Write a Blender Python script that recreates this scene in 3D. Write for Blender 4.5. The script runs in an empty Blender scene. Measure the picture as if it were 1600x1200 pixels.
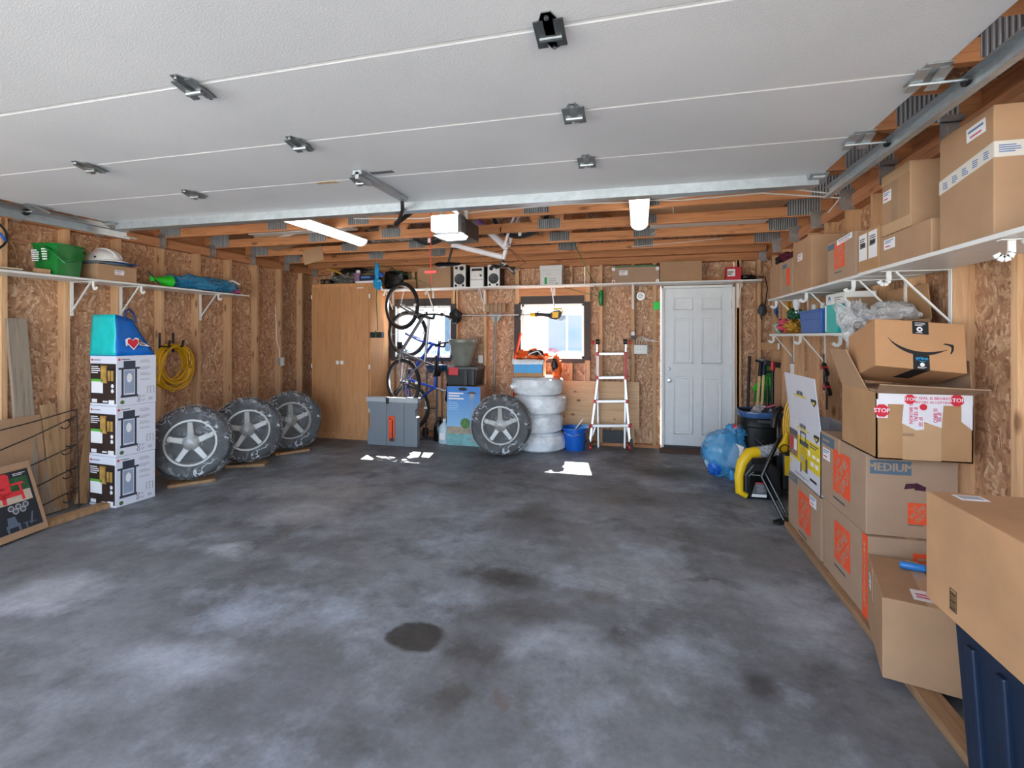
import bpy, bmesh, math, random
from mathutils import Vector, Matrix, noise
random.seed(7)
SC = bpy.context.scene
COL = SC.collection
PI = math.pi
# ------------------------------------------------------------------ camera
FPX, CX, HY, CH = 770.0, 800.0, 525.0, 1.457
YAW = math.atan2(200, 770)
cam_d = bpy.data.cameras.new('camera')
cam = bpy.data.objects.new('camera', cam_d); COL.objects.link(cam)
cam_d.sensor_width = 36; cam_d.lens = FPX / 1600 * 36
cam_d.shift_y = -75 / 1600; cam_d.clip_start = .05; cam_d.clip_end = 300
cam.location = (0, 0, CH); cam.rotation_euler = (PI / 2, 0, YAW)
SC.camera = cam
# ------------------------------------------------------------------ sky, sun, exposure
wd = bpy.data.worlds.new('world'); SC.world = wd; wd.use_nodes = True
bg = wd.node_tree.nodes['Background']
bg.inputs[0].default_value = (.66, .82, 1.0, 1); bg.inputs[1].default_value = 3.0
sun_d = bpy.data.lights.new('sun', 'SUN'); sun_d.energy = 26.0; sun_d.angle = math.radians(.6); sun_d.color = (1, .95, .86)
sun = bpy.data.objects.new('sun', sun_d); COL.objects.link(sun)
sun.rotation_euler = Vector((-.27, 1.49, 1.80)).to_track_quat('Z', 'Y').to_euler()
SC.view_settings.view_transform = 'Standard'; SC.view_settings.look = 'None'
SC.view_settings.gamma = 1; SC.view_settings.use_curve_mapping = False
SC.view_settings.exposure = 0.88
# ------------------------------------------------------------------ pixel -> place
def ray(x, y):
    u = (x - CX) / FPX; v = (HY - y) / FPX; s, c = math.sin(YAW), math.cos(YAW)
    return Vector((-s + c * u, c + s * u, v))
def onz(x, y, z=0.0):
    r = ray(x, y); k = (z - CH) / r.z; return Vector((r.x * k, r.y * k, z))
def onx(x, y, X):
    r = ray(x, y); k = X / r.x; return Vector((X, r.y * k, CH + r.z * k))
def ony(x, y, Y):
    r = ray(x, y); k = Y / r.y; return Vector((r.x * k, Y, CH + r.z * k))
# ------------------------------------------------------------------ materials
def lin(c):
    if isinstance(c, str):
        c = c.lstrip('#'); c = [int(c[i:i + 2], 16) / 255 for i in (0, 2, 4)]
    return tuple(((v / 12.92) if v <= .04045 else ((v + .055) / 1.055) ** 2.4) for v in c)
MC = {}
class NT:
    def __init__(s, name):
        s.m = bpy.data.materials.new(name); s.m.use_nodes = True
        s.t = s.m.node_tree; s.p = s.t.nodes['Principled BSDF']; s.out = s.t.nodes['Material Output']
    def n(s, typ, **kw):
        o = s.t.nodes.new(typ)
        for k, v in kw.items():
            if k.startswith('_'): setattr(o, k[1:], v)
            else: o.inputs[int(k[1:]) if k[0] == 'i' and k[1:].isdigit() else k].default_value = v
        return o
    def l(s, a, b): s.t.links.new(a, b)
    def math(s, op, a, b=None, c=None, clamp=False):
        o = s.t.nodes.new('ShaderNodeMath'); o.operation = op; o.use_clamp = clamp
        for i, v in enumerate((a, b, c)):
            if v is None: continue
            if isinstance(v, (int, float)): o.inputs[i].default_value = v
            else: s.l(v, o.inputs[i])
        return o.outputs[0]
    def mix(s, fac, a, b, blend='MIX'):
        o = s.t.nodes.new('ShaderNodeMix'); o.data_type = 'RGBA'; o.blend_type = blend
        for sock, v in ((o.inputs[0], fac), (o.inputs[6], a), (o.inputs[7], b)):
            if isinstance(v, (int, float)): sock.default_value = v
            elif isinstance(v, tuple): sock.default_value = (*v, 1) if len(v) == 3 else v
            else: s.l(v, sock)
        return o.outputs[2]
    def ramp(s, fac, stops, interp='LINEAR'):
        o = s.t.nodes.new('ShaderNodeValToRGB'); r = o.color_ramp; r.interpolation = interp
        while len(r.elements) < len(stops): r.elements.new(.5)
        for e, (p, c) in zip(r.elements, stops):
            e.position = p; e.color = (*c, 1) if len(c) == 3 else c
        s.l(fac, o.inputs[0]); return o.outputs[0]
    def noise(s, vec, scale, detail=3, rough=.5, dist=0):
        o = s.n('ShaderNodeTexNoise', Scale=scale, Detail=detail, Roughness=rough, Distortion=dist)
        if vec is not None: s.l(vec, o.inputs['Vector'])
        return o.outputs[0]
    def coord(s): return s.n('ShaderNodeTexCoord').outputs['Object']
    def mapping(s, vec, loc=(0, 0, 0), rot=(0, 0, 0), scale=(1, 1, 1)):
        o = s.n('ShaderNodeMapping', Location=loc, Rotation=rot, Scale=scale); s.l(vec, o.inputs[0]); return o.outputs[0]
    def bump(s, h, strength=.3, dist=.01):
        o = s.n('ShaderNodeBump', Strength=strength, Distance=dist); s.l(h, o.inputs['Height']); s.l(o.outputs[0], s.p.inputs['Normal'])
def mat(name, col, rough=.6, metal=0.0, var=.1, scale=9, bump=0.0, bscale=60, coat=0.0, emit=None, es=1.0, spec=None):
    if name in MC: return MC[name]
    t = NT(name); c = lin(col); p = t.p
    if var:
        v = t.noise(t.coord(), scale, 4, .6)
        a = tuple(x * (1 - var) for x in c); b = tuple(min(1, x * (1 + var)) for x in c)
        t.l(t.ramp(v, [(.3, a), (.7, b)]), p.inputs['Base Color'])
    else: p.inputs['Base Color'].default_value = (*c, 1)
    p.inputs['Roughness'].default_value = rough; p.inputs['Metallic'].default_value = metal
    if spec is not None: p.inputs['Specular IOR Level'].default_value = spec
    if coat: p.inputs['Coat Weight'].default_value = coat
    if bump: t.bump(t.noise(t.coord(), bscale, 4), bump, .005)
    if emit:
        p.inputs['Emission Color'].default_value = (*lin(emit), 1); p.inputs['Emission Strength'].default_value = es
    MC[name] = t.m; return t.m
def film(name, col, alpha=.25, rough=.12, wr=14, lo=.45, hi=.62, milk=.55, bump=.5, vein=0.0):
    """clear or tinted plastic sheet: see-through with glossy and milky creases"""
    if name in MC: return MC[name]
    t = NT(name); c = lin(col); co = t.coord()
    t.p.inputs['Base Color'].default_value = (*c, 1); t.p.inputs['Roughness'].default_value = rough
    t.p.inputs['Specular IOR Level'].default_value = .8
    nz = t.noise(co, wr, 4, .55, 1.6)
    if vein:   # thin crease lines instead of milky patches
        ab = t.math('ABSOLUTE', t.math('SUBTRACT', nz, .5)); n2 = t.noise(co, wr * .6, 2)
        src = t.math('MULTIPLY', t.ramp(ab, [(vein * .25, (1, 1, 1)), (vein, (0, 0, 0))]), t.ramp(n2, [(.42, (0, 0, 0)), (.6, (1, 1, 1))]))
        f = t.math('MULTIPLY_ADD', src, milk, alpha, True)
    else: f = t.math('MULTIPLY_ADD', t.ramp(nz, [(lo, (0, 0, 0)), (hi, (1, 1, 1))]), milk, alpha, True)
    tr = t.n('ShaderNodeBsdfTransparent'); tr.inputs[0].default_value = (1, 1, 1, 1)
    mx = t.n('ShaderNodeMixShader'); t.l(f, mx.inputs[0]); t.l(tr.outputs[0], mx.inputs[1]); t.l(t.p.outputs[0], mx.inputs[2])
    t.l(mx.outputs[0], t.out.inputs[0]); t.bump(nz, bump, .02)
    MC[name] = t.m; return t.m
def lumber(name, c1, c2, axis, knots=True):
    if name in MC: return MC[name]
    t = NT(name); co = t.coord(); oi = t.n('ShaderNodeObjectInfo')
    add = t.n('ShaderNodeVectorMath', _operation='ADD'); t.l(co, add.inputs[0])
    cx = t.n('ShaderNodeCombineXYZ'); rr = t.math('MULTIPLY', oi.outputs['Random'], 37.0)
    for i in range(3): t.l(rr, cx.inputs[i])
    t.l(cx.outputs[0], add.inputs[1]); v = add.outputs[0]
    sc = [26, 26, 26]; sc[axis] = 1.6
    g = t.noise(t.mapping(v, scale=tuple(sc)), 1.7, 5, .62, .8)
    col = t.ramp(g, [(.25, lin(c2)), (.5, lin(c1)), (.75, tuple(min(1, x * 1.16) for x in lin(c1)))])
    ks = [9, 9, 9]; ks[axis] = 3.2
    vo = t.n('ShaderNodeTexVoronoi', Scale=1.0); t.l(t.mapping(v, scale=tuple(ks)), vo.inputs['Vector'])
    k = t.ramp(vo.outputs['Distance'], [(.08, (1, 1, 1)), (.2, (0, 0, 0))])
    if knots: col = t.mix(t.math('MULTIPLY', k, .75), col, lin('#6b3d1e'))
    bt = t.math('MULTIPLY_ADD', oi.outputs['Random'], .3, .84)
    o = t.n('ShaderNodeVectorMath', _operation='SCALE'); t.l(col, o.inputs[0]); t.l(bt, o.inputs['Scale'])
    t.l(o.outputs[0], t.p.inputs['Base Color']); t.p.inputs['Roughness'].default_value = .7
    t.bump(g, .15, .003); MC[name] = t.m; return t.m
def osb_mat(name, tint=(1, 1, 1), horiz=False):
    if name in MC: return MC[name]
    t = NT(name); g = t.n('ShaderNodeNewGeometry'); sp = t.n('ShaderNodeSeparateXYZ'); t.l(g.outputs['Position'], sp.inputs[0])
    cb = t.n('ShaderNodeCombineXYZ')
    if horiz: t.l(sp.outputs[0], cb.inputs[0]); t.l(sp.outputs[1], cb.inputs[1])
    else: t.l(t.math('ADD', sp.outputs[0], sp.outputs[1]), cb.inputs[0]); t.l(sp.outputs[2], cb.inputs[1])
    uv = cb.outputs[0]; cols = []
    for rot, sx, sy in ((.5, 18, 50), (-.7, 54, 20), (1.9, 58, 17)):
        vo = t.n('ShaderNodeTexVoronoi', Scale=1.0, Randomness=1.0); vo.voronoi_dimensions = '2D'
        nn = t.n('ShaderNodeTexNoise', Scale=3.0); t.l(uv, nn.inputs['Vector'])
        ad = t.n('ShaderNodeVectorMath', _operation='MULTIPLY_ADD'); t.l(nn.outputs[1], ad.inputs[0]); ad.inputs[1].default_value = (.25, .25, .25); t.l(uv, ad.inputs[2])
        t.l(t.mapping(ad.outputs[0], rot=(0, 0, rot), scale=(sx, sy, 1)), vo.inputs['Vector'])
        cols.append((vo.outputs['Color'], vo.outputs['Distance']))
    pick = t.noise(uv, 18, 2); pick2 = t.noise(t.mapping(uv, loc=(5, 3, 0)), 15, 2)
    bw = []
    for c, d in cols:
        b = t.n('ShaderNodeSeparateColor'); t.l(c, b.inputs[0]); bw.append(b.outputs[0])
    def sel(f, a, b):
        o = t.n('ShaderNodeMix'); o.data_type = 'FLOAT'
        t.l(t.math('GREATER_THAN', f, .5), o.inputs[0]); t.l(a, o.inputs[2]); t.l(b, o.inputs[3]); return o.outputs[0]
    val = sel(pick2, sel(pick, bw[0], bw[1]), bw[2])
    fine = t.noise(t.mapping(uv, scale=(60, 90, 1)), 1, 4)
    v2 = t.math('MULTIPLY_ADD', fine, .35, t.math('MULTIPLY', val, .75))
    pal = [(.05, '#7e563f'), (.3, '#aa7e60'), (.55, '#bd906d'), (.78, '#cba27f'), (.98, '#e8cba9')]
    col = t.ramp(v2, [(p, tuple(a * b for a, b in zip(lin(c), tint))) for p, c in pal])
    t.l(col, t.p.inputs['Base Color']); t.p.inputs['Roughness'].default_value = .65
    t.bump(val, .25, .004); MC[name] = t.m; return t.m
def floor_mat():
    t = NT('concrete_floor'); co = t.coord()
    n1 = t.noise(co, .9, 6, .62, .4); n2 = t.noise(t.mapping(co, loc=(4, 9, 0)), 2.6, 6, .65); n3 = t.noise(co, 38, 4, .7)
    n4 = t.noise(t.mapping(co, loc=(13, 2, 0), scale=(1, 1, 1)), 1.5, 8, .68, 0)
    n5 = t.noise(t.mapping(co, loc=(3, 7, 0)), 6.5, 8, .72)
    col = t.ramp(n1, [(.3, lin('#5e6166')), (.5, lin('#73777d')), (.68, lin('#8a9099'))])
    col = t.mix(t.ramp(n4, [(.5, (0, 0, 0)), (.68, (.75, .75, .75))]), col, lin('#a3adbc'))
    col = t.mix(t.ramp(n2, [(.52, (0, 0, 0)), (.72, (.62, .62, .62))]), col, lin('#4c4a4a'))
    sp = t.n('ShaderNodeSeparateXYZ'); t.l(co, sp.inputs[0]); x, y = sp.outputs[0], sp.outputs[1]
    d = t.math('MULTIPLY', t.math('SUBTRACT', n2, .5), 1.3); d2 = t.math('MULTIPLY', t.math('SUBTRACT', n4, .5), 1.2)
    def spot(cx, cy, rx, ry, c, k, soft=.5, rag=1):
        nonlocal col
        a = t.math('DIVIDE', t.math('SUBTRACT', t.math('MULTIPLY_ADD', d, .55 * rag, x), cx), rx); b = t.math('DIVIDE', t.math('SUBTRACT', t.math('MULTIPLY_ADD', d2, .55 * rag, y), cy), ry)
        r = t.math('SQRT', t.math('ADD', t.math('MULTIPLY', a, a), t.math('MULTIPLY', b, b)))
        f = t.ramp(r, [(1 - soft, (k, k, k)), (1.0, (0, 0, 0))]); col = t.mix(f, col, lin(c))
    def px(x_, y_): p = onz(x_, y_); return p.x, p.y
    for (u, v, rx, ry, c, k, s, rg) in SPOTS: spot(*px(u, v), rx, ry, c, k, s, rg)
    f = t.math('MULTIPLY', t.math('SUBTRACT', n3, .5), .5); f = t.math('ADD', f, t.math('MULTIPLY_ADD', n5, 1.1, .45))
    o = t.n('ShaderNodeVectorMath', _operation='SCALE'); t.l(col, o.inputs[0]); t.l(f, o.inputs['Scale'])
    t.l(o.outputs[0], t.p.inputs['Base Color'])
    t.l(t.ramp(n2, [(.3, (.42,) * 3), (.7, (.7,) * 3)]), t.p.inputs['Roughness']); t.bump(n3, .12, .004)
    MC['floor'] = t.m; return t.m
# stains and pale patches on the slab, near ones tinted blue for sky light: photo pixel of the centre, radii in metres, colour, strength, softness, ragged edge
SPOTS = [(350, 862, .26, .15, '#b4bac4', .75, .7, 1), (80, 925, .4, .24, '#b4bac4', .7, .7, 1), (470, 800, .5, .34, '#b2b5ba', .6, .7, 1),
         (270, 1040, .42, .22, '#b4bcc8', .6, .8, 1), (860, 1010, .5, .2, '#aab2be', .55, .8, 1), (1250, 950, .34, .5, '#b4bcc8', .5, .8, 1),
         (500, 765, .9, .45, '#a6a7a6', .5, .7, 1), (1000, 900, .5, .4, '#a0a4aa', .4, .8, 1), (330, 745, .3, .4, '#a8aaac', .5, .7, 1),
         (930, 775, 1.15, .5, '#4c4946', .62, .8, 1), (1040, 738, .55, .35, '#35332f', .9, .6, 1), (850, 815, .5, .55, '#504c49', .6, .9, 1),
         (790, 905, .42, .15, '#33302d', .9, .7, 1), (800, 960, .36, .3, '#45413e', .75, .9, 1), (735, 1020, .22, .2, '#423e3b', .75, .8, 1), (690, 1095, .14, .2, '#48443f', .7, .8, 1), (930, 930, .3, .16, '#4d4846', .6, .9, 1), (1085, 850, .12, .5, '#4f4b46', .5, .9, 1), (830, 800, .25, .6, '#45423e', .6, .9, 1), (1110, 912, .3, .05, '#474442', .7, .8, 1),
         (1185, 1072, .1, .12, '#403f40', .8, .7, .3), (652, 993, .15, .13, '#34322f', .92, .2, .3), (792, 1100, .07, .06, '#6f625d', .6, .5, 1),
         (640, 700, 1.6, .55, '#57534f', .45, .8, 1), (170, 985, .5, .3, '#6c6d70', .4, .8, 1), (480, 1090, .7, .16, '#767880', .5, .9, 1),
         (700, 760, .5, .2, '#5a5653', .5, .8, 1), (990, 990, .06, .05, '#43413f', .6, .5, 1)]
# ------------------------------------------------------------------ mesh builder
def frame(d):
    d = Vector(d).normalized(); a = Vector((0, 0, 1)) if abs(d.z) < .95 else Vector((1, 0, 0))
    u = a.cross(d).normalized(); return u, d.cross(u), d
class MB:
    def __init__(s): s.v = []; s.f = []
    def add(s, vs, fs):
        k = len(s.v); s.v += [tuple(v) for v in vs]; s.f += [tuple(i + k for i in f) for f in fs]; return s
    def box(s, lo, hi, mtx=None):
        (a, b, c), (d, e, f) = lo, hi
        vs = [Vector(p) for p in ((a, b, c), (d, b, c), (d, e, c), (a, e, c), (a, b, f), (d, b, f), (d, e, f), (a, e, f))]
        if mtx: vs = [mtx @ v for v in vs]
        return s.add(vs, [(3, 2, 1, 0), (4, 5, 6, 7), (0, 1, 5, 4), (1, 2, 6, 5), (2, 3, 7, 6), (3, 0, 4, 7)])
    def cbox(s, c, sz, mtx=None):
        return s.box(tuple(c[i] - sz[i] / 2 for i in range(3)), tuple(c[i] + sz[i] / 2 for i in range(3)), mtx)
    def bar(s, p, q, w, t, up=(0, 0, 1)):
        p, q = Vector(p), Vector(q); d = (q - p).normalized(); u = Vector(up).cross(d)
        if u.length < 1e-4: u = Vector((1, 0, 0)).cross(d)
        u.normalize(); n = d.cross(u); vs = []
        for b in (p, q):
            for i, j in ((-1, -1), (1, -1), (1, 1), (-1, 1)): vs.append(b + u * w / 2 * i + n * t / 2 * j)
        return s.add(vs, [(3, 2, 1, 0), (4, 5, 6, 7), (0, 1, 5, 4), (1, 2, 6, 5), (2, 3, 7, 6), (3, 0, 4, 7)])
    def cyl(s, p, q, r, r2=None, n=12, cap=True):
        p, q = Vector(p), Vector(q); u, w, d = frame(q - p); r2 = r if r2 is None else r2
        vs = [b + (u * math.cos(2 * PI * i / n) + w * math.sin(2 * PI * i / n)) * rr for b, rr in ((p, r), (q, r2)) for i in range(n)]
        fs = [(i, (i + 1) % n, n + (i + 1) % n, n + i) for i in range(n)]
        if cap: fs += [tuple(range(n - 1, -1, -1)), tuple(range(n, 2 * n))]
        return s.add(vs, fs)
    def tube(s, pts, r, n=6, closed=False):
        pts = [Vector(p) for p in pts]; m = len(pts); vs = []; u = None
        for i, p in enumerate(pts):
            a = pts[(i - 1) % m] if (closed or i) else p; b = pts[(i + 1) % m] if (closed or i < m - 1) else p
            d = (b - a).normalized()
            if u is None: u = frame(d)[0]
            u = (u - d * u.dot(d)); u = u.normalized() if u.length > 1e-5 else frame(d)[0]; w = d.cross(u)
            rr = r[i] if isinstance(r, (list, tuple)) else r
            vs += [p + (u * math.cos(2 * PI * j / n) + w * math.sin(2 * PI * j / n)) * rr for j in range(n)]
        fs = []
        for i in range(m if closed else m - 1):
            a, b = i * n, ((i + 1) % m) * n
            fs += [(a + j, a + (j + 1) % n, b + (j + 1) % n, b + j) for j in range(n)]
        if not closed: fs += [tuple(range(n - 1, -1, -1)), tuple(range((m - 1) * n, m * n))]
        return s.add(vs, fs)
    def lathe(s, prof, n=24, o=(0, 0, 0), ax=(0, 0, 1), closed=False, sq=0.0, cap=True):
        """profile of (r, z); sq > 0 squares the circle off"""
        o = Vector(o); u, w, d = frame(ax); vs = []
        for r, z in prof:
            for i in range(n):
                a = 2 * PI * i / n; c, t = math.cos(a), math.sin(a)
                k = 1.0 if not sq else 1 / max(abs(c), abs(t)) ** sq
                vs.append(o + d * z + (u * c + w * t) * r * k)
        m = len(prof); fs = []
        for i in range(m if closed else m - 1):
            a, b = i * n, ((i + 1) % m) * n
            fs += [(a + j, a + (j + 1) % n, b + (j + 1) % n, b + j) for j in range(n)]
        if cap and not closed: fs += [tuple(range(n - 1, -1, -1)), tuple(range((m - 1) * n, m * n))]
        return s.add(vs, fs)
    def prism(s, pts, o, u, v, d):
        """2D outline extruded along u x v by d"""
        o, u, v = Vector(o), Vector(u), Vector(v); nn = u.cross(v).normalized(); k = len(pts)
        A = [o + u * a + v * b for a, b in pts]; B = [p + nn * d for p in A]
        return s.add(A + B, [tuple(range(k - 1, -1, -1)), tuple(range(k, 2 * k))] + [(i, (i + 1) % k, k + (i + 1) % k, k + i) for i in range(k)])
    def blob(s, c, rad, n=16, amp=.15, fr=3.0, seed=0, flat=None, pw=1.0):
        c = Vector(c); rad = Vector(rad); vs = []; m = n
        for i in range(m + 1):
            th = PI * i / m
            for j in range(2 * n):
                ph = PI * j / n
                d = Vector((math.sin(th) * math.cos(ph), math.sin(th) * math.sin(ph), math.cos(th)))
                e = Vector(tuple(math.copysign(abs(q) ** pw, q) for q in d))
                k = 1 + amp * noise.noise(d * fr + Vector((seed * 3.1, seed, 0))) + amp * .5 * noise.noise(d * fr * 2.7 + Vector((0, seed, seed)))
                p = Vector((e.x * rad.x, e.y * rad.y, e.z * rad.z)) * k + c
                if flat is not None: p.z = max(p.z, flat)
                vs.append(p)
        fs = [(i * 2 * n + j, (i + 1) * 2 * n + j, (i + 1) * 2 * n + (j + 1) % (2 * n), i * 2 * n + (j + 1) % (2 * n)) for i in range(m) for j in range(2 * n)]
        return s.add(vs, fs)
    def sheet(s, fn, nu, nv, th=0.0):
        vs = [Vector(fn(i / nu, j / nv)) for i in range(nu + 1) for j in range(nv + 1)]
        fs = [(i * (nv + 1) + j, (i + 1) * (nv + 1) + j, (i + 1) * (nv + 1) + j + 1, i * (nv + 1) + j + 1) for i in range(nu) for j in range(nv)]
        return s.add(vs, fs)
    def xf(s, m): s.v = [tuple(m @ Vector(v)) for v in s.v]; return s
    def mesh(s, name, m, smooth=False):
        me = bpy.data.meshes.new(name); me.from_pydata(s.v, [], s.f)
        if m: me.materials.append(m)
        bm = bmesh.new(); bm.from_mesh(me); bmesh.ops.remove_doubles(bm, verts=bm.verts, dist=1e-6)
        bmesh.ops.recalc_face_normals(bm, faces=bm.faces); bm.to_mesh(me); bm.free()
        if smooth:
            for p in me.polygons: p.use_smooth = True
            me.set_sharp_from_angle(angle=math.radians(38))
        me.update(); return me
    def build(s, name, m, parent=None, smooth=False, bevel=0, world=False, solid=0):
        if world and parent:
            mi = parent.matrix_basis.inverted()
            if parent.parent: mi = mi @ parent.parent.matrix_basis.inverted()
            s.xf(mi)
        o = bpy.data.objects.new(name, s.mesh(name, m, smooth)); COL.objects.link(o); o.parent = parent
        if solid:
            md = o.modifiers.new('solid', 'SOLIDIFY'); md.thickness = solid; md.offset = 0
        if bevel:
            md = o.modifiers.new('bevel', 'BEVEL'); md.width = bevel; md.segments = 2; md.limit_method = 'ANGLE'; md.angle_limit = .7
        return o
def tag(o, label, cat, group=None):
    o['label'] = label; o['category'] = cat
    if group: o['group'] = group
    return o
def thing(name, label, cat, loc=(0, 0, 0), rz=0, group=None, rot=None):
    o = bpy.data.objects.new(name, None); COL.objects.link(o); o.empty_display_size = .05
    o.location = loc; o.rotation_euler = rot if rot else (0, 0, rz); o.matrix_basis = Matrix.LocRotScale(Vector(loc), o.rotation_euler, Vector((1, 1, 1)))
    return tag(o, label, cat, group)
def struct(name, label=None):
    o = bpy.data.objects.new(name, None); COL.objects.link(o); o.empty_display_size = .05; o['kind'] = 'structure'
    if label: o['label'] = label
    return o
def inst(me, name, parent, loc=(0, 0, 0), rot=(0, 0, 0), sc=(1, 1, 1)):
    o = bpy.data.objects.new(name, me); COL.objects.link(o); o.parent = parent; o.location = loc; o.rotation_euler = rot; o.scale = sc; return o
TXT = {}
def textmesh(st):
    if st in TXT: return TXT[st]
    cu = bpy.data.curves.new('lettering', 'FONT'); cu.body = st; cu.size = 1; cu.resolution_u = 2; cu.align_x = 'CENTER'; cu.align_y = 'CENTER'; cu.offset = 0
    ob = bpy.data.objects.new('lettering', cu); COL.objects.link(ob); bpy.context.view_layer.update()
    me = ob.evaluated_get(bpy.context.evaluated_depsgraph_get()).to_mesh()
    TXT[st] = ([v.co.copy() for v in me.vertices], [tuple(p.vertices) for p in me.polygons])
    bpy.data.objects.remove(ob); bpy.data.curves.remove(cu); return TXT[st]
class Face:
    """a flat printed face of a thing: origin at its lower left, u to the right, v up"""
    def __init__(s, root, o, u, v): s.r = root; s.o = Vector(o); s.u = Vector(u); s.v = Vector(v); s.n = s.u.cross(s.v).normalized()
    def poly(s, pts, m, name='print', lift=1):
        return MB().prism(pts, s.o + s.n * (.0004 + .0007 * (lift - 1)), s.u, s.v, .0007).build(name, m, s.r)
    def rect(s, a, b, c, d, m, name='print', lift=1): return s.poly([(a, b), (c, b), (c, d), (a, d)], m, name, lift)
    def disc(s, a, b, r, m, name='print', lift=1, n=20, ry=None):
        return s.poly([(a + r * math.cos(2 * PI * i / n), b + (ry or r) * math.sin(2 * PI * i / n)) for i in range(n)], m, name, lift)
    def rects(s, lst, m, name='print', lift=1):
        mb = MB(); o = s.o + s.n * (.0004 + .0007 * (lift - 1))
        for a, b, c, d in lst: mb.prism([(a, b), (c, b), (c, d), (a, d)], o, s.u, s.v, .0007)
        return mb.build(name, m, s.r)
    def polys(s, lst, m, name='print', lift=1):
        mb = MB(); o = s.o + s.n * (.0004 + .0007 * (lift - 1))
        for p in lst: mb.prism(p, o, s.u, s.v, .0007)
        return mb.build(name, m, s.r)
    def text(s, st, a, b, h, m, rot=0, wide=1.0, lift=2, name='lettering'):
        vs, fs = textmesh(st); c, t = math.cos(rot), math.sin(rot); k = h / .7; mb = MB()
        P = [s.o + s.n * (.0006 + .0007 * (lift - 1)) + s.u * (a + (v.x * k * wide) * c - v.y * k * t) + s.v * (b + (v.x * k * wide) * t + v.y * k * c) for v in vs]
        mb.add(P, fs)
        for dx in (-.045, .045): mb.add([p + (s.u * c + s.v * t) * h * dx + s.n * (.0001 + dx * .001) for p in P], fs)
        return mb.build(name, m, s.r)
    def lines(s, a, b, w, h, n, m, lift=2, fill=.5, seed=1, name='print'):
        """small print too fine to read, as rows of bars (a, b = lower left)"""
        rnd = random.Random(seed); out = []
        for i in range(n):
            y = b + h * (i + .25) / n; out.append((a, y, a + w * rnd.uniform(.65, 1), y + h / n * fill))
        return s.rects(out, m, name, lift)
def faces(root, sx, sy, sz):
    X = Vector((1, 0, 0)); Y = Vector((0, 1, 0)); Z = Vector((0, 0, 1))
    return {'F': Face(root, (-sx / 2, -sy / 2, 0), X, Z), 'L': Face(root, (-sx / 2, sy / 2, 0), -Y, Z), 'R': Face(root, (sx / 2, -sy / 2, 0), Y, Z), 'T': Face(root, (-sx / 2, -sy / 2, sz), X, Y)}
def clone(root, loc=None, rz=None, label=None):
    def cp(o, par):
        c = o.copy(); COL.objects.link(c); c.parent = par
        for ch in o.children: cp(ch, c)
        return c
    r = cp(root, None)
    if loc is not None: r.location = loc
    if rz is not None: r.rotation_euler.z = rz
    if label: r['label'] = label
    return r
# common materials
WHITE = mat('white_paint', '#e9e9e6', .45, var=.04); SHELFW = mat('shelf_melamine', '#e6e6e4', .4, var=.04)
GALV = mat('galvanised_steel', '#b9c0c4', .38, .85, var=.12, scale=22); STEEL = mat('steel', '#c7c9cb', .25, 1, var=.05)
CHROME = mat('chrome', '#e4e4e6', .12, 1, var=0); BLACK = mat('black_plastic', '#17181a', .45, var=.15); BLACKG = mat('black_gloss', '#101012', .25, var=0)
RUBBER = mat('rubber', '#1d1d1f', .8, var=.2); DGREY = mat('dark_grey_plastic', '#3c3f42', .5); GREY = mat('grey_plastic', '#8b9096', .5)
RED = mat('red_plastic', '#c8202b', .4); ORANGE = mat('orange_plastic', '#f05a28', .45); YELLOW = mat('yellow_plastic', '#f0c419', .42); BLUE = mat('blue_plastic', '#1261c4', .38)
PAPER = mat('label_paper', '#eeeef0', .7, var=.02); CARD = mat('cardboard', '#b08c6c', .82, var=.08, scale=5, bump=.05, bscale=40)
CARD2 = mat('cardboard_tan', '#b58b62', .82, var=.1, scale=4, bump=.06, bscale=30); CARD3 = mat('cardboard_grey_brown', '#ab8f78', .82, var=.06, scale=5)
CARDD = mat('cardboard_inside', '#a48468', .85, var=.06); TAPE = mat('packing_tape', '#c3a27e', .3, var=.05)
PRINTG = mat('print_grey', '#566f82', .7, var=.03); PRINTO = mat('print_orange', '#f1592f', .7, var=.03); PRINTK = mat('print_black', '#1c1b1e', .6, var=0); PRINTB = mat('print_blue', '#5e7fae', .7, var=0)
PRINTP = mat('print_pink', '#d75a7c', .7, var=0); PRINTR = mat('print_red', '#d8273a', .6, var=0); PRINTDG = mat('print_dark_grey', '#5b5a5e', .7, var=0); PRINTLG = mat('print_light_grey', '#a9abb2', .7, var=0)
GREEN = mat('green_plastic', '#157a33', .3); LIME = mat('lime_plastic', '#2ed12e', .35); ROPEG = mat('green_rope', '#1d6a3c', .7)
STUDZ = lumber('stud_wood', '#d2a87f', '#ba8b61', 2); LUMX = lumber('lumber_x', '#c4875a', '#9f633a', 0); LUMY = lumber('lumber_y', '#bd845b', '#9c623c', 1)  # x and y lumber more orange than studs, with warm bounced light painted in
OSB = osb_mat('osb'); OSBR = osb_mat('osb_roof', (.9, .82, .75), True)
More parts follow.
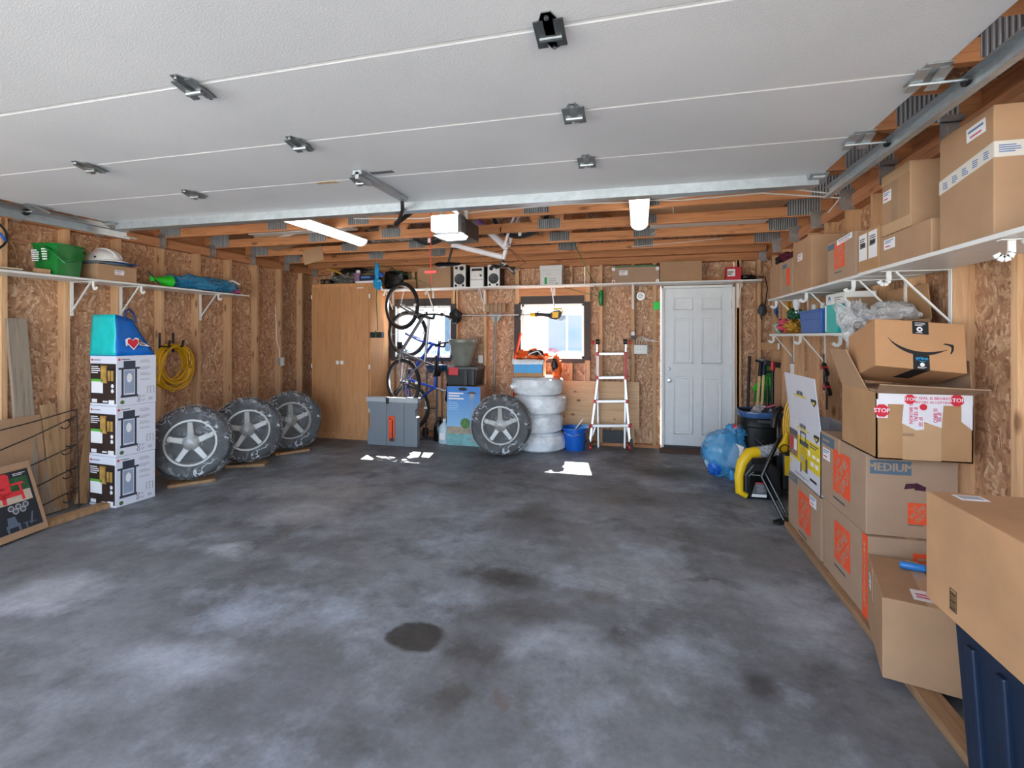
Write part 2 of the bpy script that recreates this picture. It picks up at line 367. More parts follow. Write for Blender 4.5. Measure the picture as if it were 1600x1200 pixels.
# ================================================================== structure
XL, XR, YB, ZT = -5.0, 1.585, 6.74, 2.49      # sheathing faces and top of the plates
SXL, SXR, SYB = XL + .09, XR - .09, YB - .09   # stud faces
Y0 = -.6
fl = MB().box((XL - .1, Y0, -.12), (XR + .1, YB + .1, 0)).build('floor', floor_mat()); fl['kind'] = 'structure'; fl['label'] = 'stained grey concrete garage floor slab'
gr = MB().box((-40, -40, -.2), (40, 45, -.13)).build('ground', mat('driveway', '#c6c2ba', .9, var=.15, scale=2)); gr['kind'] = 'structure'
def wall(name, label): return struct(name, label)
stud_me = MB().box((-.045, -.019, 0), (.045, .019, 2.36)).mesh('stud', STUDZ)
def osb_run(root, axis, a0, a1, face, out, z0=.0, z1=ZT, step=1.22):
    a = a0
    while a < a1 - .01:
        b = min(a + step, a1) - .003
        if axis == 'y': MB().box((min(face, face + out), a, z0), (max(face, face + out), b, z1)).build('osb_panel', OSB, root)
        else: MB().box((a, min(face, face + out), z0), (b, max(face, face + out), z1)).build('osb_panel', OSB, root)
        a += step
wl = wall('wall_left', 'left garage wall of bare studs over strand board')
osb_run(wl, 'y', Y0, YB + .02, XL, -.015)
for k in range(-7, 9): 
    if 2.789 + k * .4487 < 6.6: inst(stud_me, 'stud', wl, (XL + .045, 2.789 + k * .4487, .04))
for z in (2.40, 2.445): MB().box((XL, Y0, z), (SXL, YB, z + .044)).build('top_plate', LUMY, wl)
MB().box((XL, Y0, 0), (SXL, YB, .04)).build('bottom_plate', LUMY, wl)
wr = wall('wall_right', 'right garage wall of bare studs over strand board')
osb_run(wr, 'y', Y0, YB + .02, XR, .015)
for k in range(-7, 10): inst(stud_me, 'stud', wr, (XR - .045, 2.92 + k * .43, .04))
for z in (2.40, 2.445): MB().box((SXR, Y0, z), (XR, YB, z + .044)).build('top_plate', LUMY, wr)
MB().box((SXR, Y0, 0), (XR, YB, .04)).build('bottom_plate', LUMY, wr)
wb = wall('wall_back', 'back garage wall of strand board with two windows and a door')
W1 = (-3.515, -2.638, 1.15, 1.90); W2 = (-1.599, -.728, 1.15, 1.90); DX0, DX1, DZ = .262, 1.150, 2.10
def osb_b(x0, x1, z0, z1): MB().box((x0 + .0015, YB, z0), (x1 - .0015, YB + .015, z1)).build('osb_panel', OSB, wb)
osb_b(XL, W1[0], 0, ZT); osb_b(W1[1], W2[0], 0, ZT); osb_b(W2[1], DX0, 0, ZT); osb_b(DX1, XR, 0, ZT)
for w in (W1, W2): osb_b(w[0], w[1], 0, w[2]); osb_b(w[0], w[1], w[3], ZT)
osb_b(DX0, DX1, DZ, ZT)
def studb(x, z0, z1, w=.038): MB().box((x - w / 2, SYB, z0), (x + w / 2, YB, z1)).build('stud', STUDZ, wb)
for px_ in (600, 713, 758, 939, 989, 1152, 1186):
    studb(ony(px_, 500, SYB).x, .04, 2.4, .04)
for x in (W1[0] - .055, W1[1] + .055, W2[0] - .055, W2[1] + .055, DX0 - .08): studb(x, .04, 2.4, .05)
studb(DX1 + .045, .04, 2.4, .05)
for w in (W1, W2):
    for k in (.33, .8): studb(w[0] + (w[1] - w[0]) * k, .04, w[2] - .04); studb(w[0] + (w[1] - w[0]) * k, 2.12, 2.4)
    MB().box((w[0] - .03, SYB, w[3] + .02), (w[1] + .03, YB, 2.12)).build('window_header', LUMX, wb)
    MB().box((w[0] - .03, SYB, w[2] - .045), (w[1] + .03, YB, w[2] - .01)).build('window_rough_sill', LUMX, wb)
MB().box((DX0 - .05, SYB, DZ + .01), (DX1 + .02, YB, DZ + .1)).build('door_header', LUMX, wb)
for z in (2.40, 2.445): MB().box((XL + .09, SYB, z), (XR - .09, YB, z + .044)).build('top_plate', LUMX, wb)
MB().box((XL + .09, SYB, 0), (DX0, YB, .04)).build('bottom_plate', LUMX, wb)
# ------------------------------------------------------------------ windows
TAPEK = mat('black_flashing_membrane', '#3b332f', .6, var=.12, scale=14)
def glass():
    t = NT('window_glass'); tr = t.n('ShaderNodeBsdfTransparent'); gl = t.n('ShaderNodeBsdfGlossy'); gl.inputs['Roughness'].default_value = .02
    mx = t.n('ShaderNodeMixShader', Fac=.06); t.l(tr.outputs[0], mx.inputs[1]); t.l(gl.outputs[0], mx.inputs[2])
    t.l(mx.outputs[0], t.out.inputs[0]); return t.m
GLASS = glass()
for i, w in enumerate((W1, W2)):
    r = struct('window_%d' % (i + 1), 'bright window edged with black flashing membrane, ' + ('behind the hanging bicycles' if i == 0 else 'behind the string trimmer'))
    x0, x1, z0, z1 = w; yf = SYB - .006; m = .075
    for nm, a, b in (('flashing_strip', (x0 - .005, yf, z1 - .005), (x1 + .005, SYB, z1 + .105)), ('flashing_strip', (x0 - m - .02, yf - .001, z0 - .02), (x0, SYB, z1 + .0)), ('flashing_strip', (x1, yf - .001, z0 - .02), (x1 + m + .01, SYB, z1 + .02)), ('flashing_strip', (x0 - m, yf, z0 - .06), (x1 + .01, SYB, z0))):
        MB().box(a, b).build(nm, TAPEK, r)
    yo = YB - .045; f = MB()
    for a, b in (((x0, yo, z0), (x0 + .035, yo + .05, z1)), ((x1 - .035, yo, z0), (x1, yo + .05, z1)), ((x0, yo, z0), (x1, yo + .05, z0 + .035)), ((x0, yo, z1 - .035), (x1, yo + .05, z1))): f.box(a, b)
    f.build('window_frame', WHITE, r, bevel=.003)
    MB().box((x0 + .03, yo + .02, z0 + .03), (x1 - .03, yo + .026, z1 - .03)).build('pane', GLASS, r)
    l = MB()
    for a, b in (((x0 - .004, SYB, z0 - .01), (x0, yo + .02, z1 + .01)), ((x1, SYB, z0 - .01), (x1 + .004, yo + .02, z1 + .01)), ((x0, SYB, z0 - .01), (x1, yo + .02, z0)), ((x0, SYB, z1), (x1, yo + .02, z1 + .01))): l.box(a, b)
    l.build('window_liner', WHITE, r)
# ------------------------------------------------------------------ side door
DOORW = mat('door_paint', '#e4e7e9', .4, var=.03)
d1 = struct('door_1', 'white six panel steel door in the back wall')
yd = 6.70; x0, x1, z0, z1 = .298, 1.118, .045, 2.07
MB().box((x0, yd, z0), (x1, yd + .04, z1)).build('door_slab', DOORW, d1, bevel=.003)
dw = x1 - x0
for (a, b) in ((.15, .43), (.57, .85)):
    for (c, d) in ((.075, .445), (.525, .815), (.865, .945)):
        pa, pb = x0 + dw * a, x0 + dw * b; pc, pd = z0 + (z1 - z0) * c, z0 + (z1 - z0) * d
        fr = MB()
        for lo, hi in (((pa, pc), (pa + .014, pd)), ((pb - .014, pc), (pb, pd)), ((pa, pc), (pb, pc + .014)), ((pa, pd - .014), (pb, pd))): fr.box((lo[0], yd - .012, lo[1]), (hi[0], yd, hi[1]))
        p = fr.build('panel_moulding', DOORW, d1, bevel=.003)
        MB().box((pa + .035, yd - .006, pc + .035), (pb - .035, yd, pd - .035)).build('raised_panel', DOORW, p, bevel=.004)
kx = ony(1045, 594, yd); MB().lathe([(.027, 0), (.027, .006), (.011, .01), (.011, .035), (.026, .045), (.029, .058), (.022, .07), (.008, .072)], 18, (x0 + .065, yd, kx.z), (0, -1, 0)).build('door_knob', STEEL, d1, smooth=True)
MB().lathe([(.027, 0), (.027, .014), (.02, .018)], 18, (x0 + .065, yd, kx.z + .15), (0, -1, 0)).build('deadbolt', WHITE, d1, smooth=True)
MB().cbox((x0 + .065, yd - .026, kx.z + .15), (.01, .018, .03)).build('deadbolt_turn', WHITE, d1, bevel=.002)
for z in (.3, 1.06, 1.85): MB().cbox((x1 + .002, yd - .004, z), (.014, .014, .09)).build('hinge', STEEL, d1)
jb = MB()
for a, b in (((x0 - .03, 6.655, .02), (x0 - .001, YB + .02, z1 + .03)), ((x1 + .001, 6.655, .02), (x1 + .03, YB + .02, z1 + .03)), ((x0 - .03, 6.655, z1 + .001), (x1 + .03, YB + .02, z1 + .03))): jb.box(a, b)
jb.build('door_jamb', WHITE, d1, bevel=.002)
MB().box((x1 + .03, 6.652, .02), (x1 + .05, YB, z1 + .03)).build('weather_strip', BLACK, d1)
MB().box((x0 - .03, 6.66, .0), (x1 + .03, YB + .05, .042)).build('threshold', mat('threshold', '#3a3532', .6), d1)
BRT = mat('brown_floor_tile', '#5a3a30', .75, var=.2)
for i in range(3):
    a = onz(1032, 716).x + i * .34; MB().box((a, 6.42, 0), (a + .335, 6.64, .018)).build('floor_tile', BRT, fl, bevel=.003)
# ------------------------------------------------------------------ roof: trusses and deck
ce = struct('ceiling', 'open ceiling of wooden roof trusses')
PLATE = None
def plate_mat():
    t = NT('truss_plate'); co = t.coord(); w = t.n('ShaderNodeTexWave', Scale=16.0, Distortion=.3); w.bands_direction = 'X'; t.l(co, w.inputs[0])
    t.p.inputs['Metallic'].default_value = .7; t.p.inputs['Roughness'].default_value = .45
    t.l(t.ramp(w.outputs[0], [(.2, lin('#868d91')), (.8, lin('#b8c0c4'))]), t.p.inputs['Base Color']); t.bump(w.outputs[0], .8, .01); return t.m
PLATE = plate_mat()
XM = (XL + XR) / 2; half = (XR - XL) / 2; PITCH = .36; TY = [6.69 - .045 - k * .628 for k in range(0, 12)]
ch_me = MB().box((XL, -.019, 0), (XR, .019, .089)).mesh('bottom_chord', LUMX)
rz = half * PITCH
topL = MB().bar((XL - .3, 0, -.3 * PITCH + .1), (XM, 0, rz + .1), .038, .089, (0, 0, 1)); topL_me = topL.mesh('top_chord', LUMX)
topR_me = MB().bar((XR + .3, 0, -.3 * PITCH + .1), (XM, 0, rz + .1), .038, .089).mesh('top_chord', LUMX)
webs = []
for a, b in ((-1.75, -.95), (-.95, -.95), (-.75, 0), (.75, 0), (.95, .95), (1.75, .95)):
    zt = rz + .06 - abs(b) * PITCH
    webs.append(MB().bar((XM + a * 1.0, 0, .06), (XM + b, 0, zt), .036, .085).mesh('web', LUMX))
pl_me = MB().box((-.11, -.0225, -.035), (.11, -.0195, .06)).mesh('truss_plate', PLATE)
tie_me = MB().box((-.05, -.03, -.13), (.05, -.021, .02)).box((-.05, -.03, -.02), (.05, .02, -.012)).box((-.02, -.034, -.1), (.02, -.03, -.03)).mesh('hurricane_tie', GALV)
heel_me = MB().box((-.13, -.0235, -.05), (.13, -.0205, .09)).mesh('heel_plate', PLATE)
for k, ty in enumerate(TY):
    tr = bpy.data.objects.new('roof_truss', ch_me); COL.objects.link(tr); tr.parent = ce; tr.location = (0, ty, ZT)
    inst(topL_me, 'top_chord', tr); inst(topR_me, 'top_chord', tr)
    for w in webs: inst(w, 'web', tr)
    for x in (-1.75, -.85, .85, 1.75): inst(pl_me, 'truss_plate', tr, (XM + x, 0, .05))
    for sx in (-1, 1):
        inst(heel_me, 'heel_plate', tr, (XM + sx * (half - .22), 0, .06)); inst(tie_me, 'hurricane_tie', tr, (XM + sx * (half - .12), -.002, .02))
for sx in (-1, 1):
    for i in range(7):
        a = Y0 - .7 + i * 1.19; e = Vector((XM + sx * (half + .35), 0, ZT + .15 - .35 * PITCH)); t_ = Vector((XM, 0, ZT + rz + .15))
        mb = MB(); q = [(e.x, a, e.z), (t_.x, a, t_.z), (t_.x, a + 1.185, t_.z), (e.x, a + 1.185, e.z)]; mb.add(q + [(p[0], p[1], p[2] + .014) for p in q], [(0, 1, 2, 3), (7, 6, 5, 4), (0, 4, 5, 1), (1, 5, 6, 2), (2, 6, 7, 3), (3, 7, 4, 0)]).build('roof_deck_panel', OSBR, ce)
# gable infill above the back wall
MB().prism([(XL, ZT), (XR, ZT), (XR, ZT + .16), (XM, ZT + rz + .16), (XL, ZT + .16)], (0, YB, 0), (1, 0, 0), (0, 0, 1), -.015).build('gable_panel', OSB, wb)
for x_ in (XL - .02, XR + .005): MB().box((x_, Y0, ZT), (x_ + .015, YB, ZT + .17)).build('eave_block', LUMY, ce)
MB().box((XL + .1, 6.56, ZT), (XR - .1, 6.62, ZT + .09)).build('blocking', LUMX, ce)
# ------------------------------------------------------------------ overhead garage door
def gd_mat():
    t = NT('garage_door_skin'); co = t.coord(); n = t.noise(co, 190, 3, .7); n2 = t.noise(co, 1.2, 3)
    t.l(t.ramp(n2, [(.3, lin('#c9cacd')), (.7, lin('#d6d6d8'))]), t.p.inputs['Base Color']); t.p.inputs['Roughness'].default_value = .5; t.bump(n, .35, .003); return t.m
GDM = gd_mat()
GX0, GX1, GZ = -3.91, .945, 2.32
gyl, gyr = 2.87, 2.97     # far edge at the left and right end
d2 = struct('door_2', 'raised white sectional overhead garage door')
def gpt(x, sec, z):      # sec counts sections from the far edge towards the camera
    t = (x - GX0) / (GX1 - GX0); return Vector((x, gyl + (gyr - gyl) * t - sec * (.505 + .033 * t), z))
hinge = MB()
hinge.prism([(-.075, -.012), (-.03, -.03), (.03, -.03), (.09, -.012), (.09, .012), (.03, .03), (-.03, .03), (-.075, .012)], (0, 0, -.004), (0, 1, 0), (1, 0, 0), -.003)
hinge.bar((-.028, -.045, -.006), (-.028, .045, -.026), .004, .028, (1, 0, 0)).bar((.028, -.045, -.006), (.028, .045, -.026), .004, .028, (1, 0, 0)).cyl((-.032, .01, -.024), (.032, .01, -.024), .009, n=10)
hinge_me = hinge.mesh('hinge', mat('hinge_steel', '#8f9496', .4, .85, var=.15, scale=20))
bolt_me = MB().cyl((0, 0, 0), (0, 0, -.008), .007, n=6).mesh('bolt', STEEL)
for s in range(4):
    q = [gpt(GX0, s, GZ), gpt(GX1, s, GZ), gpt(GX1, s + .985, GZ), gpt(GX0, s + .985, GZ)]
    mb = MB().add(q + [p + Vector((0, 0, .045)) for p in q], [(0, 1, 2, 3), (7, 6, 5, 4), (0, 4, 5, 1), (1, 5, 6, 2), (2, 6, 7, 3), (3, 7, 4, 0)])
    sec = mb.build('door_section', GDM, d2, bevel=.006)
    if s < 3:
        a, b = gpt(GX0, s + .985, GZ + .012), gpt(GX1, s + .985, GZ + .012)
        MB().bar(a + Vector((0, -.004, 0)), b + Vector((0, -.004, 0)), .012, .02).build('section_joint', WHITE, d2)
        cols = {0: (300, 558, 915), 1: (140, 468, 897), 2: (300, 866, 866)}[s]
        ypx = {0: (303, 279, 247), 1: (262, 226, 178), 2: (137, 70, 70)}[s]
        for cxp, cyp in zip(cols, ypx):
            p = onz(cxp, cyp, GZ - .01); hb = gpt(p.x, s + .985, GZ); inst(hinge_me, 'hinge', sec, hb)
            for by in (-.062, .075): inst(bolt_me, 'bolt', sec, hb + Vector((0, by, -.006)))
# stiffening strut along the free edge
a, b = gpt(GX0 + .06, 0, GZ), gpt(GX1 - .02, 0, GZ)
mb = MB(); dn = Vector((0, 0, -1))
mb.bar(a + Vector((0, -.01, -.026)), b + Vector((0, -.01, -.026)), .003, .052); mb.bar(a + Vector((0, .03, -.052)), b + Vector((0, .03, -.052)), .08, .003); mb.bar(a + Vector((0, .07, -.03)), b + Vector((0, .07, -.03)), .003, .045)
mb.build('strut', GALV, d2)
for x in (GX0 + .03, GX1 - .03):
    p = gpt(x, .03, GZ); sx = 1 if x > -1 else -1
    m2 = MB().cbox(p + Vector((0, 0, -.004)), (.06, .09, .004)).bar(p + Vector((-.02, -.04, -.004)), p + Vector((-.02, .04, -.045)), .004, .05, (1, 0, 0)).bar(p + Vector((.02, -.04, -.004)), p + Vector((.02, .04, -.045)), .004, .05, (1, 0, 0))
    for i in range(4): m2.cyl(p + Vector((-.028, -.03 + i * .02, -.02)), p + Vector((.028, -.03 + i * .02, -.02)), .006, n=8)
    m2.build('top_roller_bracket', GALV, d2)
    for s in (.985, 1.97, 2.955):
        p = gpt(x, s, GZ); m2 = MB().cbox(p + Vector((0, 0, -.004)), (.075, .15, .004)).cyl(p + Vector((-.05, .01, -.03)), p + Vector((sx * .13, .01, -.03)), .006, n=8)
        m2.bar(p + Vector((-.03, -.045, -.006)), p + Vector((-.03, .05, -.036)), .004, .036, (1, 0, 0)).bar(p + Vector((.03, -.045, -.006)), p + Vector((.03, .05, -.036)), .004, .036, (1, 0, 0))
        rb = m2.build('roller_hinge', GALV, d2); MB().cyl(p + Vector((sx * .105, .01, -.03)), p + Vector((sx * .125, .01, -.03)), .022, n=14).build('roller', BLACK, rb)
# door tracks and their hangers
for sx, x, ye, nm in ((-1, GX0 - .09, 3.06, 'left'), (1, GX1 + .09, 3.13, 'right')):
    t = thing('door_track', 'galvanised door track beside the ' + ('high shelf of boxes' if sx > 0 else 'shelf with the green pail'), 'track', (x, ye, GZ - .06), 0, 'overhead door tracks')
    mb = MB(); w = .05
    for a, b in (((-.002, -2.7, -.025), (.0, 0, .03)), ((-.001, -2.7, -.027), (-.03 * sx, 0, -.024)), ((-.001, -2.7, .03), (-.03 * sx, 0, .033)), ((-.03 * sx - .001, -2.7, -.027), (-.03 * sx + .001, 0, -.012))):
        mb.box(tuple(min(p, q) for p, q in zip(a, b)), tuple(max(p, q) for p, q in zip(a, b)))
    mb.build('track_rail', GALV, t)
    MB().box((sx * .002 - .002, -2.7, .034), (sx * .04 + .002 if sx > 0 else -.04, -.1, .038)).box((sx * .02 - .002, -2.7, .036), (sx * .02 + .002, -.1, .075)).build('angle_iron', GALV, t)
    MB().bar((sx * .03, -.35, .06), (sx * .03, -.35, ZT - GZ + .11), .03, .004).build('hanger', GALV, t)
    MB().bar((0, -.02, .0), (0, .07, -.01), .004, .03, (1, 0, 0)).build('end_stop', WHITE if sx < 0 else GALV, t)
# ================================================================== shelves
def bracket(parent, loc, rz, D, drop=.3, hook=True):
    b = MB().box((0, -.013, -drop), (.004, .013, -.002)).box((0, -.013, -.004), (D, .013, 0)).bar((D * .78, 0, -.005), (.004, 0, -drop * .86), .008, .012, (0, 1, 0)).build('bracket', WHITE, parent)
    b.location = loc; b.rotation_euler.z = rz
    if hook:
        pts = [(D - .035, 0, 0), (D - .035, 0, -.045)] + [(D - .035 + .022 - .022 * math.cos(a), 0, -.045 - .022 * math.sin(a)) for a in (PI * .25, PI * .5, PI * .75, PI * .95)]
        m = MB()
        for p, q in zip(pts, pts[1:]): m.bar(p, q, .022, .006, (0, 1, 0))
        m.build('rod_hook', WHITE, b)
    return b
def shelf(label, boards, brs, origin):
    t = thing('wall_shelf', label, 'shelf', origin)
    for lo, hi in boards: MB().box(lo, hi).build('shelf_board', SHELFW, t, world=True, bevel=.002)
    for loc, rz, D, drop in brs: bracket(t, Vector(loc) - Vector(origin), rz, D, drop)
    return t
ZL = 1.955
bl = [((SXL, Y, ZL - .018), 0, .29, .3) for Y in (2.34, 3.27, 3.70, 4.60)]
shelf('long white shelf on the wall with the green pail and hard hat', [((SXL, 1.3, ZL - .018), (-4.60, 4.33, ZL)), ((SXL, 4.335, ZL - .016), (-4.615, 5.02, ZL - .002))], bl, (SXL, 3.2, ZL - .018))
ZB = 2.128
shelf('long white shelf across the back wall above the door', [((-3.60, 6.35, ZB - .018), (-1.45, SYB, ZB)), ((-1.447, 6.35, ZB - .018), (1.395, SYB, ZB))],
      [((ony(x, 450, SYB).x, SYB, ZB - .018), -PI / 2, .28, .3) for x in (614, 677, 757, 866, 989, 1153)], (-1.1, SYB, ZB - .018))
ZR = 1.806; ZR2 = 1.478
shelf('upper white shelf loaded with cartons along the box wall', [((1.19, 3.16, ZR - .018), (SXR, 5.2, ZR)), ((1.18, .8, ZR - .016), (SXR, 3.155, ZR + .002))],
      [((SXR, Y, ZR - .018), PI, .30, .3) for Y in (2.06, 2.92, 3.35, 4.21, 5.07)], (SXR, 3, ZR - .018))
shelf('lower white shelf holding the blue tote', [((1.278, 3.6, ZR2 - .018), (SXR, 5.55, ZR2))],
      [((SXR, Y, ZR2 - .018), PI, .22, .26) for Y in (3.78, 4.64, 5.5)], (SXR, 4.3, ZR2 - .018))
# ================================================================== cartons
def carton(label, loc, size, rz=0, m=None, name='cardboard_box', cat='box', group=None, tape=True, rot=None, top=True):
    sx, sy, sz = size; t = thing(name, label, cat, loc, rz, group, rot)
    MB().box((-sx / 2, -sy / 2, 0), (sx / 2, sy / 2, sz)).build('carton_body', m or CARD, t, bevel=.004)
    F = faces(t, sx, sy, sz)
    if top:
        F['T'].rect(sx / 2 - .001, .004, sx / 2 + .001, sy - .004, CARDD, 'flap_seam')
        if tape: F['T'].rect(sx / 2 - .025, 0, sx / 2 + .025, sy, TAPE, 'tape_strip', 2)
    return t, F, size
def rcarton(label, xl, xr, Xf, z0, ytop, depth, **k):
    a, b = onx(xl, 500, Xf), onx(xr, ytop, Xf)
    return carton(label, (Xf + depth / 2, (a.y + b.y) / 2, z0), (depth, a.y - b.y, b.z - z0), **k)
def lcarton(label, xl, xr, Xf, z0, ytop, depth, **k):
    a, b = onx(xl, ytop, Xf), onx(xr, 500, Xf)
    return carton(label, (Xf - depth / 2, (a.y + b.y) / 2, z0), (depth, b.y - a.y, a.z - z0), **k)
def bcarton(label, xl, xr, Yf, z0, ytop, depth, **k):
    a, b = ony(xl, ytop, Yf), ony(xr, ytop, Yf)
    return carton(label, ((a.x + b.x) / 2, Yf + depth / 2, z0), (b.x - a.x, depth, (a.z + b.z) / 2 - z0), **k)
def sticker(F, u, v, w, h, seed=1):
    F.rect(u, v, u + w, v + h, PAPER, 'shipping_label', 2)
    F.lines(u + w * .1, v + h * .55, w * .8, h * .35, 2, PRINTB, 3, seed=seed); F.lines(u + w * .15, v + h * .15, w * .65, h * .25, 1, PRINTP, 3, seed=seed)
def tilted_sticker(F, u, v, w, h, a):
    c, s = math.cos(a), math.sin(a); q = lambda x, y: (u + x * c - y * s, v + x * s + y * c)
    F.poly([q(0, 0), q(w, 0), q(w, h), q(0, h)], PAPER, 'shipping_label', 2)
    F.poly([q(.1 * w, .6 * h), q(.9 * w, .6 * h), q(.9 * w, .75 * h), q(.1 * w, .75 * h)], PRINTB, 'print', 3); F.poly([q(.2 * w, .2 * h), q(.8 * w, .2 * h), q(.8 * w, .32 * h), q(.2 * w, .32 * h)], PRINTP, 'print', 3)
def mover_logo(F, u, v, s, ink=None, bgm=None):
    """orange square with three stencilled words on the diagonal"""
    ink = ink or CARD3; F.rect(u, v, u + s, v + s, bgm or PRINTO, 'logo_square', 1)
    c = v + s / 2; m = u + s / 2
    F.text('THE', m - s * .22, c + s * .22, s * .15, ink, PI / 4, .9); F.text('HOME', m - s * .03, c + s * .03, s * .25, ink, PI / 4, .95); F.text('DEPOT', m + s * .19, c - s * .19, s * .23, ink, PI / 4, .8)
    F.lines(u, v - s * .22, s, s * .1, 1, PRINTDG, 1)
# ================================================================== left wall
# three stacked lantern cartons and the shopping bag on them
LANT_W = mat('carton_white', '#dfe2ee', .55, var=.02); LANT_D = mat('print_dark_brown', '#33231f', .6, var=.3, scale=5); LANT_A = mat('print_amber', '#b08a45', .6, var=.4, scale=14)
BX = onz(184, 794); bsz = (.30, .34, .0); a_ = math.radians(-4)
ex = .33; ey = .335
zts = [0.0]; top_z = 1.457 + (525 - 556) / 770 * ((-math.sin(YAW)) * BX.x + math.cos(YAW) * BX.y)
hb = top_z / 3
def lantern_box(i):
    lab = ('bottom', 'middle', 'top')[i]
    t, F, s = carton('white printed lantern carton, %s of the stack of three' % lab, (BX.x - ex / 2 + .002 * i, BX.y + ey / 2 + .003 * i, hb * i), (ex, ey, hb - .002), a_, LANT_W, 'lantern_carton', 'box', 'stack of lantern cartons', False)
    f = F['F']; w, h = ex, hb
    f.rect(.006, .02, w - .004, h * .84, LANT_D, 'print', 1)
    f.rect(w * .42, h * .45, w * .66, h * .8, LANT_A, 'print', 2); f.rect(w * .62, h * .5, w * .95, h * .78, LANT_D, 'print', 2)
    f.rects([(w * .68, h * .5, w * .9, h * .72)], LANT_A, 'print', 3); f.rects([(w * .66, h * .7, w * .92, h * .75), (w * .66, h * .48, w * .68, h * .72), (w * .9, h * .48, w * .92, h * .72), (w * .78, h * .48, w * .8, h * .72)], PRINTK, 'print', 4)
    f.rect(w * .06, h * .25, w * .5, h * .48, PAPER, 'print', 2); f.rect(w * .06, h * .48, w * .5, h * .53, mat('print_green', '#62b33c', .6, var=0), 'print', 2)
    f.lines(w * .06, h * .64, w * .36, h * .16, 4, PAPER, 3, .45); f.disc(w * .86, h * .4, .017, PAPER, 'print', 3); f.disc(w * .86, h * .3, .017, PAPER, 'print', 3)
    f.rects([(w * .08, h * .06, w * .28, h * .13), (w * .5, h * .07, w * .68, h * .1), (w * .72, h * .04, w * .93, h * .12)], PAPER, 'print', 3)
    f.lines(w * .14, h * .9, w * .4, .012, 1, PRINTDG); f.disc(w * .09, h * .915, .01, PRINTR, 'print', 2)
    g = F['R']; w = ey
    g.rects([(w * .12, h * .16, w * .17, h * .72), (w * .45, h * .16, w * .5, h * .72), (w * .1, h * .16, w * .52, h * .21), (w * .05, h * .72, w * .57, h * .76), (w * .17, h * .76, w * .46, h * .89)], mat('print_charcoal', '#3a4150', .6, var=.1), 'print', 1)
    g.rect(w * .19, h * .24, w * .43, h * .7, mat('print_slate', '#9aa7bd', .6, var=.1), 'print', 1); g.disc(w * .31, h * .55, .022, PAPER, 'print', 2, ry=.04)
    for k, y in enumerate((.84, .7, .58)): g.lines(w * .58, h * y, w * .28, h * .07, 3, PRINTLG, 1, .4, k)
    g.lines(w * .58, h * .48, w * .36, h * .04, 2, PRINTLG, 1, .4, 7); g.rects([(w * .76, h * .2, w * .78, h * .34), (w * .84, h * .2, w * .86, h * .34), (w * .92, h * .2, w * .94, h * .34), (w * .76, h * .34, w * .94, h * .35)], PRINTLG, 'print', 1)
    for y in (.05, .13): g.disc(w * .55, h * y + .01, .014, PRINTDG, 'print', 1); g.disc(w * .55, h * y + .01, .009, LANT_W, 'print', 2); g.lines(w * .62, h * y, w * .1, .02, 2, PRINTLG, 1)
    g.disc(w * .14, h * .07, .017, mat('print_olive', '#54683c', .6, var=.1), 'print', 1); g.lines(w * .12, h * .91, w * .3, .012, 1, PRINTDG); g.disc(w * .07, h * .92, .01, PRINTR)
    g.lines(w * .8, h * .06, w * .12, h * .06, 5, PRINTLG, 1, .6)
for i in range(3): lantern_box(i)
bag = thing('shopping_bag', 'blue and turquoise reusable shopping bag on the lantern cartons', 'bag', (BX.x - ex / 2, BX.y + ey / 2, 3 * hb - .002), a_)
TURQ = mat('turquoise_bag', '#16c3c3', .35, var=.12); BAGB = mat('blue_bag', '#0a6cc9', .35, var=.15)
w2, d2_, hz = ex / 2 + .005, ey / 2 - .005, .355
def wob(p, k=.012): return Vector(p) + Vector((noise.noise(Vector(p) * 7), noise.noise(Vector(p) * 7 + Vector((9, 0, 0))), 0)) * k
def side(p0, p1, q0, q1, m, nm):
    mb = MB(); mb.sheet(lambda u, v: wob(Vector(p0).lerp(Vector(p1), u).lerp(Vector(q0).lerp(Vector(q1), u), v)), 8, 8); return mb.build(nm, m, bag, True, solid=.003)
side((-w2, -d2_, .005), (w2, -d2_, .005), (-w2 + .0, -d2_ + .02, hz), (w2 - .05, -d2_ + .02, hz), TURQ, 'bag_end')
frp = side((w2, -d2_, .005), (w2, d2_, .005), (w2 - .05, -d2_ + .02, hz), (w2 - .1, d2_ - .13, hz * .9), BAGB, 'bag_front')
side((-w2, d2_, .005), (w2, d2_, .005), (-w2 + .06, d2_ - .1, hz * .92), (w2 - .1, d2_ - .13, hz * .9), TURQ, 'bag_end')
side((-w2, -d2_, .005), (-w2, d2_, .005), (-w2, -d2_ + .02, hz), (-w2 + .06, d2_ - .1, hz * .92), BAGB, 'bag_back')
MB().box((-w2, -d2_, .001), (w2, d2_, .006)).build('bag_base', BAGB, bag)
hd = MB(); hd.tube([(w2 - .07, -.05, hz * .85), (w2 - .06, -.05, hz + .02), (w2 - .08, -.01, hz + .055), (w2 - .09, .04, hz + .01), (w2 - .08, .05, hz * .8)], .008, 6); hd.build('bag_handle', mat('navy_webbing', '#0c3a7e', .6), bag, True)
Fb = Face(bag, (w2 + .008, -d2_, .0), (0, 1, 0), Vector((-.15, 0, 1)).normalized())
hs = [(0, -.045), (.045, .005), (.04, .035), (.02, .042), (0, .025), (-.02, .042), (-.04, .035), (-.045, .005)]
Fb.poly([(a * 1.25 + .14, b * 1.25 + .105) for a, b in hs], PAPER, 'heart_outline', 1); Fb.poly([(a + .14, b + .105) for a, b in hs], PRINTR, 'heart', 3); Fb.text('I', .085, .11, .06, PAPER, lift=2)
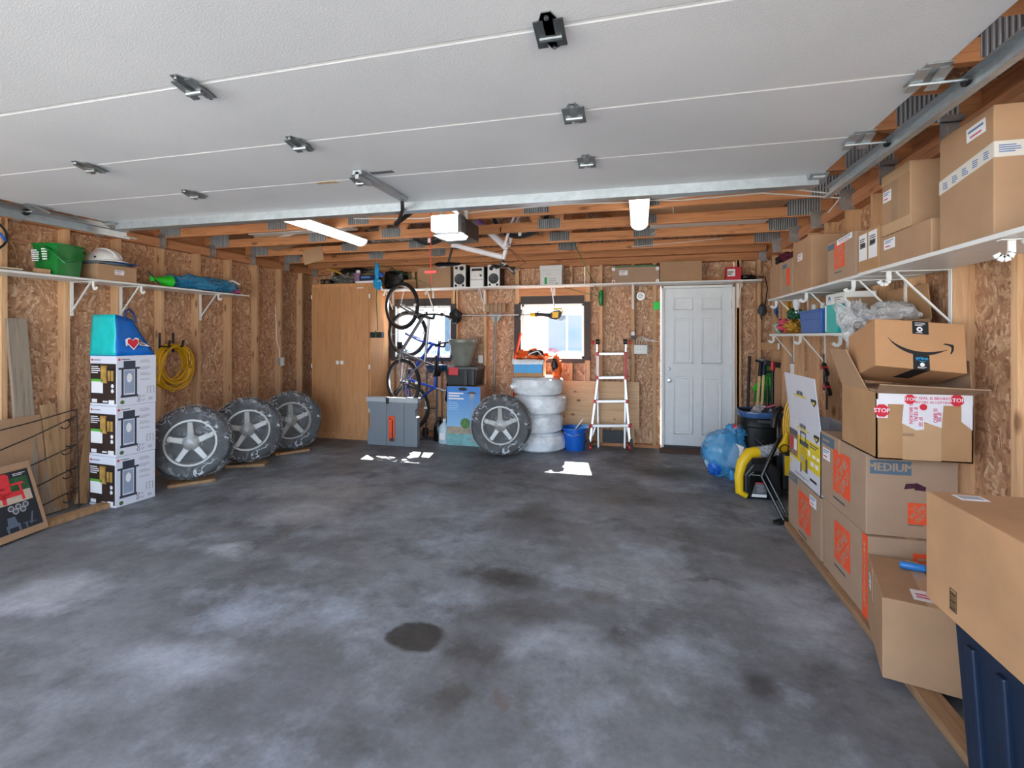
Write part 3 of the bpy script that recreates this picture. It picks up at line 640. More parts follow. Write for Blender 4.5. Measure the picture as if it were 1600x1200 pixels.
Fb.polys([[(.19, .09), (.23, .085), (.28, .075), (.25, .1), (.21, .115)]], PAPER, 'emblem', 1); Fb.polys([[(.195, .095), (.23, .09), (.25, .095), (.21, .11)]], mat('emblem_brown', '#8a5a2b', .5), 'emblem', 3); Fb.disc(.2, .125, .014, mat('emblem_brown', '#8a5a2b', .5), 'emblem', 2)
# --- shelf items, nearest first
pail = onx(92, 400, -4.745); r = .125
t = thing('square_pail', 'green plastic square pail with folding handle on the white shelf', 'bucket', (-4.745, pail.y, ZL), .15)
MB().lathe([(r * .82, .002), (r * .84, .0), (r, .25), (r * 1.06, .252), (r * 1.06, .265), (r * .98, .265), (r * .8, .008)], 24, sq=.7).build('pail_body', GREEN, t, True)
MB().tube([(.0, -.15, .235), (.1, -.16, .2), (.175, -.11, .1), (.175, .05, .15), (.1, .155, .22), (.0, .15, .235)], .007, 8).build('pail_handle', GREEN, t, True)
Fp = Face(t, (-.11, -.137, .02), (1, 0, 0), Vector((0, -.115, 1)).normalized()); Fp.lines(.035, .09, .08, .1, 6, PAPER, 1, .5, 3); Fp.lines(.13, .1, .05, .1, 5, PAPER, 1, .5, 5)
t, F, s = lcarton('shallow tan carton on the shelf under the white hard hat', 152, 214, -4.62, ZL, 411, .28)
sticker(F['R'], s[1] * .42, s[2] * .42, s[1] * .24, s[2] * .3); cy, cs = t.location.y, s; ct = ZL + s[2]
SLATE = mat('slate_plastic', '#53646e', .5); NAVYP = mat('blue_lid', '#174f9c', .4)
t = thing('respirator_case', 'flat slate grey case with blue lid on the tan shelf carton', 'case', (-4.75, cy, ct))
MB().lathe([(.15, 0), (.165, .008), (.165, .02), (.15, .026)], 24, (0, 0, 0)).xf(Matrix.Diagonal((.9, 1.25, 1, 1))).build('case_body', SLATE, t, True)
MB().box((.02, -.02, .024), (.14, .19, .034)).build('case_lid', NAVYP, t, bevel=.006)
t = thing('hard_hat', 'white hard hat on top of the shelf carton', 'hard hat', (-4.76, cy - .02, ct + .036), .3)
prof = [(.128, 0)] + [(.128 * math.cos(a), .118 * math.sin(a)) for a in [i * PI / 2 / 9 for i in range(9)]] + [(.001, .118)]
MB().lathe(prof, 28).xf(Matrix.Diagonal((1.12, .98, 1, 1))).build('shell', mat('hat_white', '#eeeeec', .25, var=0), t, True)
MB().lathe([(.12, -.002), (.15, -.004), (.15, .003), (.12, .012)], 28, closed=True).xf(Matrix.Translation((.02, 0, 0)) @ Matrix.Diagonal((1.15, .95, 1, 1))).build('brim', MC['hat_white'], t, True)
mb = MB()
for k in (-1, 0, 1): mb.tube([(.13 * math.cos(a) * 1.1, k * .035 * math.cos(a * .6), .12 * math.sin(a) + .002) for a in [PI * j / 12 for j in range(1, 12)]], .007, 6)
mb.build('ridge', MC['hat_white'], t, True); MB().cyl((.02, -.126, .03), (.02, -.133, .03), .008).build('slot_plug', BLACK, t)
g = onx(251, 440, -4.70)
t = thing('garden_scoop', 'bright lime green plastic scoop lying on the white shelf', 'scoop', (-4.70, g.y, ZL), .5)
MB().lathe([(.02, -.13), (.03, -.05), (.062, .12), (.066, .125), (.058, .12), (.02, -.1)], 18, (0, 0, .066), (.2, 1, 0)).build('scoop_bowl', LIME, t, True)
MB().tube([(0, -.05, .06), (-.02, -.13, .075), (-.03, -.15, .12)], [.02, .016, .01], 10).build('scoop_handle', LIME, t, True)
MB().tube([(-.03, -.19, .13), (.0, -.1, .05), (.02, -.06, .02)], .008, 6).build('scoop_clip', DGREY, t, True)
b = onx(318, 440, -4.76)
t = thing('water_bag', 'clear blue plastic bag of bottles lying on the shelf end', 'bag', (-4.76, b.y, ZL))
MB().blob((0, 0, .082), (.12, .44, .085), 18, .22, 3.2, 4, flat=.002, pw=.8).build('bag_film', film('blue_film', '#2f8fc0', .5, .1, 14, .4, .65, .4, .3), t, True)
for k in range(3): MB().lathe([(.045, 0), (.052, .015), (.052, .15), (.02, .19), (.02, .21)], 14, (-.02 + .02 * k, -.3 + .24 * k, .06), (.1, 1, 0)).build('bottle', mat('bottle_blue', '#2f86b8', .2), t, True)
MB().tube([(.02, .3, .14), (.05, .36, .16), (.05, .46, .13)], .012, 8).build('bag_handle', PAPER, t, True)
MB().cyl((.06, .37, .035), (.09, .42, .03), .022, n=14).build('bottle_cap', mat('pink_cap', '#a0417e', .4), t, True)
for k, (yy, rr, zz) in enumerate(((2.62, .1, 0), (2.56, -.2, .012))):
    t = tag(MB().box((-.11, -.2, 0), (.11, .2, .01)).build('wood_offcut', mat('pale_board', '#cdbfa6', .7), bevel=.001), ('lower' if k == 0 else 'upper') + ' thin pale board at the shelf end near the green pail', 'board', 'offcuts on the shelf'); t.location = (-4.76, yy, ZL + zz); t.rotation_euler.z = rr
t = tag(MB().box((-.02, -.05, 0), (.02, .05, .045)).build('wood_block', STUDZ, bevel=.002), 'small pale wood block on the shelf beside the green pail', 'wood block'); t.location = (-4.68, 2.90, ZL)
# racket handle poking in at the frame edge
p = onx(6, 370, -4.8)
t = thing('tennis_racket', 'racket with blue throat hanging at the stud', 'racket', p)
MB().tube([(0, -.32 + .16 * math.sin(a), .0 + .13 * math.cos(a)) for a in [2 * PI * i / 24 for i in range(24)]], .009, 8, True).xf(Matrix.Translation((0, .18, 0))).build('racket_hoop', BLACK, t, True)
MB().tube([(0, -.16, .05), (0, -.02, .02), (0, .01, -.03)], .01, 8).build('racket_throat', BLUE, t, True)
MB().box((-.11, -.02, -.004), (.0, .0, .004)).build('wall_peg', GALV, t)
# --- hose coil on hooks
HOSE = mat('yellow_hose', '#d9a512', .4, var=.12); hc = onx(270, 568, SXL + .05)
t = thing('air_hose', 'coiled yellow air hose hanging from black wall hooks', 'hose', hc)
mb = MB(); pts = []
for k in range(9):
    R_ = .185 + .02 * math.sin(k * 2.3); oy = .012 * math.cos(k * 1.9) - .03 * math.sin(k * .7); oz = -.03 * abs(math.sin(k * 1.3)) + .185 - R_
    for i in range(28):
        a = 2 * PI * i / 28; pts.append((.012 * k - .045 + .006 * math.sin(a * 3), oy + R_ * math.cos(a), oz + R_ * 1.12 * math.sin(a)))
mb.tube(pts, .0105, 7).build('hose_coil', HOSE, t, True)
MB().tube([(.04, -.16, -.02), (.03, -.19, -.2), (.02, -.02, -.30), (.03, .13, -.22), (.03, .17, -.05)], .0105, 7).build('hose_tail', HOSE, t, True)
MB().cyl((.055, .16, .02), (.055, .155, .12), .012, n=10).cyl((.055, .155, .12), (.055, .152, .15), .008, n=10).build('hose_fitting', mat('brass', '#9a7a35', .35, .9), t, True)
for y in (-.105, .05):
    w = MB().box((-.056, -.012, .12), (-.05, .012, .33)).bar((-.05, 0, .19), (.07, 0, .18), .02, .012).bar((.07, 0, .18), (.085, 0, .25), .012, .02, (0, 1, 0)).build('wall_hook', BLACK, t)
    w.location.y = y
# --- boards and wire gate leaning on the left wall
WOODG = lumber('weathered_board', '#9c8b7a', '#75675a', 2); WOODB = lumber('old_board', '#a8845f', '#84613f', 2)
def lean(label, x0, y0, x1, y1, w, th, m, Xtop=SXL + .02, name='leaning_board', zb=0.0, cat='board', flat=(1, 0, 0)):
    """board from a floor pixel to a top pixel near the wall"""
    p = onx(x0, y0, -4.66); p.z = zb; q = onx(x1, y1, Xtop); d = q - p; L = d.length
    up = d.normalized(); side_ = Vector((0, 1, 0)); side_ = (side_ - up * side_.dot(up)).normalized(); nn = side_.cross(up)
    o = MB().box((-th / 2, -w / 2, 0), (th / 2, w / 2, L)).build(name, m, bevel=.002); o.matrix_basis = Matrix((( -nn.x, side_.x, up.x, p.x), (-nn.y, side_.y, up.y, p.y), (-nn.z, side_.z, up.z, p.z + .012), (0, 0, 0, 1)))
    return tag(o, label, cat, 'scrap boards by the wire gate')
lean('long wide grey board leaning beside the bare stud, tallest of the scraps', 50, 800, 25, 500, .13, .03, WOODG, SXL + .03)
lean('short wide weathered grey board behind the wire gate', 72, 806, 52, 660, .2, .03, WOODG, SXL + .10, zb=.0)
lean('narrow brown knotty board behind the wire gate', 95, 800, 74, 634, .10, .025, WOODB, SXL + .14)
lean('brown board leaning against the lantern carton stack', 126, 785, 148, 642, .085, .03, WOODB, SXL + .03)
o = MB().box((-.05, -.75, 0), (.05, .55, .04)).build('floor_board', WOODB, bevel=.002); o.location = (-4.4, 2.72, 0); tag(o, 'brown board lying on the floor in front of the wire gate', 'board')
gA, gB, gC, gD = onx(24, 662, -4.66), onx(117, 640, -4.66), onz(122, 792), onz(78, 806)
t = thing('wire_gate', 'rusty wire trellis panel with curled hooks leaning by the lantern cartons', 'trellis', (-4.6, 2.95, 0)); WIRE = mat('rusty_wire', '#3c3633', .6, .6)
L0 = t.location
def WP(u, v): return Vector((-4.60 - .03 * v, 2.5 + .62 * u, .008 + .83 * v)) - L0
for u in (0, 1.0): MB().cyl(WP(u, 0), WP(u, 1 if u else .88), .006, n=6).build('upright_wire', WIRE, t, True)
for v0, v1 in ((.88, 1.0), (.68, .93), (.44, .64), (.22, .42), (.03, .2)): MB().tube([WP(0, v0), WP(.5, (v0 + v1) / 2 - .01), WP(1.0, v1)], .005, 6).build('cross_wire', WIRE, t, True)
for v in (.86, .6, .36, .12):
    c = WP(.86, v); MB().tube([WP(.98, v + .04), WP(.86, v + .035)] + [c + Vector((0, .035 * math.sin(a), .035 * math.cos(a))) for a in [i * PI / 6 for i in range(9)]], .005, 6).build('curl_hook', WIRE, t, True)
p = onz(26, 760); pieces = []
# chair carton and plain cardboard sheet
def leaning_carton(name, label, c0, c1, ztop, th, lean_, m):
    """flat carton standing on floor edge c0->c1, leaning back to the left wall"""
    c0, c1 = Vector(c0), Vector(c1); u = (c1 - c0); L = u.length; u.normalize(); n = u.cross(Vector((0, 0, 1))); ang = lean_
    v = Vector((0, 0, 1)) * math.cos(ang) - n * math.sin(ang); nn = u.cross(v)
    t = thing(name, label, 'box', c0); t.matrix_basis = Matrix(((u.x, v.x, nn.x, c0.x), (u.y, v.y, nn.y, c0.y), (u.z, v.z, nn.z, c0.z + .004 + th * math.sin(ang) * 0), (0, 0, 0, 1)))
    H = ztop / math.cos(ang)
    MB().box((0, 0, -th), (L, H, 0)).build('carton_body', m, t, bevel=.003)
    return t, Face(t, (0, 0, 0), (1, 0, 0), (0, 1, 0)), L, H
c1 = onz(77, 824, .012); c0 = c1 + Vector((.14, -.74, 0))
t, F, L, H = leaning_carton('chair_carton', 'cardboard carton printed with a red garden chair, leaning by the wire trellis', c0, c1, .50, .06, .32, CARD)
ox = L - .30; CHB = mat('print_near_black', '#23262c', .5, var=.1)
F.rect(L - .62, .05, L - .03, H - .05, CHB, 'print', 1)
F.rect(L - .60, .2, L - .345, H - .06, mat('print_patio', '#c9b9a4', .6, var=.15), 'print', 2); F.rect(L - .60, H * .52, L - .345, H - .06, mat('print_foliage', '#3f9a3c', .6, var=.4, scale=30), 'print', 3); F.rect(L - .335, .05, L - .332, H - .05, PAPER, 'print', 2)
u0 = L - .31
F.rect(u0 + .0, H * .47, L - .05, H * .62, MC['print_patio'], 'print', 2); F.rect(u0, H * .62, L - .05, H - .1, mat('print_fence', '#2c5a34', .6, var=.4, scale=25), 'print', 2); F.disc(u0 + .05, H * .75, .06, mat('print_lime', '#76c022', .6, var=.3, scale=40), 'print', 3)
F.rects([(u0 + .01, H - .1, L - .05, H - .06)], CHB, 'print', 4)
red = mat('print_chair_red', '#e2353c', .6, var=.05)
F.polys([[(u0 + .06, H * .6), (u0 + .13, H * .6), (u0 + .14, H * .86), (u0 + .12, H * .89), (u0 + .08, H * .89), (u0 + .05, H * .84)], [(u0 + .045, H * .56), (u0 + .2, H * .56), (u0 + .2, H * .62), (u0 + .05, H * .64)], [(u0 + .02, H * .68), (u0 + .09, H * .68), (u0 + .09, H * .71), (u0 + .02, H * .71)], [(u0 + .14, H * .71), (u0 + .225, H * .71), (u0 + .225, H * .74), (u0 + .14, H * .74)], [(u0 + .19, H * .49), (u0 + .21, H * .49), (u0 + .205, H * .72), (u0 + .19, H * .72)], [(u0 + .06, H * .48), (u0 + .085, H * .48), (u0 + .09, H * .6), (u0 + .06, H * .6)]], red, 'chair_picture', 5)
for k, (a, b) in enumerate(((.1, .41), (.15, .415), (.2, .42), (.125, .36), (.175, .365))): F.disc(u0 + a, H * b, .021, PRINTLG, 'print', 2); F.disc(u0 + a, H * b, .013, PRINTDG, 'print', 3)
F.polys([[(u0 + .05, H * .16), (u0 + .12, H * .16), (u0 + .11, H * .3), (u0 + .06, H * .3)], [(u0 + .04, H * .1), (u0 + .055, H * .1), (u0 + .055, H * .2), (u0 + .04, H * .2)], [(u0 + .115, H * .1), (u0 + .13, H * .1), (u0 + .13, H * .2), (u0 + .115, H * .2)], [(u0 + .15, H * .17), (u0 + .24, H * .15), (u0 + .24, H * .16), (u0 + .15, H * .18)], [(u0 + .21, H * .14), (u0 + .235, H * .3), (u0 + .225, H * .3), (u0 + .195, H * .14)], [(u0 + .165, H * .1), (u0 + .175, H * .1), (u0 + .175, H * .18), (u0 + .165, H * .18)]], mat('print_steel_blue', '#5f6c80', .6, var=.05), 'print', 2)
F.lines(u0 + .17, H - .09, .09, .022, 2, PAPER, 5, .4)
c1 = onz(60, 800, .012); c1.x = -4.68; c1.y += .02; c0 = c1 + Vector((.1, -.6, 0)); 
t, F, L, H = leaning_carton('flat_cardboard', 'plain folded cardboard sheet behind the red chair carton', c0, c1, .80, .03, .1, CARD); F.rect(L * .62, .01, L * .625, H - .01, CARDD, 'fold_line'); F.rect(L * .3, .01, L * .305, H - .01, CARDD, 'fold_line')
o = MB().box((-.012, -.09, 0), (.012, .05, .34)).build('red_board', mat('red_paint', '#b5242a', .5), bevel=.002); o.location = (-4.62, 3.74, .47); 
tag(o, 'short red painted board behind the lantern cartons', 'board'); o.location = (-4.78, 3.75, 0); o.scale.z = 2.3
# --- electrical box on a stud
p = onx(438, 565, SXL); y_ = 2.789 + 7 * .4487
t = thing('junction_box', 'grey metal electrical box with white plate on the stud near the cabinet', 'junction box', (SXL, y_ - .02, p.z))
MB().box((0, -.05, -.055), (.04, .02, .055)).build('box_body', GREY, t, bevel=.003); MB().box((.04, -.05, -.058), (.046, .025, .058)).build('cover_plate', WHITE, t, bevel=.002); MB().tube([(.01, -.03, .055), (.01, -.03, .16), (-.03, -.04, .3), (-.06, -.03, .8)], .005, 6).build('cable', WHITE, t, True)
# ================================================================== wheels in clear bags
FILM = film('clear_film', '#e4eaf0', .08, .06, 8, .53, .60, .5, .7, .035); ALLOY = mat('alloy', '#8e8c89', .38, .7, var=.06)
def wheel(label, base, yaw, tilt, R=.362, W=.235, seed=1, group='wheels in clear plastic bags'):
    """stands on its tread at base; local -Y is the outer face before yaw"""
    t = thing('spare_wheel', label, 'wheel', base, 0, group); t.rotation_euler = (-tilt, 0, yaw); t.matrix_basis = Matrix.LocRotScale(Vector(base), t.rotation_euler, Vector((1, 1, 1)))
    c = Vector((0, 0, R)); w = W / 2; ri = R * .60
    prof = [(ri, -w * .8), (ri + .03, -w * .98), (R * .83, -w * 1.03), (R * .94, -w * .93), (R * .985, -w * .7), (R, -w * .4), (R, w * .4), (R * .985, w * .7), (R * .94, w * .93), (R * .8, w * 1.03), (ri, w * .85)]
    MB().lathe(prof, 40, c, (0, 1, 0), closed=True).build('tyre', RUBBER, t, True)
    rim = MB().lathe([(ri + .004, -w * .82), (ri + .012, -w * .9), (ri - .006, -w * .9), (ri - .02, -w * .7), (ri - .03, w * .3), (ri + .004, w * .85)], 36, c, (0, 1, 0), closed=True).build('rim', ALLOY, t, True)
    MB().lathe([(ri - .02, w * .1), (.0005, w * .1)], 24, c, (0, 1, 0), cap=False).build('rim_shade_disc', mat('rim_inner', '#3a3a3c', .7), rim)  # dark disc stands in for the shade behind the spokes
    for k in range(5):
        a = 2 * PI * k / 5 + PI / 2 + .05; d = Vector((math.cos(a), 0, math.sin(a))); e = Vector((-math.sin(a), 0, math.cos(a)))
        mb = MB(); A = [c + d * .03 - e * .036, c + d * .03 + e * .036, c + d * (ri - .008) + e * .026, c + d * (ri - .008) - e * .026]; y0, y1 = -w * .62, -w * .8
        q = [A[0] + Vector((0, y0, 0)), A[1] + Vector((0, y0, 0)), A[2] + Vector((0, y1, 0)), A[3] + Vector((0, y1, 0))]; mb.add(q + [p + Vector((0, .035, 0)) for p in q], [(0, 1, 2, 3), (7, 6, 5, 4), (0, 4, 5, 1), (1, 5, 6, 2), (2, 6, 7, 3), (3, 7, 4, 0)]).build('spoke', ALLOY, rim, bevel=.008)
        a += PI / 5; MB().cyl(c + Vector((math.cos(a) * .057, -w * .72, math.sin(a) * .057)), c + Vector((math.cos(a) * .057, -w * .5, math.sin(a) * .057)), .012, n=6).build('lug_hole', BLACK, rim)
    MB().lathe([(.001, -w * .82), (.03, -w * .8), (.075, -w * .68), (.08, -w * .4)], 20, c, (0, 1, 0), cap=False).build('hub', ALLOY, rim, True)
    # loose plastic bag, gathered on top
    def bagv(u, v):
        a = 2 * PI * v; rr = [(.02, -w - .012), (R * .55, -w - .014), (R * .9, -w - .02), (R * 1.03, -w * .6), (R * 1.05, 0), (R * 1.03, w * .6), (R * .9, w + .02), (.02, w + .015)]
        x = u * (len(rr) - 1); i = min(int(x), len(rr) - 2); f = x - i; r0 = rr[i][0] * (1 - f) + rr[i + 1][0] * f; y = rr[i][1] * (1 - f) + rr[i + 1][1] * f
        p = Vector((math.cos(a) * r0, y, math.sin(a) * r0)); nz = noise.noise(p * 6 + Vector((seed * 5, 0, 0))); n2 = noise.noise(p * 17 + Vector((0, seed * 5, 0)))
        k = r0 / R; p += Vector((p.x * .05 * nz * k, -abs(nz) * .012 * k, p.z * .05 * nz * k)) + Vector((0, -.008 * n2 * (1 if y < 0 else -1), 0))
        if math.sin(a) < -.6 and abs(math.cos(a)) > .25 and r0 > R * .9: p.x *= 1.1
        p += c; p.z = max(p.z, .004); return p
    MB().sheet(bagv, 21, 56).build('plastic_bag', FILM, t, True)
    return t
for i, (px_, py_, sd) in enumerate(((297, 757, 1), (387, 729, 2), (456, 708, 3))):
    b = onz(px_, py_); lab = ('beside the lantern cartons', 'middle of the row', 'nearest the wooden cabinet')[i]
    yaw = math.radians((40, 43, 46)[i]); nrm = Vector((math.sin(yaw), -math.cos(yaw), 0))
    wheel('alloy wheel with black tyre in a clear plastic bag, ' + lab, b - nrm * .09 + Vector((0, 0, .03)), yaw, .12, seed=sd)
    o = MB().box((-.2, -.09, 0), (.2, .09, .028)).build('timber_offcut', WOODB, bevel=.002); o.location = b - nrm * .06; o.rotation_euler.z = yaw + (.2, -.3, .15)[i]; tag(o, 'flat timber offcut under the bagged wheel ' + lab, 'board', 'offcuts under wheels')
# ================================================================== back wall: cabinet
CABW = lumber('cabinet_oak', '#c08a5c', '#a8713f', 2, False)
a, b = onz(487, 684), onz(578, 690); cx0, cx1, cyf = a.x, b.x, 6.09; cz = ony(530, 443, cyf).z
t = thing('storage_cabinet', 'tall two door oak veneer storage cabinet', 'cabinet', ((cx0 + cx1) / 2, cyf + .26, 0)); hw = (cx1 - cx0) / 2
MB().box((-hw, -.24, .06), (hw, .26, cz)).build('cabinet_body', CABW, t, bevel=.002)
MB().box((-hw + .03, -.2, 0), (hw - .03, .24, .06)).build('plinth', CABW, t)
for sx in (-1, 1):
    d = MB().box((min(sx * .002, sx * (hw - .02)), -.26, .1), (max(sx * .002, sx * (hw - .02)), -.241, cz - .05)).build('cabinet_door', CABW, t, bevel=.002)
    MB().box((sx * .035 - .024, -.268, 1.06), (sx * .035 + .024, -.26, 1.11)).build('latch_plate', WHITE, d, bevel=.002)
    for z in (.4, 1.0, 1.98): MB().box((sx * (hw - .012) - .008, -.262, z), (sx * (hw - .012) + .008, -.245, z + .06)).build('hinge', WHITE, d)
    if sx > 0: MB().box((.27, -.2615, cz - .075), (.37, -.26, cz - .062)).build('paper_strip', PAPER, d)
ct = cz
def at(x, y): return Vector((t.location.x + x, t.location.y + y, ct))
o = thing('toy_radio', 'small black and silver radio on the cabinet top', 'radio', at(-.33, -.08)); MB().box((-.08, -.05, 0), (.08, .05, .085)).build('radio_body', BLACK, o, bevel=.01); MB().cyl((.03, -.056, .04), (.03, -.05, .04), .028).build('radio_dial', STEEL, o, True); MB().cyl((-.04, -.056, .045), (-.04, -.05, .045), .02).build('radio_dial', STEEL, o, True); MB().cyl((.07, 0, .085), (.085, 0, .2), .008).build('antenna', STEEL, o)
o = thing('bundled_net', 'grey bundle of crumpled mesh on the cabinet top', 'net', at(-.02, -.05)); MB().blob((0, 0, .07), (.2, .14, .085), 16, .5, 3.5, 8, flat=.002).build('net_bundle', mat('grey_mesh', '#6c6862', .8, var=.35, scale=40, bump=.8, bscale=50), o, True); MB().tube([(-.15, -.1, .05), (-.05, -.14, .1), (.1, -.13, .05), (.2, -.08, .08)], .008).build('net_cord', DGREY, o, True)
o = thing('gift_packet', 'purple and white checked packet standing on the cabinet', 'packet', at(.2, -.12)); MB().blob((0, 0, .08), (.05, .04, .085), 12, .2, 3, 2, flat=.001, pw=.6).build('packet_body', mat('checked_purple', '#8d6a8b', .4, var=.5, scale=45), o, True); MB().blob((0, 0, .17), (.035, .02, .03), 8, .4, 4).build('packet_frill', PAPER, o, True)
o = thing('game_box', 'dark blue flat box on a white board on the cabinet', 'box', at(.37, -.1)); MB().box((-.11, -.09, .035), (.11, .09, .12)).build('box_body', mat('navy_box', '#16264f', .4, var=.3), o, bevel=.004); MB().box((-.16, -.1, 0), (.12, .1, .034)).build('white_board', PAPER, o); MB().box((-.08, -.0915, .07), (.06, -.09, .1)).build('print', PRINTB, o)
o = thing('camp_bag', 'black soft bag at the back of the cabinet top', 'bag', at(.02, .13)); MB().blob((0, 0, .13), (.34, .09, .13), 16, .3, 3, 5, flat=.002, pw=.7).build('bag_body', BLACK, o, True); MB().tube([(-.45, -.06, .27), (-.3, -.08, .22), (-.16, -.09, .16)], .015, 8).build('yellow_strap', mat('yellow_strap', '#c9a63c', .6), o, True); MB().tube([(.1, -.1, .16), (.25, -.1, .155), (.36, -.09, .15)], .012, 8).build('yellow_strap', MC['yellow_strap'], o, True)
# ================================================================== things on the back shelf
def bk(xl, xr, yt, Yf, dp, label, **k): return bcarton(label, xl, xr, Yf, ZB, yt, dp, **k)
t, F, s = bk(652, 704, 417, 6.42, .2, 'plain brown carton on the back shelf beside the stereo'); F['F'].rect(s[0] * .18, s[2] * .1, s[0] * .26, s[2] * .28, CARDD, 'print')
SILV = mat('silver_plastic', '#cfcfce', .3, .3, var=.03)
def speaker(xl, xr, lab, flip):
    a, b = ony(xl, 414, 6.40), ony(xr, 414, 6.40); w = b.x - a.x; h = a.z - ZB
    t = thing('stereo_speaker', lab, 'speaker', ((a.x + b.x) / 2, 6.40, ZB), 0, 'stereo speakers')
    MB().box((-w / 2, 0, 0), (w / 2 + .01, .2, h)).build('speaker_cabinet', BLACK, t, bevel=.004); MB().box((-w / 2, -.012, 0), (w / 2, 0, h)).build('front_panel', SILV, t, bevel=.004)
    for x, z, r_ in ((0, .36, .42), (.18 * flip, .83, .17), (-.25 * flip, .85, .11), (-.3, .08, .09), (.3, .08, .09)):
        dr = MB().lathe([(r_ * w, -.013), (r_ * w * .96, -.022), (r_ * w * .8, -.02), (r_ * w * .35, -.010), (r_ * w * .3, -.018), (.001, -.022)], 20, (x * w, 0, z * h), (0, 1, 0)).build('driver_cone', DGREY if r_ > .3 else BLACK, t, True)
speaker(709, 728, 'silver faced stereo speaker beside the plain brown carton', 1); speaker(762, 781, 'silver faced stereo speaker beside the white shelf carton', -1)
a, b = ony(735, 417, 6.41), ony(756, 417, 6.41); w = b.x - a.x; h = a.z - ZB
t = thing('stereo_unit', 'silver and black compact stereo between its speakers', 'stereo', ((a.x + b.x) / 2, 6.41, ZB))
MB().box((-w / 2 - .005, 0, 0), (w / 2 + .015, .2, h)).build('stereo_case', BLACK, t, bevel=.004); fp = MB().box((-w / 2, -.014, .0), (w / 2, 0, h * .98)).build('front_panel', SILV, t, bevel=.004)
MB().box((-w * .38, -.016, h * .78), (w * .38, -.014, h * .9)).build('display', BLACKG, fp); MB().box((-w * .45, -.016, h * .34), (w * .45, -.014, h * .36)).build('tray_gap', BLACK, fp)
for x in (-.2, .05): MB().box((x * w, -.018, h * .5), (x * w + .02, -.014, h * .54)).build('button', STEEL, fp)
MB().cyl((w * .3, -.026, h * .55), (w * .3, -.014, h * .55), .016).build('volume_knob', DGREY, fp, True)
t, F, s = bk(844, 878, 415, 6.42, .18, 'white archive carton with green print on the back shelf', m=mat('white_carton', '#dcdedd', .6, var=.03), tape=False)
MB().box((-s[0] / 2 - .006, -s[1] / 2 - .006, s[2] - .06), (s[0] / 2 + .006, s[1] / 2 + .006, s[2] + .004)).build('carton_lid', MC['white_carton'], t, bevel=.003)
GP = mat('print_forest', '#1f9a55', .6, var=0); F['F'].rect(s[0] * .2, s[2] * .06, s[0] * .32, s[2] * .4, GP); F['F'].lines(s[0] * .4, s[2] * .1, s[0] * .35, s[2] * .28, 3, PRINTLG, 1, .3); F['F'].rect(s[0] * .72, s[2] * .06, s[0] * .8, s[2] * .12, GP); F['F'].lines(s[0] * .25, s[2] * .55, s[0] * .4, .008, 1, PRINTLG, 1)
t, F, s = bk(956, 1030, 417, 6.42, .2, 'long low carton with taped white corners on the back shelf', m=CARD3, tape=False)
f = F['F']; sticker(f, s[0] * .16, s[2] * .5, s[0] * .18, s[2] * .3)
for u, v in ((0, 0), (.93, 0), (.93, .75), (0, .8)): f.rect(s[0] * u, s[2] * v, s[0] * (u + .07), s[2] * (v + .2), PAPER, 'tape_corner', 1)
f.disc(s[0] * .035, s[2] * .1, .012, PRINTR, 'print', 2)
o = MB().box((-s[0] * .45, -.06, 0), (s[0] * .46, .06, .022)).build('green_frame', mat('green_metal', '#2f6b3a', .35, var=.3, scale=30), bevel=.003); o.location = t.location + Vector((0, 0, s[2] + .003)); tag(o, 'thin green tray lying on the long low shelf carton', 'tray')
bk(1031, 1097, 408, 6.42, .22, 'large plain brown carton on the back shelf above the door', tape=False)
t, F, s = bk(1135, 1158, 417, 6.42, .12, 'small red and white packet on the back shelf end', m=mat('red_carton', '#cc1f36', .4, var=.08), tape=False, name='small_packet', cat='packet'); F['F'].rect(s[0] * .08, s[2] * .3, s[0] * .6, s[2] * .85, PAPER); F['F'].lines(s[0] * .1, s[2] * .4, s[0] * .4, s[2] * .3, 2, PRINTK, 3)
p = ony(1170, 430, 6.45); o = thing('cable_bundle', 'black coiled cables on the end of the back shelf', 'cable', (p.x, 6.47, ZB)); MB().blob((0, 0, .03), (.08, .06, .035), 10, .4, 4, 3, flat=.001).build('cable_coil', BLACK, o, True); MB().tube([(.1, -.02, .04), (.17, -.06, .03), (.2, -.04, -.1), (.19, .03, -.3), (.14, .06, -.4), (.16, .06, -.48)], .007, 6).build('hanging_cable', BLACK, o, True); MB().blob((.16, .04, -.36), (.05, .03, .07), 10, .3, 3, 6).build('adapter', DGREY, o, True)
t = thing('wire_rack_feet', 'black cooler bag on the shelf end above the window', 'bag', (-3.42, 6.5, ZB)); t.name = 'cooler_bag'
MB().blob((0, 0, .13), (.16, .12, .14), 14, .2, 3, 2, flat=.002, pw=.6).build('bag_body', BLACK, t, True); MB().tube([(-.1, -.1, .2), (0, -.14, .3), (.1, -.1, .2)], .01).build('bag_strap', BLACK, t, True)
t, F, s = bk(627, 650, 437, 6.44, .15, 'small open brown carton beside the black cooler bag', m=CARD2)
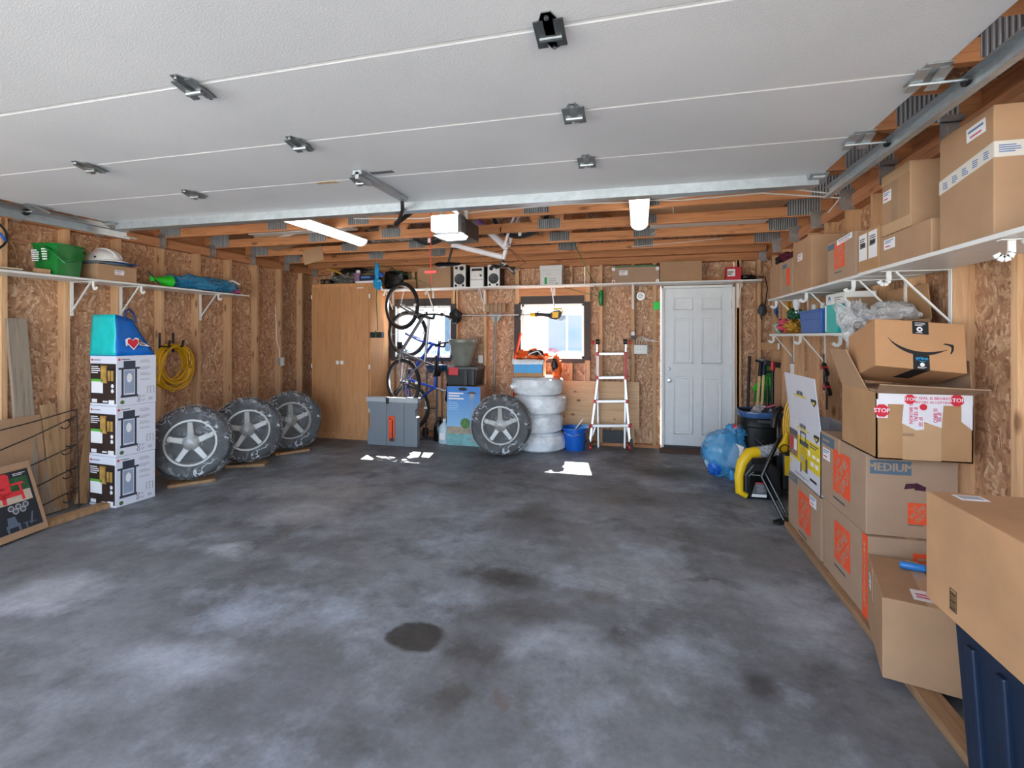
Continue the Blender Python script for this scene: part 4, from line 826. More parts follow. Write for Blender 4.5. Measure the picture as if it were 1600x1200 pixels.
# ================================================================== floor things along the back wall
# wheel on edge and the white bagged stack
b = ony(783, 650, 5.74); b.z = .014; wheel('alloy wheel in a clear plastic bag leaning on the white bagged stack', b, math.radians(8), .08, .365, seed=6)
WBAG = film('white_bag', '#f0f4f8', .88, .3, 9, .4, .6, .2, .3)
sb = ony(842, 600, 6.29); sb.z = 0.0
for k in range(4):
    lab = ('bottom', 'second from the bottom', 'third from the bottom', 'top')[k]
    t = thing('bagged_tyre', 'tyre in a white plastic bag, %s of the stack' % lab, 'tyre', sb + Vector((.015 * (-1) ** k, 0, .235 * k)), k * 1.3, 'stack of white bagged tyres')
    MB().lathe([(.2, .03), (.25, .01), (.3, .03), (.31, .115), (.3, .2), (.25, .222), (.2, .2)], 28, closed=True).build('tyre', RUBBER, t, True)
    def bv(u, v, k=k):
        a = 2 * PI * v; prof = [(.01, .004), (.28, .0), (.325, .03), (.335, .115), (.325, .2), (.27, .232), (.01, .225)]; x = u * 6; i = min(int(x), 5); f = x - i
        r_ = prof[i][0] * (1 - f) + prof[i + 1][0] * f; z = prof[i][1] * (1 - f) + prof[i + 1][1] * f; q = Vector((math.cos(a) * r_, math.sin(a) * r_, z))
        n_ = noise.noise(q * 7 + Vector((k * 4, 0, 0))) * .03 + noise.noise(q * 22 + Vector((k * 4, 3, 0))) * .010; sc = 1 + n_ / .35 * (r_ / .36)
        return (q.x * sc, q.y * sc, min(max(z + n_ * .25 * (0 if u in (0, 1) else 1), .001), .234))
    MB().sheet(bv, 18, 48).build('bag_film', WBAG, t, True)
    MB().blob((.33, -.0, .12), (.07, .03, .035), 10, .5, 3, k).build('bag_knot', WBAG, t, True)
    if k == 0:
        Fc = Face(t, (.0, 0, 0), Vector((0, 1, 0)), (0, 0, 1))
tp = sb.z + .235 * 4
t = thing('open_carton', 'open carton with bright blue front panel on the bagged tyre stack', 'box', sb + Vector((-.1, -.1, .942)), .04)
MB().box((-.19, -.13, 0), (.19, -.125, .2)).box((-.19, .125, 0), (.19, .13, .2)).box((-.19, -.13, 0), (-.185, .13, .2)).box((.185, -.13, 0), (.19, .13, .2)).box((-.19, -.13, 0), (.19, .13, .005)).build('carton_body', CARD2, t)
MB().box((-.18, -.137, .05), (.185, -.131, .17)).build('blue_panel', mat('sky_blue_plastic', '#1597d8', .4), t, bevel=.003); MB().sheet(lambda u, v: (-.205 + .41 * u, -.15 + .03 * v, .16 + .06 * v + .012 * noise.noise(Vector((u * 5, v * 3, 1)))), 12, 4).build('plastic_liner', WBAG, t, True, solid=.003)
t = thing('safety_vest', 'orange and black safety gear heaped on the blue front carton', 'clothing', sb + Vector((-.05, .0, 1.146))); HIVIS = mat('hivis_orange', '#f5641e', .6, var=.2, scale=16)
MB().blob((-.03, 0, .06), (.2, .12, .075), 16, .5, 3, 3, flat=.0).build('vest_fabric', HIVIS, t, True); MB().blob((.02, -.07, .085), (.1, .05, .045), 12, .5, 4, 8).build('black_gloves', BLACK, t, True); MB().tube([(-.1, -.11, .03), (-.03, -.13, .09), (.06, -.12, .12), (.13, -.1, .04)], .009).build('reflective_trim', PAPER, t, True)
MB().blob((.29, -.05, -.1), (.06, .06, .16), 12, .5, 3, 5).build('hanging_sleeve', HIVIS, t, True); MB().blob((.27, -.1, -.06), (.04, .03, .08), 10, .5, 3, 7).build('black_strap', BLACK, t, True)
p0 = ony(806, 622, 6.55); p1 = ony(818, 520, 6.6)
t = thing('red_pole', 'red handled long tool standing behind the bagged tyres', 'tool', onz(804, 695).lerp(p0, 1)); t.location = (p0.x - .05, 6.58, 0)
MB().tube([(0, 0, .002), (.02, 0, 1.1), (.11, .01, 1.5)], [.014, .014, .018], 8).build('tool_handle', mat('red_orange', '#e03a1e', .5), t, True); MB().box((-.05, -.01, 0), (.05, .01, .05)).build('tool_head', BLACK, t)
# blue bucket with brush
b = onz(890, 705); t = thing('round_bucket', 'blue plastic bucket beside the ladder', 'bucket', b + Vector((.05, .12, 0)))
MB().lathe([(.118, .004), (.12, 0), (.155, .27), (.17, .272), (.17, .29), (.152, .29), (.116, .012), (.001, .012)], 28, cap=True).build('bucket_body', BLUE, t, True)
MB().tube([(-.165, 0, .27), (-.12, -.12, .23), (0, -.172, .2), (.12, -.12, .23), (.165, 0, .27)], .004).build('bucket_bail', STEEL, t, True)
o = thing('scrub_brush', 'white handled blue brush lying in the blue bucket', 'brush', b + Vector((.07, .10, .27))); MB().bar((-.05, 0, -.06), (.09, -.01, .13), .022, .012).build('brush_handle', WHITE, o, bevel=.003); MB().bar((.02, 0, -.02), (.14, .02, .06), .05, .03).build('brush_head', mat('light_blue', '#3f9be0', .5), o, bevel=.005); MB().bar((.03, 0, -.05), (.15, .02, .03), .045, .03).build('bristles', mat('bristle', '#c9d6df', .9), o)
# plywood sheet
def pine_mat():
    t = NT('pine_panel'); co = t.coord(); g = t.noise(t.mapping(co, scale=(1.5, 1, 22)), 1.6, 4, .6, .6); vo = t.n('ShaderNodeTexVoronoi', Scale=6.0); t.l(t.mapping(co, scale=(.8, .01, 1.2)), vo.inputs['Vector'])
    c = t.ramp(g, [(.3, lin('#cda077')), (.7, lin('#e2bf97'))]); c = t.mix(t.ramp(vo.outputs['Distance'], [(.09, (.85, .85, .85)), (.17, (0, 0, 0))]), c, lin('#6d452b')); t.l(c, t.p.inputs['Base Color']); t.p.inputs['Roughness'].default_value = .65; return t.m
a, b_ = ony(861, 594, 6.63), ony(999, 668, 6.63); PLY = pine_mat()
o = MB().box((a.x, 6.632, 0), (b_.x, 6.648, a.z)).build('plywood_sheet', PLY); vz = ony(930, 668, 6.63).z
o.data = MB().box((a.x, -.008, 0), (b_.x, .008, a.z - vz)).mesh('plywood_sheet', PLY); o.location = (0, 6.64, vz); tag(o, 'knotty pine sheet fixed to the wall behind the ladder', 'panel')
o = MB().box((-.14, -.004, 0), (.14, .004, .16)).build('dark_patch_board', mat('dark_patch', '#3f4244', .7), None); p = ony(958, 690, 6.64); o.location = (p.x, 6.645, .045); tag(o, 'dark grey sheet offcut on the wall base behind the ladder', 'panel')
# ------------------------------------------------------------------ ladder
t = thing('folding_ladder', 'aluminium multi position ladder with red joints and wheels', 'ladder', onz(952, 702) + Vector((0, .08, 0))); L0 = t.location; ALU = mat('aluminium', '#d9dbdd', .35, .55, var=.04)
def lp(x, y, yy): return ony(x, y, yy) - L0
yt, yb = 6.56, 6.40
def yat(y): return yb + (yt - yb) * (702 - y) / (702 - 535)
for xa, xb, s in ((934, 922, -1), (977, 984, 1)):
    MB().bar(lp(xa, 552, yat(552)), lp(xa, 595, yat(595)), .03, .06, (0, 1, 0)).bar(lp(xa, 595, yat(595)), lp(xb, 690, yat(690)), .03, .06, (0, 1, 0)).build('outer_rail', ALU, t, bevel=.003)
    q = MB().cyl(lp(xb, 699, 6.42) + Vector((-.02, 0, 0)), lp(xb, 699, 6.42) + Vector((.02, 0, 0)), .036, n=18).build('wheel', RED, t, True); MB().bar(lp(xb - 2 * -s, 686, yb), lp(xb + 4 * s, 703, yb), .035, .05, (0, 1, 0)).build('rubber_foot', BLACK, t)
    MB().bar(lp(xa + 1 * s, 538, 6.6), lp(xa - 1 * s, 700, 6.55), .025, .05, (0, 1, 0)).build('inner_rail', ALU, t, bevel=.003)
    MB().cyl(lp(xa - 3, 534, 6.57), lp(xa + 3, 534, 6.57), .035, n=14).build('top_hinge', BLACK, t, True); MB().cyl(lp(xa + 5 * s, 535, 6.57), lp(xa + 9 * s, 535, 6.57), .022, n=12).build('hinge_knob', RED, t, True)
    MB().bar(lp(xa, 556, yat(556) - .035), lp(xa, 590, yat(590) - .035), .028, .004, (0, 1, 0)).build('warning_label', RED if s > 0 else PAPER, t)
for yy, xa, xb in ((553, 934, 977), (590, 933, 978), (627, 930, 980), (665, 924, 984)):
    MB().bar(lp(xa, yy, yat(yy)), lp(xb, yy - 0.5, yat(yy)), .07, .035).build('rung', ALU, t, bevel=.004)
    for x in (xa, xb): MB().cbox(lp(x, yy, yat(yy) - .02), (.035, .07, .045)).build('rung_joint', RED, t, bevel=.004)
for xa, xb in ((930, 921), (979, 985)): MB().bar(lp(xa, 668, yat(668)), lp(xb, 690, 6.43), .02, .004, (0, 1, 0)).build('brace', STEEL, t)
# ------------------------------------------------------------------ grey folding work bench
a, b_ = onz(577, 693), onz(656, 697); zt = ony(620, 621, 5.95).z
t = thing('folding_workbench', 'grey plastic folding workbench with orange latch, standing folded', 'workbench', ((a.x + b_.x) / 2, 5.93, 0), 0); hw = (b_.x - a.x) / 2; BENCH = mat('bench_grey', '#7f878f', .5, var=.04)
H = zt; MB().prism([(-hw, 0), (hw, 0), (hw, H * .6), (hw - .03, H * .62), (hw - .03, H * .76), (hw, H * .8), (hw, H * .92), (-hw, H * .92), (-hw, H * .78), (-hw + .035, H * .74), (-hw + .035, H * .36), (-hw, H * .3)], (0, 0, 0), (1, 0, 0), (0, 0, 1), -.08).build('folded_leg_panel', BENCH, t, bevel=.004)
MB().prism([(-hw - .01, H * .9), (hw + .01, H * .9), (hw + .01, H), (-hw - .01, H)], (0, -.012, 0), (1, 0, 0), (0, 0, 1), -.11).build('bench_top', mat('bench_light', '#b3b8bc', .45, var=.03), t, bevel=.006)
for x in (-hw * .22, hw * .48): MB().box((x - .002, -.003, 0), (x + .002, .0, H * .9)).build('panel_groove', DGREY, t)
MB().box((-.045, -.02, H * .1), (.045, -.002, H * .62)).build('latch_slot', ORANGE, t, bevel=.008); MB().box((.012, -.0225, H * .14), (.026, -.0205, H * .54)).build('slot_gap', BLACK, t); MB().box((-.02, -.03, H * .1), (.04, -.02, H * .17)).build('latch_button', DGREY, t, bevel=.003); MB().cyl((-.015, -.024, H * .56), (-.015, -.02, H * .56), .011).build('rivet', BLACK, t)
MB().box((-.03 - .05, -.022, H * .87), (.012 - .05, -.012, H)).build('strap_clip', BLACK, t, bevel=.003)
# jugs
for lab, x, y, m, r_, h, cm in (('black oil jug behind the workbench and heater carton', 677, 693, BLACKG, .075, .30, BLACK), ('translucent washer fluid jug beside the patio heater carton', 691, 694, mat('milky_jug', '#b9d0dc', .3, var=.1), .075, .30, mat('white_cap', '#e3e6ea', .4, var=0))):
    b = onz(x, y); t = thing('fluid_jug', lab, 'jug', b + Vector((0, .08 if m != BLACKG else .2, 0)))
    MB().lathe([(r_ * .9, .0), (r_, .015), (r_, h * .62), (r_ * .8, h * .8), (r_ * .35, h * .93), (.022, h * .94), (.022, h)], 18, sq=.35).build('jug_body', m, t, True); MB().cyl((0, 0, h), (0, 0, h + .03), .025, n=14).build('jug_cap', cm, t, True); MB().tube([(r_ * .5, 0, h * .9), (r_ * 1.0, 0, h * .86), (r_ * 1.1, 0, h * .65), (r_ * .9, 0, h * .6)], .012).build('jug_handle', m, t, True)
    if m != BLACKG: Face(t, (-.04, -r_ * 1.02 - .004, .06), (1, 0, 0), (0, 0, 1)).rect(0, 0, .08, .09, PAPER, 'jug_label')
# patio heater carton, tote, planter
a, b_ = onz(700, 694), onz(752, 697); zt = ony(725, 604, 6.17).z
t, F, s = carton('tall carton with blue sky patio heater picture', ((a.x + b_.x) / 2, 6.17 + .17, 0), (b_.x - a.x, .34, zt), 0, CARD, 'heater_carton', 'box', None, False)
f = F['F']; w, h = s[0], s[2]
def grad(name, c0, c1, h_):
    tt = NT(name); sp = tt.n('ShaderNodeSeparateXYZ'); tt.l(tt.coord(), sp.inputs[0]); tt.l(tt.ramp(tt.math('DIVIDE', sp.outputs[2], h_), [(.3, lin(c0)), (.95, lin(c1))]), tt.p.inputs['Base Color']); tt.p.inputs['Roughness'].default_value = .4; return tt.m
f.rect(0, .0, w, h, grad('print_sky', '#8fc3ea', '#2f7fd0', h), 'print', 1); f.rect(0, 0, w, h * .2, mat('print_pool', '#7db4b4', .5, var=.25, scale=14), 'print', 2); f.rect(0, h * .2, w, h * .32, mat('print_stone', '#a99a86', .5, var=.25, scale=20), 'print', 2)
f.disc(w * .56, h * .38, w * .15, mat('print_tree', '#53803f', .5, var=.4, scale=30), 'print', 3); f.rect(w * .74, h * .12, w * .77, h * .82, PRINTLG, 'heater_picture', 4); f.poly([(w * .58, h * .88), (w * .93, h * .88), (w * .8, h * .92), (w * .7, h * .92)], PRINTDG, 'heater_picture', 4); f.rect(w * .69, h * .8, w * .82, h * .88, PRINTLG, 'heater_picture', 4); f.disc(w * .75, h * .1, w * .1, PRINTLG, 'heater_picture', 4, ry=.012)
f.disc(w * .48, h * .955, w * .13, PRINTK, 'emblem', 4, ry=.022)
for k, wd_ in enumerate((.45, .33, .46)): f.rect(w * .05, h * (.87 - k * .045), w * (.05 + wd_), h * (.895 - k * .045), PAPER, 'print', 3)
f.lines(w * .05, h * .6, w * .4, h * .15, 5, mat('print_pale_blue', '#b8d8f0', .6, var=0), 3, .3, 4)
zh = zt + .003
a, b_ = ony(694, 600, 6.22), ony(746, 600, 6.22); zq = ony(720, 573, 6.22).z; hw = (b_.x - a.x) / 2
t = thing('lidded_tote', 'black storage tote with red latch on the heater carton', 'tote', ((a.x + b_.x) / 2, 6.22 + .17, zh)); H = zq - zh
MB().add([(-hw * .86, -.14, 0), (hw * .86, -.14, 0), (hw * .86, .14, 0), (-hw * .86, .14, 0), (-hw * .98, -.165, H * .86), (hw * .98, -.165, H * .86), (hw * .98, .165, H * .86), (-hw * .98, .165, H * .86)], [(3, 2, 1, 0), (4, 5, 6, 7), (0, 1, 5, 4), (1, 2, 6, 5), (2, 3, 7, 6), (3, 0, 4, 7)]).build('tote_body', mat('charcoal_tote', '#25272a', .45), t, bevel=.012)
MB().box((-hw * 1.02, -.175, H * .84), (hw * 1.02, .175, H)).build('tote_lid', mat('tote_lid_grey', '#5a5d5e', .5), t, bevel=.012)
MB().box((-hw * .72, -.19, H * .55), (-hw * .12, -.165, H * .97)).build('tote_latch', RED, t, bevel=.008)
for x in (.2, .62): MB().box((hw * x, -.178, H * .02), (hw * (x + .2), -.15, H * .84)).build('tote_rib', MC['charcoal_tote'], t, bevel=.006)
a, b_ = ony(699, 530, 6.3), ony(742, 530, 6.3); zt = ony(720, 530, 6.3).z; R_ = (b_.x - a.x) / 2; z0 = zq + .003; h = zt - z0
t = thing('planter_pot', 'grey green ribbed planter pot on the black tote', 'planter', ((a.x + b_.x) / 2, 6.38, z0))
mb = MB(); n = 48; prof = [(.6, 0), (.62, .02), (.72, .3), (.88, .7), (.97, .86), (1.02, .88), (1.03, .99), (.95, 1.0), (.9, .9), (.55, .06), (.001, .06)]
mb.lathe([(R_ * r_, h * z) for r_, z in prof], n)
mb.v = [(x * (1 + .02 * math.cos(24 * math.atan2(y, x)) * (1 if .05 < z / h < .84 else 0)), y * (1 + .02 * math.cos(24 * math.atan2(y, x)) * (1 if .05 < z / h < .84 else 0)), z) for x, y, z in mb.v]
mb.build('pot', mat('glazed_grey', '#76796f', .3, var=.15), t, True); MB().lathe([(R_ * .88, h * .87), (.001, h * .9)], 24, cap=False).build('soil', mat('soil', '#241c18', .95, var=.4), t, True)
# black tubing and cart behind the bench
t = thing('tool_cart', 'dark steel frame of a folded hand truck behind the workbench', 'hand truck', onz(662, 690) + Vector((0, .25, 0)))
for x in (-.08, .08): MB().tube([(x, 0, .02), (x, .03, .95), (x * .6, .05, 1.0)], .014, 8).build('cart_rail', DGREY, t, True)
for z in (.1, .42, .7): MB().bar((-.08, .01 + z * .03, z), (.08, .01 + z * .03, z), .03, .012).build('cart_crossbar', DGREY, t)
MB().box((-.1, -.16, 0), (.1, .0, .012)).build('cart_toe_plate', DGREY, t); MB().cyl((-.13, .04, .07), (-.09, .04, .07), .07, n=18).cyl((.09, .04, .07), (.13, .04, .07), .07, n=18).build('cart_wheel', RUBBER, t, True)
# ================================================================== wall mounted on the back wall
# string trimmer
a, b_ = ony(716, 493, 6.55), ony(832, 493, 6.55)
t = thing('string_trimmer', 'yellow and black battery string trimmer hung across the window', 'trimmer', (a.x, 6.55, a.z)); L = b_.x - a.x
MB().cyl((0, 0, 0), (L, 0, -.002), .011, n=10).build('trimmer_shaft', STEEL, t, True)
MB().cyl((L - .03, 0, 0), (L + .05, 0, 0), .03, n=12).build('shaft_collar', YELLOW, t, True)
MB().tube([(L + .04, 0, 0), (L + .12, 0, 0), (L + .22, 0, -.01), (L + .26, 0, -.02)], [.032, .024, .026, .045], 12).build('grip', BLACK, t, True); MB().tube([(L + .05, 0, .0), (L + .08, 0, .04), (L + .1, 0, .045)], .008).build('trigger_guard', BLACK, t, True)
MB().prism([(L + .26, -.06), (L + .33, -.075), (L + .39, -.05), (L + .41, .02), (L + .38, .055), (L + .3, .05), (L + .25, .02)], (0, -.05, 0), (1, 0, 0), (0, 0, 1), -.1).build('motor_housing', BLACK, t, bevel=.01)
MB().prism([(L + .28, -.045), (L + .36, -.045), (L + .37, .035), (L + .28, .035)], (0, -.056, 0), (1, 0, 0), (0, 0, 1), -.01).build('side_panel', YELLOW, t, bevel=.006); MB().tube([(L + .38, -.02, .0), (L + .42, -.02, .03), (L + .4, -.02, .075), (L + .3, -.02, .07)], .012, 8).build('top_handle', YELLOW, t, True)
MB().bar((L * .83, -.02, -.07), (L * .86, -.02, .07), .03, .04, (0, 1, 0)).build('loop_handle', BLACK, t, bevel=.006); MB().blob((-.04, 0, -.01), (.09, .07, .1), 12, .3, 2.5, 4).build('trimmer_head', BLACK, t, True)
# garden fork hung vertically
a, b_ = ony(772, 478, 6.6), ony(766, 614, 6.6); zb = a.z
t = thing('garden_fork', 'steel garden fork with long handle hung on the wall stud', 'garden fork', (a.x, 6.6, b_.z)); H = a.z - b_.z
MB().cyl((0, 0, 0), (0.02, 0, H * .88), .014, n=10).build('fork_handle', mat('dull_steel', '#7c7a77', .4, .8), t, True); c = Vector((.02, 0, H * .88))
MB().bar(c + Vector((-.09, 0, .02)), c + Vector((.09, 0, .02)), .02, .03).build('fork_shoulder', MC['dull_steel'], t)
for x in (-.085, -.03, .03, .085): MB().cyl(c + Vector((x, 0, .02)), c + Vector((x * 1.05, -.01, .2)), .008, .004, 8).build('fork_tine', MC['dull_steel'], t, True)
MB().prism([(-.09, 0), (0, -.12), (.09, 0)], c + Vector((0, .01, .01)), (1, 0, 0), (0, 0, 1), -.006).build('fork_neck', MC['dull_steel'], t)
MB().box((-.14, .01, H * .93), (.16, .03, H * 1.02)).build('hanger_board', WOODB, t)
# outlets, switches, gauge, note
def plate(name, label, cat, x, y, w, h, m, yy=SYB, th=.006): 
    p = ony(x, y, yy); t = thing(name, label, cat, (p.x, yy, p.z)); MB().box((-w / 2, -th, -h / 2), (w / 2, 0, h / 2)).build('plate', m, t, bevel=.002); return t
t = plate('wall_outlet', 'white electrical outlet plate left of the garden fork stud', 'outlet', 751, 561, .07, .115, WHITE)
for z in (-.022, .022): MB().box((-.017, -.009, z - .014), (.017, -.006, z + .014)).build('receptacle', PAPER, t, bevel=.003)
t = plate('light_switch', 'white three gang switch plate beside the side door', 'switch', 1001, 546, .165, .115, WHITE, SYB - .03)
for x in (-.046, 0, .046): MB().box((x - .005, -.018, -.012), (x + .005, -.006, .012)).build('toggle', mat('ivory', '#d8cfb8', .5, var=0), t)
MB().box((-.085, 0, -.06), (.1, .03, .06)).build('switch_box', GREY, t)
for k in range(4): MB().tube([(-.05 + .03 * k, .01, .06), (-.05 + .035 * k, .015, .12), (.02 + .03 * k, .02, .17 - .02 * k), (.1 + .07 * k, .022, .1)], .004).build('cable', WHITE, t, True)
t = plate('timer_box', 'small grey and white timer box on the stud above the switches', 'timer', 989, 524, .05, .11, DGREY, SYB, .04); MB().box((-.022, -.045, 0), (.022, -.04, .05)).build('timer_face', WHITE, t)
p = ony(1001, 463, 6.72); t = thing('wall_thermometer', 'round white dial thermometer on the strand board', 'thermometer', (p.x, 6.72, p.z)); MB().cyl((0, 0, 0), (0, -.02, 0), .048, n=24).build('dial_case', WHITE, t, True); MB().lathe([(.048, -.02), (.05, -.026), (.043, -.026), (.043, -.02)], 24, (0, 0, 0), (0, 1, 0), closed=True).build('dial_rim', STEEL, t, True); MB().bar((0, -.022, 0), (.025, -.022, .02), .003, .002, (0, 1, 0)).build('needle', PRINTK, t); Face(t, (-.03, -.0215, -.03), (1, 0, 0), (0, 0, 1)).rects([(.03 + .033 * math.cos(k) - .002, .03 + .033 * math.sin(k) - .002, .03 + .033 * math.cos(k) + .002, .03 + .033 * math.sin(k) + .002) for k in range(6)], PRINTDG)
MB().box((-.002, .0, -.0), (.002, .02, .002)).build('nail', STEEL, t)
t = plate('stud_note', 'bright green plastic box fixed to the stud by the door', 'box', 1026, 478, .08, .1, mat('neon_green', '#17d94a', .5, var=.03), SYB, .03)
# ================================================================== bicycles
def wheel_part(root, c, R, tyre_m, rim_m, nsp=24, tw=.025, name='wheel'):
    tr = MB().lathe([(R - tw + tw * math.cos(a), tw * math.sin(a)) for a in [2 * PI * i / 8 for i in range(8)]], 40, c, (0, 1, 0), closed=True).build(name, tyre_m, root, True)
    MB().lathe([(R - 2 * tw - .001, -.012), (R - 2 * tw + .006, -.012), (R - 2 * tw + .006, .012), (R - 2 * tw - .001, .012), (R - 2 * tw - .014, 0)], 40, c, (0, 1, 0), closed=True).build('rim', rim_m, tr, True)
    MB().cyl(c + Vector((0, -.045, 0)), c + Vector((0, .045, 0)), .018, n=12).build('hub', STEEL, tr, True); mb = MB()
    for k in range(nsp):
        a = 2 * PI * k / nsp; e = a + (.5 if k % 2 else -.5); s_ = .03 if k % 4 < 2 else -.03
        mb.cyl(c + Vector((.018 * math.cos(e), s_, .018 * math.sin(e))), c + Vector(((R - 2 * tw) * math.cos(a), 0, (R - 2 * tw) * math.sin(a))), .0013, n=4, cap=False)
    mb.build('spokes', STEEL, tr); return tr
def bicycle(label, mtx, frame_m, R=.33, fork_m=None, tyre=None, accent=None, full_susp=False):
    t = thing('bicycle', label, 'bicycle', (0, 0, 0), 0, 'stored bicycles'); t.matrix_basis = mtx
    ra, fa = Vector((-.5, 0, R)), Vector((.55, 0, R)); bb = Vector((-.09, 0, R - .04)); st = Vector((-.23, 0, .70 if full_susp else .78)); ht = Vector((.36, 0, .86)); hbt = Vector((.395, 0, .74)); fm = fork_m or frame_m
    tm = tyre or RUBBER; wheel_part(t, ra, R, tm, STEEL, name='rear_wheel'); wheel_part(t, fa, R, tm, STEEL, name='front_wheel')
    kf = 1.6 if full_susp else 1.0; f = MB().cyl(bb, st, .017, n=10).cyl(st + Vector((.01, 0, -.03)), ht + Vector((.0, 0, -.02)), .018 * kf, n=10).cyl(bb, hbt, .022 * kf, n=10).cyl(hbt, ht, .022, n=10)
    for s_ in (-.06, .06): f.cyl(bb + Vector((0, s_ * .4, 0)), ra + Vector((0, s_, 0)), .01, n=8).cyl(st + Vector((0.01, s_ * .3, -.04)), ra + Vector((0, s_, 0)), .009, n=8)
    f.cyl(bb + Vector((0, -.04, 0)), bb + Vector((0, .04, 0)), .024, n=12).build('bike_frame', frame_m, t, True)
    fk = MB()
    for s_ in (-.055, .055): fk.tube([hbt + Vector((.008, s_, -.03)), hbt + Vector((.06, s_, -.2)), fa + Vector((0, s_, 0))], [.016, .016, .01], 8)
    fk.bar(hbt + Vector((.008, -.06, -.03)), hbt + Vector((.008, .06, -.03)), .035, .03).build('fork', fm, t, True)
    MB().cyl(st, st + Vector((-.045, 0, .16)), .013, n=10).build('seat_post', STEEL if not full_susp else BLACK, t, True); sp_ = st + Vector((-.045, 0, .17))
    mb = MB(); secs = [(-.13, .068, .02), (-.09, .075, .03), (-.02, .05, .024), (.06, .026, .02), (.13, .018, .014), (.145, .008, .006)]; n = 10; vs = []; 
    for x, w, hh in secs: vs += [sp_ + Vector((x, w * math.cos(2 * PI * i / n), hh * math.sin(2 * PI * i / n) + .01 - .0 * x)) for i in range(n)]
    fs = [(i * n + j, i * n + (j + 1) % n, (i + 1) * n + (j + 1) % n, (i + 1) * n + j) for i in range(len(secs) - 1) for j in range(n)] + [tuple(range(n - 1, -1, -1)), tuple(range((len(secs) - 1) * n, len(secs) * n))]
    mb.add(vs, fs).build('saddle', BLACKG, t, True)
    stem = ht + Vector((.05, 0, .08)); MB().cyl(ht, ht + Vector((-.01, 0, .06)), .015, n=8).cyl(ht + Vector((-.01, 0, .06)), stem, .016, n=8).build('stem', BLACK, t, True)
    hb_ = MB().tube([stem + Vector((-.04, -.3, .03)), stem + Vector((-.01, -.16, .02)), stem, stem + Vector((-.01, .16, .02)), stem + Vector((-.04, .3, .03))], .012, 8).build('handlebar', BLACK, t, True)
    for s_ in (-1, 1):
        MB().cyl(stem + Vector((-.02, s_ * .2, .024)), stem + Vector((-.042, s_ * .31, .03)), .017, n=10).build('grip', RUBBER, hb_, True); MB().tube([stem + Vector((-.02, s_ * .17, .02)), stem + Vector((.05, s_ * .19, .0)), stem + Vector((.04, s_ * .28, -.005))], .006, 6).build('brake_lever', STEEL, hb_, True); MB().cbox(stem + Vector((.0, s_ * .15, -.005)), (.05, .04, .03)).build('shifter', BLACK, hb_, bevel=.006)
    cr = MB().lathe([(.085, -.002), (.09, -.002), (.09, .002), (.085, .002)], 28, bb + Vector((0, -.05, 0)), (0, 1, 0), closed=True).lathe([(.07, -.002), (.05, -.002), (.05, .002), (.07, .002)], 24, bb + Vector((0, -.05, 0)), (0, 1, 0), closed=True).build('chainring', STEEL, t)
    for k in range(5): MB().bar(bb + Vector((0, -.05, 0)), bb + Vector((.087 * math.cos(k * 1.2566), -.05, .087 * math.sin(k * 1.2566))), .014, .004, (0, 1, 0)).build('chainring_arm', STEEL, cr)
    for s_ in (-1, 1):
        e = bb + Vector((s_ * .1, s_ * .075, s_ * .13)); ca = MB().bar(bb + Vector((0, s_ * .065, 0)), e, .022, .016, (0, 1, 0)).build('crank_arm', STEEL, t, bevel=.003); MB().cbox(e + Vector((0, s_ * .06, 0)), (.09, .08, .022)).build('pedal', BLACK, ca, bevel=.005)
    MB().tube([ra + Vector((0, -.05, .04)), bb + Vector((0, -.05, .09))], .004, 5).tube([ra + Vector((0, -.05, -.04)), ra + Vector((.02, -.05, -.12)), bb + Vector((0, -.05, -.09))], .004, 5).build('chain', DGREY, t); MB().lathe([(.045, -.05), (.03, -.035)], 18, ra, (0, 1, 0)).build('cassette', STEEL, t, True)
    for s_ in (-1, 1): MB().tube([stem + Vector((.03, s_ * .15, 0)), stem + Vector((.16, s_ * .1, -.05)), ht + Vector((.08, s_ * .03, -.1)), ht + Vector((-.1, 0, -.08))], .003, 5).build('cable', BLACK, t, True)
    MB().cyl(bb.lerp(hbt, .2), bb.lerp(hbt, .55), .0365, n=12).build('frame_decal', accent or BLACK, t) if accent else None
    for s_ in (ra, fa): MB().cbox(s_ + Vector((0, 0, R - .07 + .02)) + Vector((.0, .02, 0)), (.03, .01, .05)).build('reflector', PAPER, t)
    return t
SIL = mat('brushed_silver', '#a7a7aa', .3, .85, var=.04); BBLU = mat('bike_blue', '#1746b4', .3, .2, var=.04); BWHT = mat('bike_white', '#e0dde2', .3, var=.05); BPUR = mat('bike_purple', '#7d5aa0', .35, var=.1)
def upright_mtx(px_, py_, Y, ang, spin):
    """hung nose up: bike x -> world up, bike z -> world right turned by ang about the vertical"""
    o = ony(px_, py_, Y); up = Vector((-math.sin(spin), 0, math.cos(spin))); rt = Vector((math.cos(ang), math.sin(ang), 0)); rt = (rt - up * rt.dot(up)).normalized(); yv = rt.cross(up)
    M_ = Matrix(((up.x, yv.x, rt.x, 0), (up.y, yv.y, rt.y, 0), (up.z, yv.z, rt.z, 0), (0, 0, 0, 1))); M_.translation = o - (M_ @ Vector((-.5, 0, .33))); return M_
bicycle('silver bicycle hung nose up from the hoist in front of the window', upright_mtx(630, 597, 6.2, -.35, .02), SIL)
bicycle('blue bicycle hung nose up between the silver bicycle and the window', upright_mtx(640, 636, 6.46, -.12, .03), BBLU, fork_m=BBLU)
ax = ony(672, 318, 5.0); M_ = Matrix.Translation((ax.x, 5.0, 2.78)) @ Matrix.Rotation(-.10, 4, 'Z') @ Matrix.Rotation(PI, 4, 'X') @ Matrix.Translation((.5, 0, -.33))
bicycle('white and purple bicycle hung upside down from the roof trusses', M_, BWHT, fork_m=BWHT, accent=BPUR, full_susp=True)
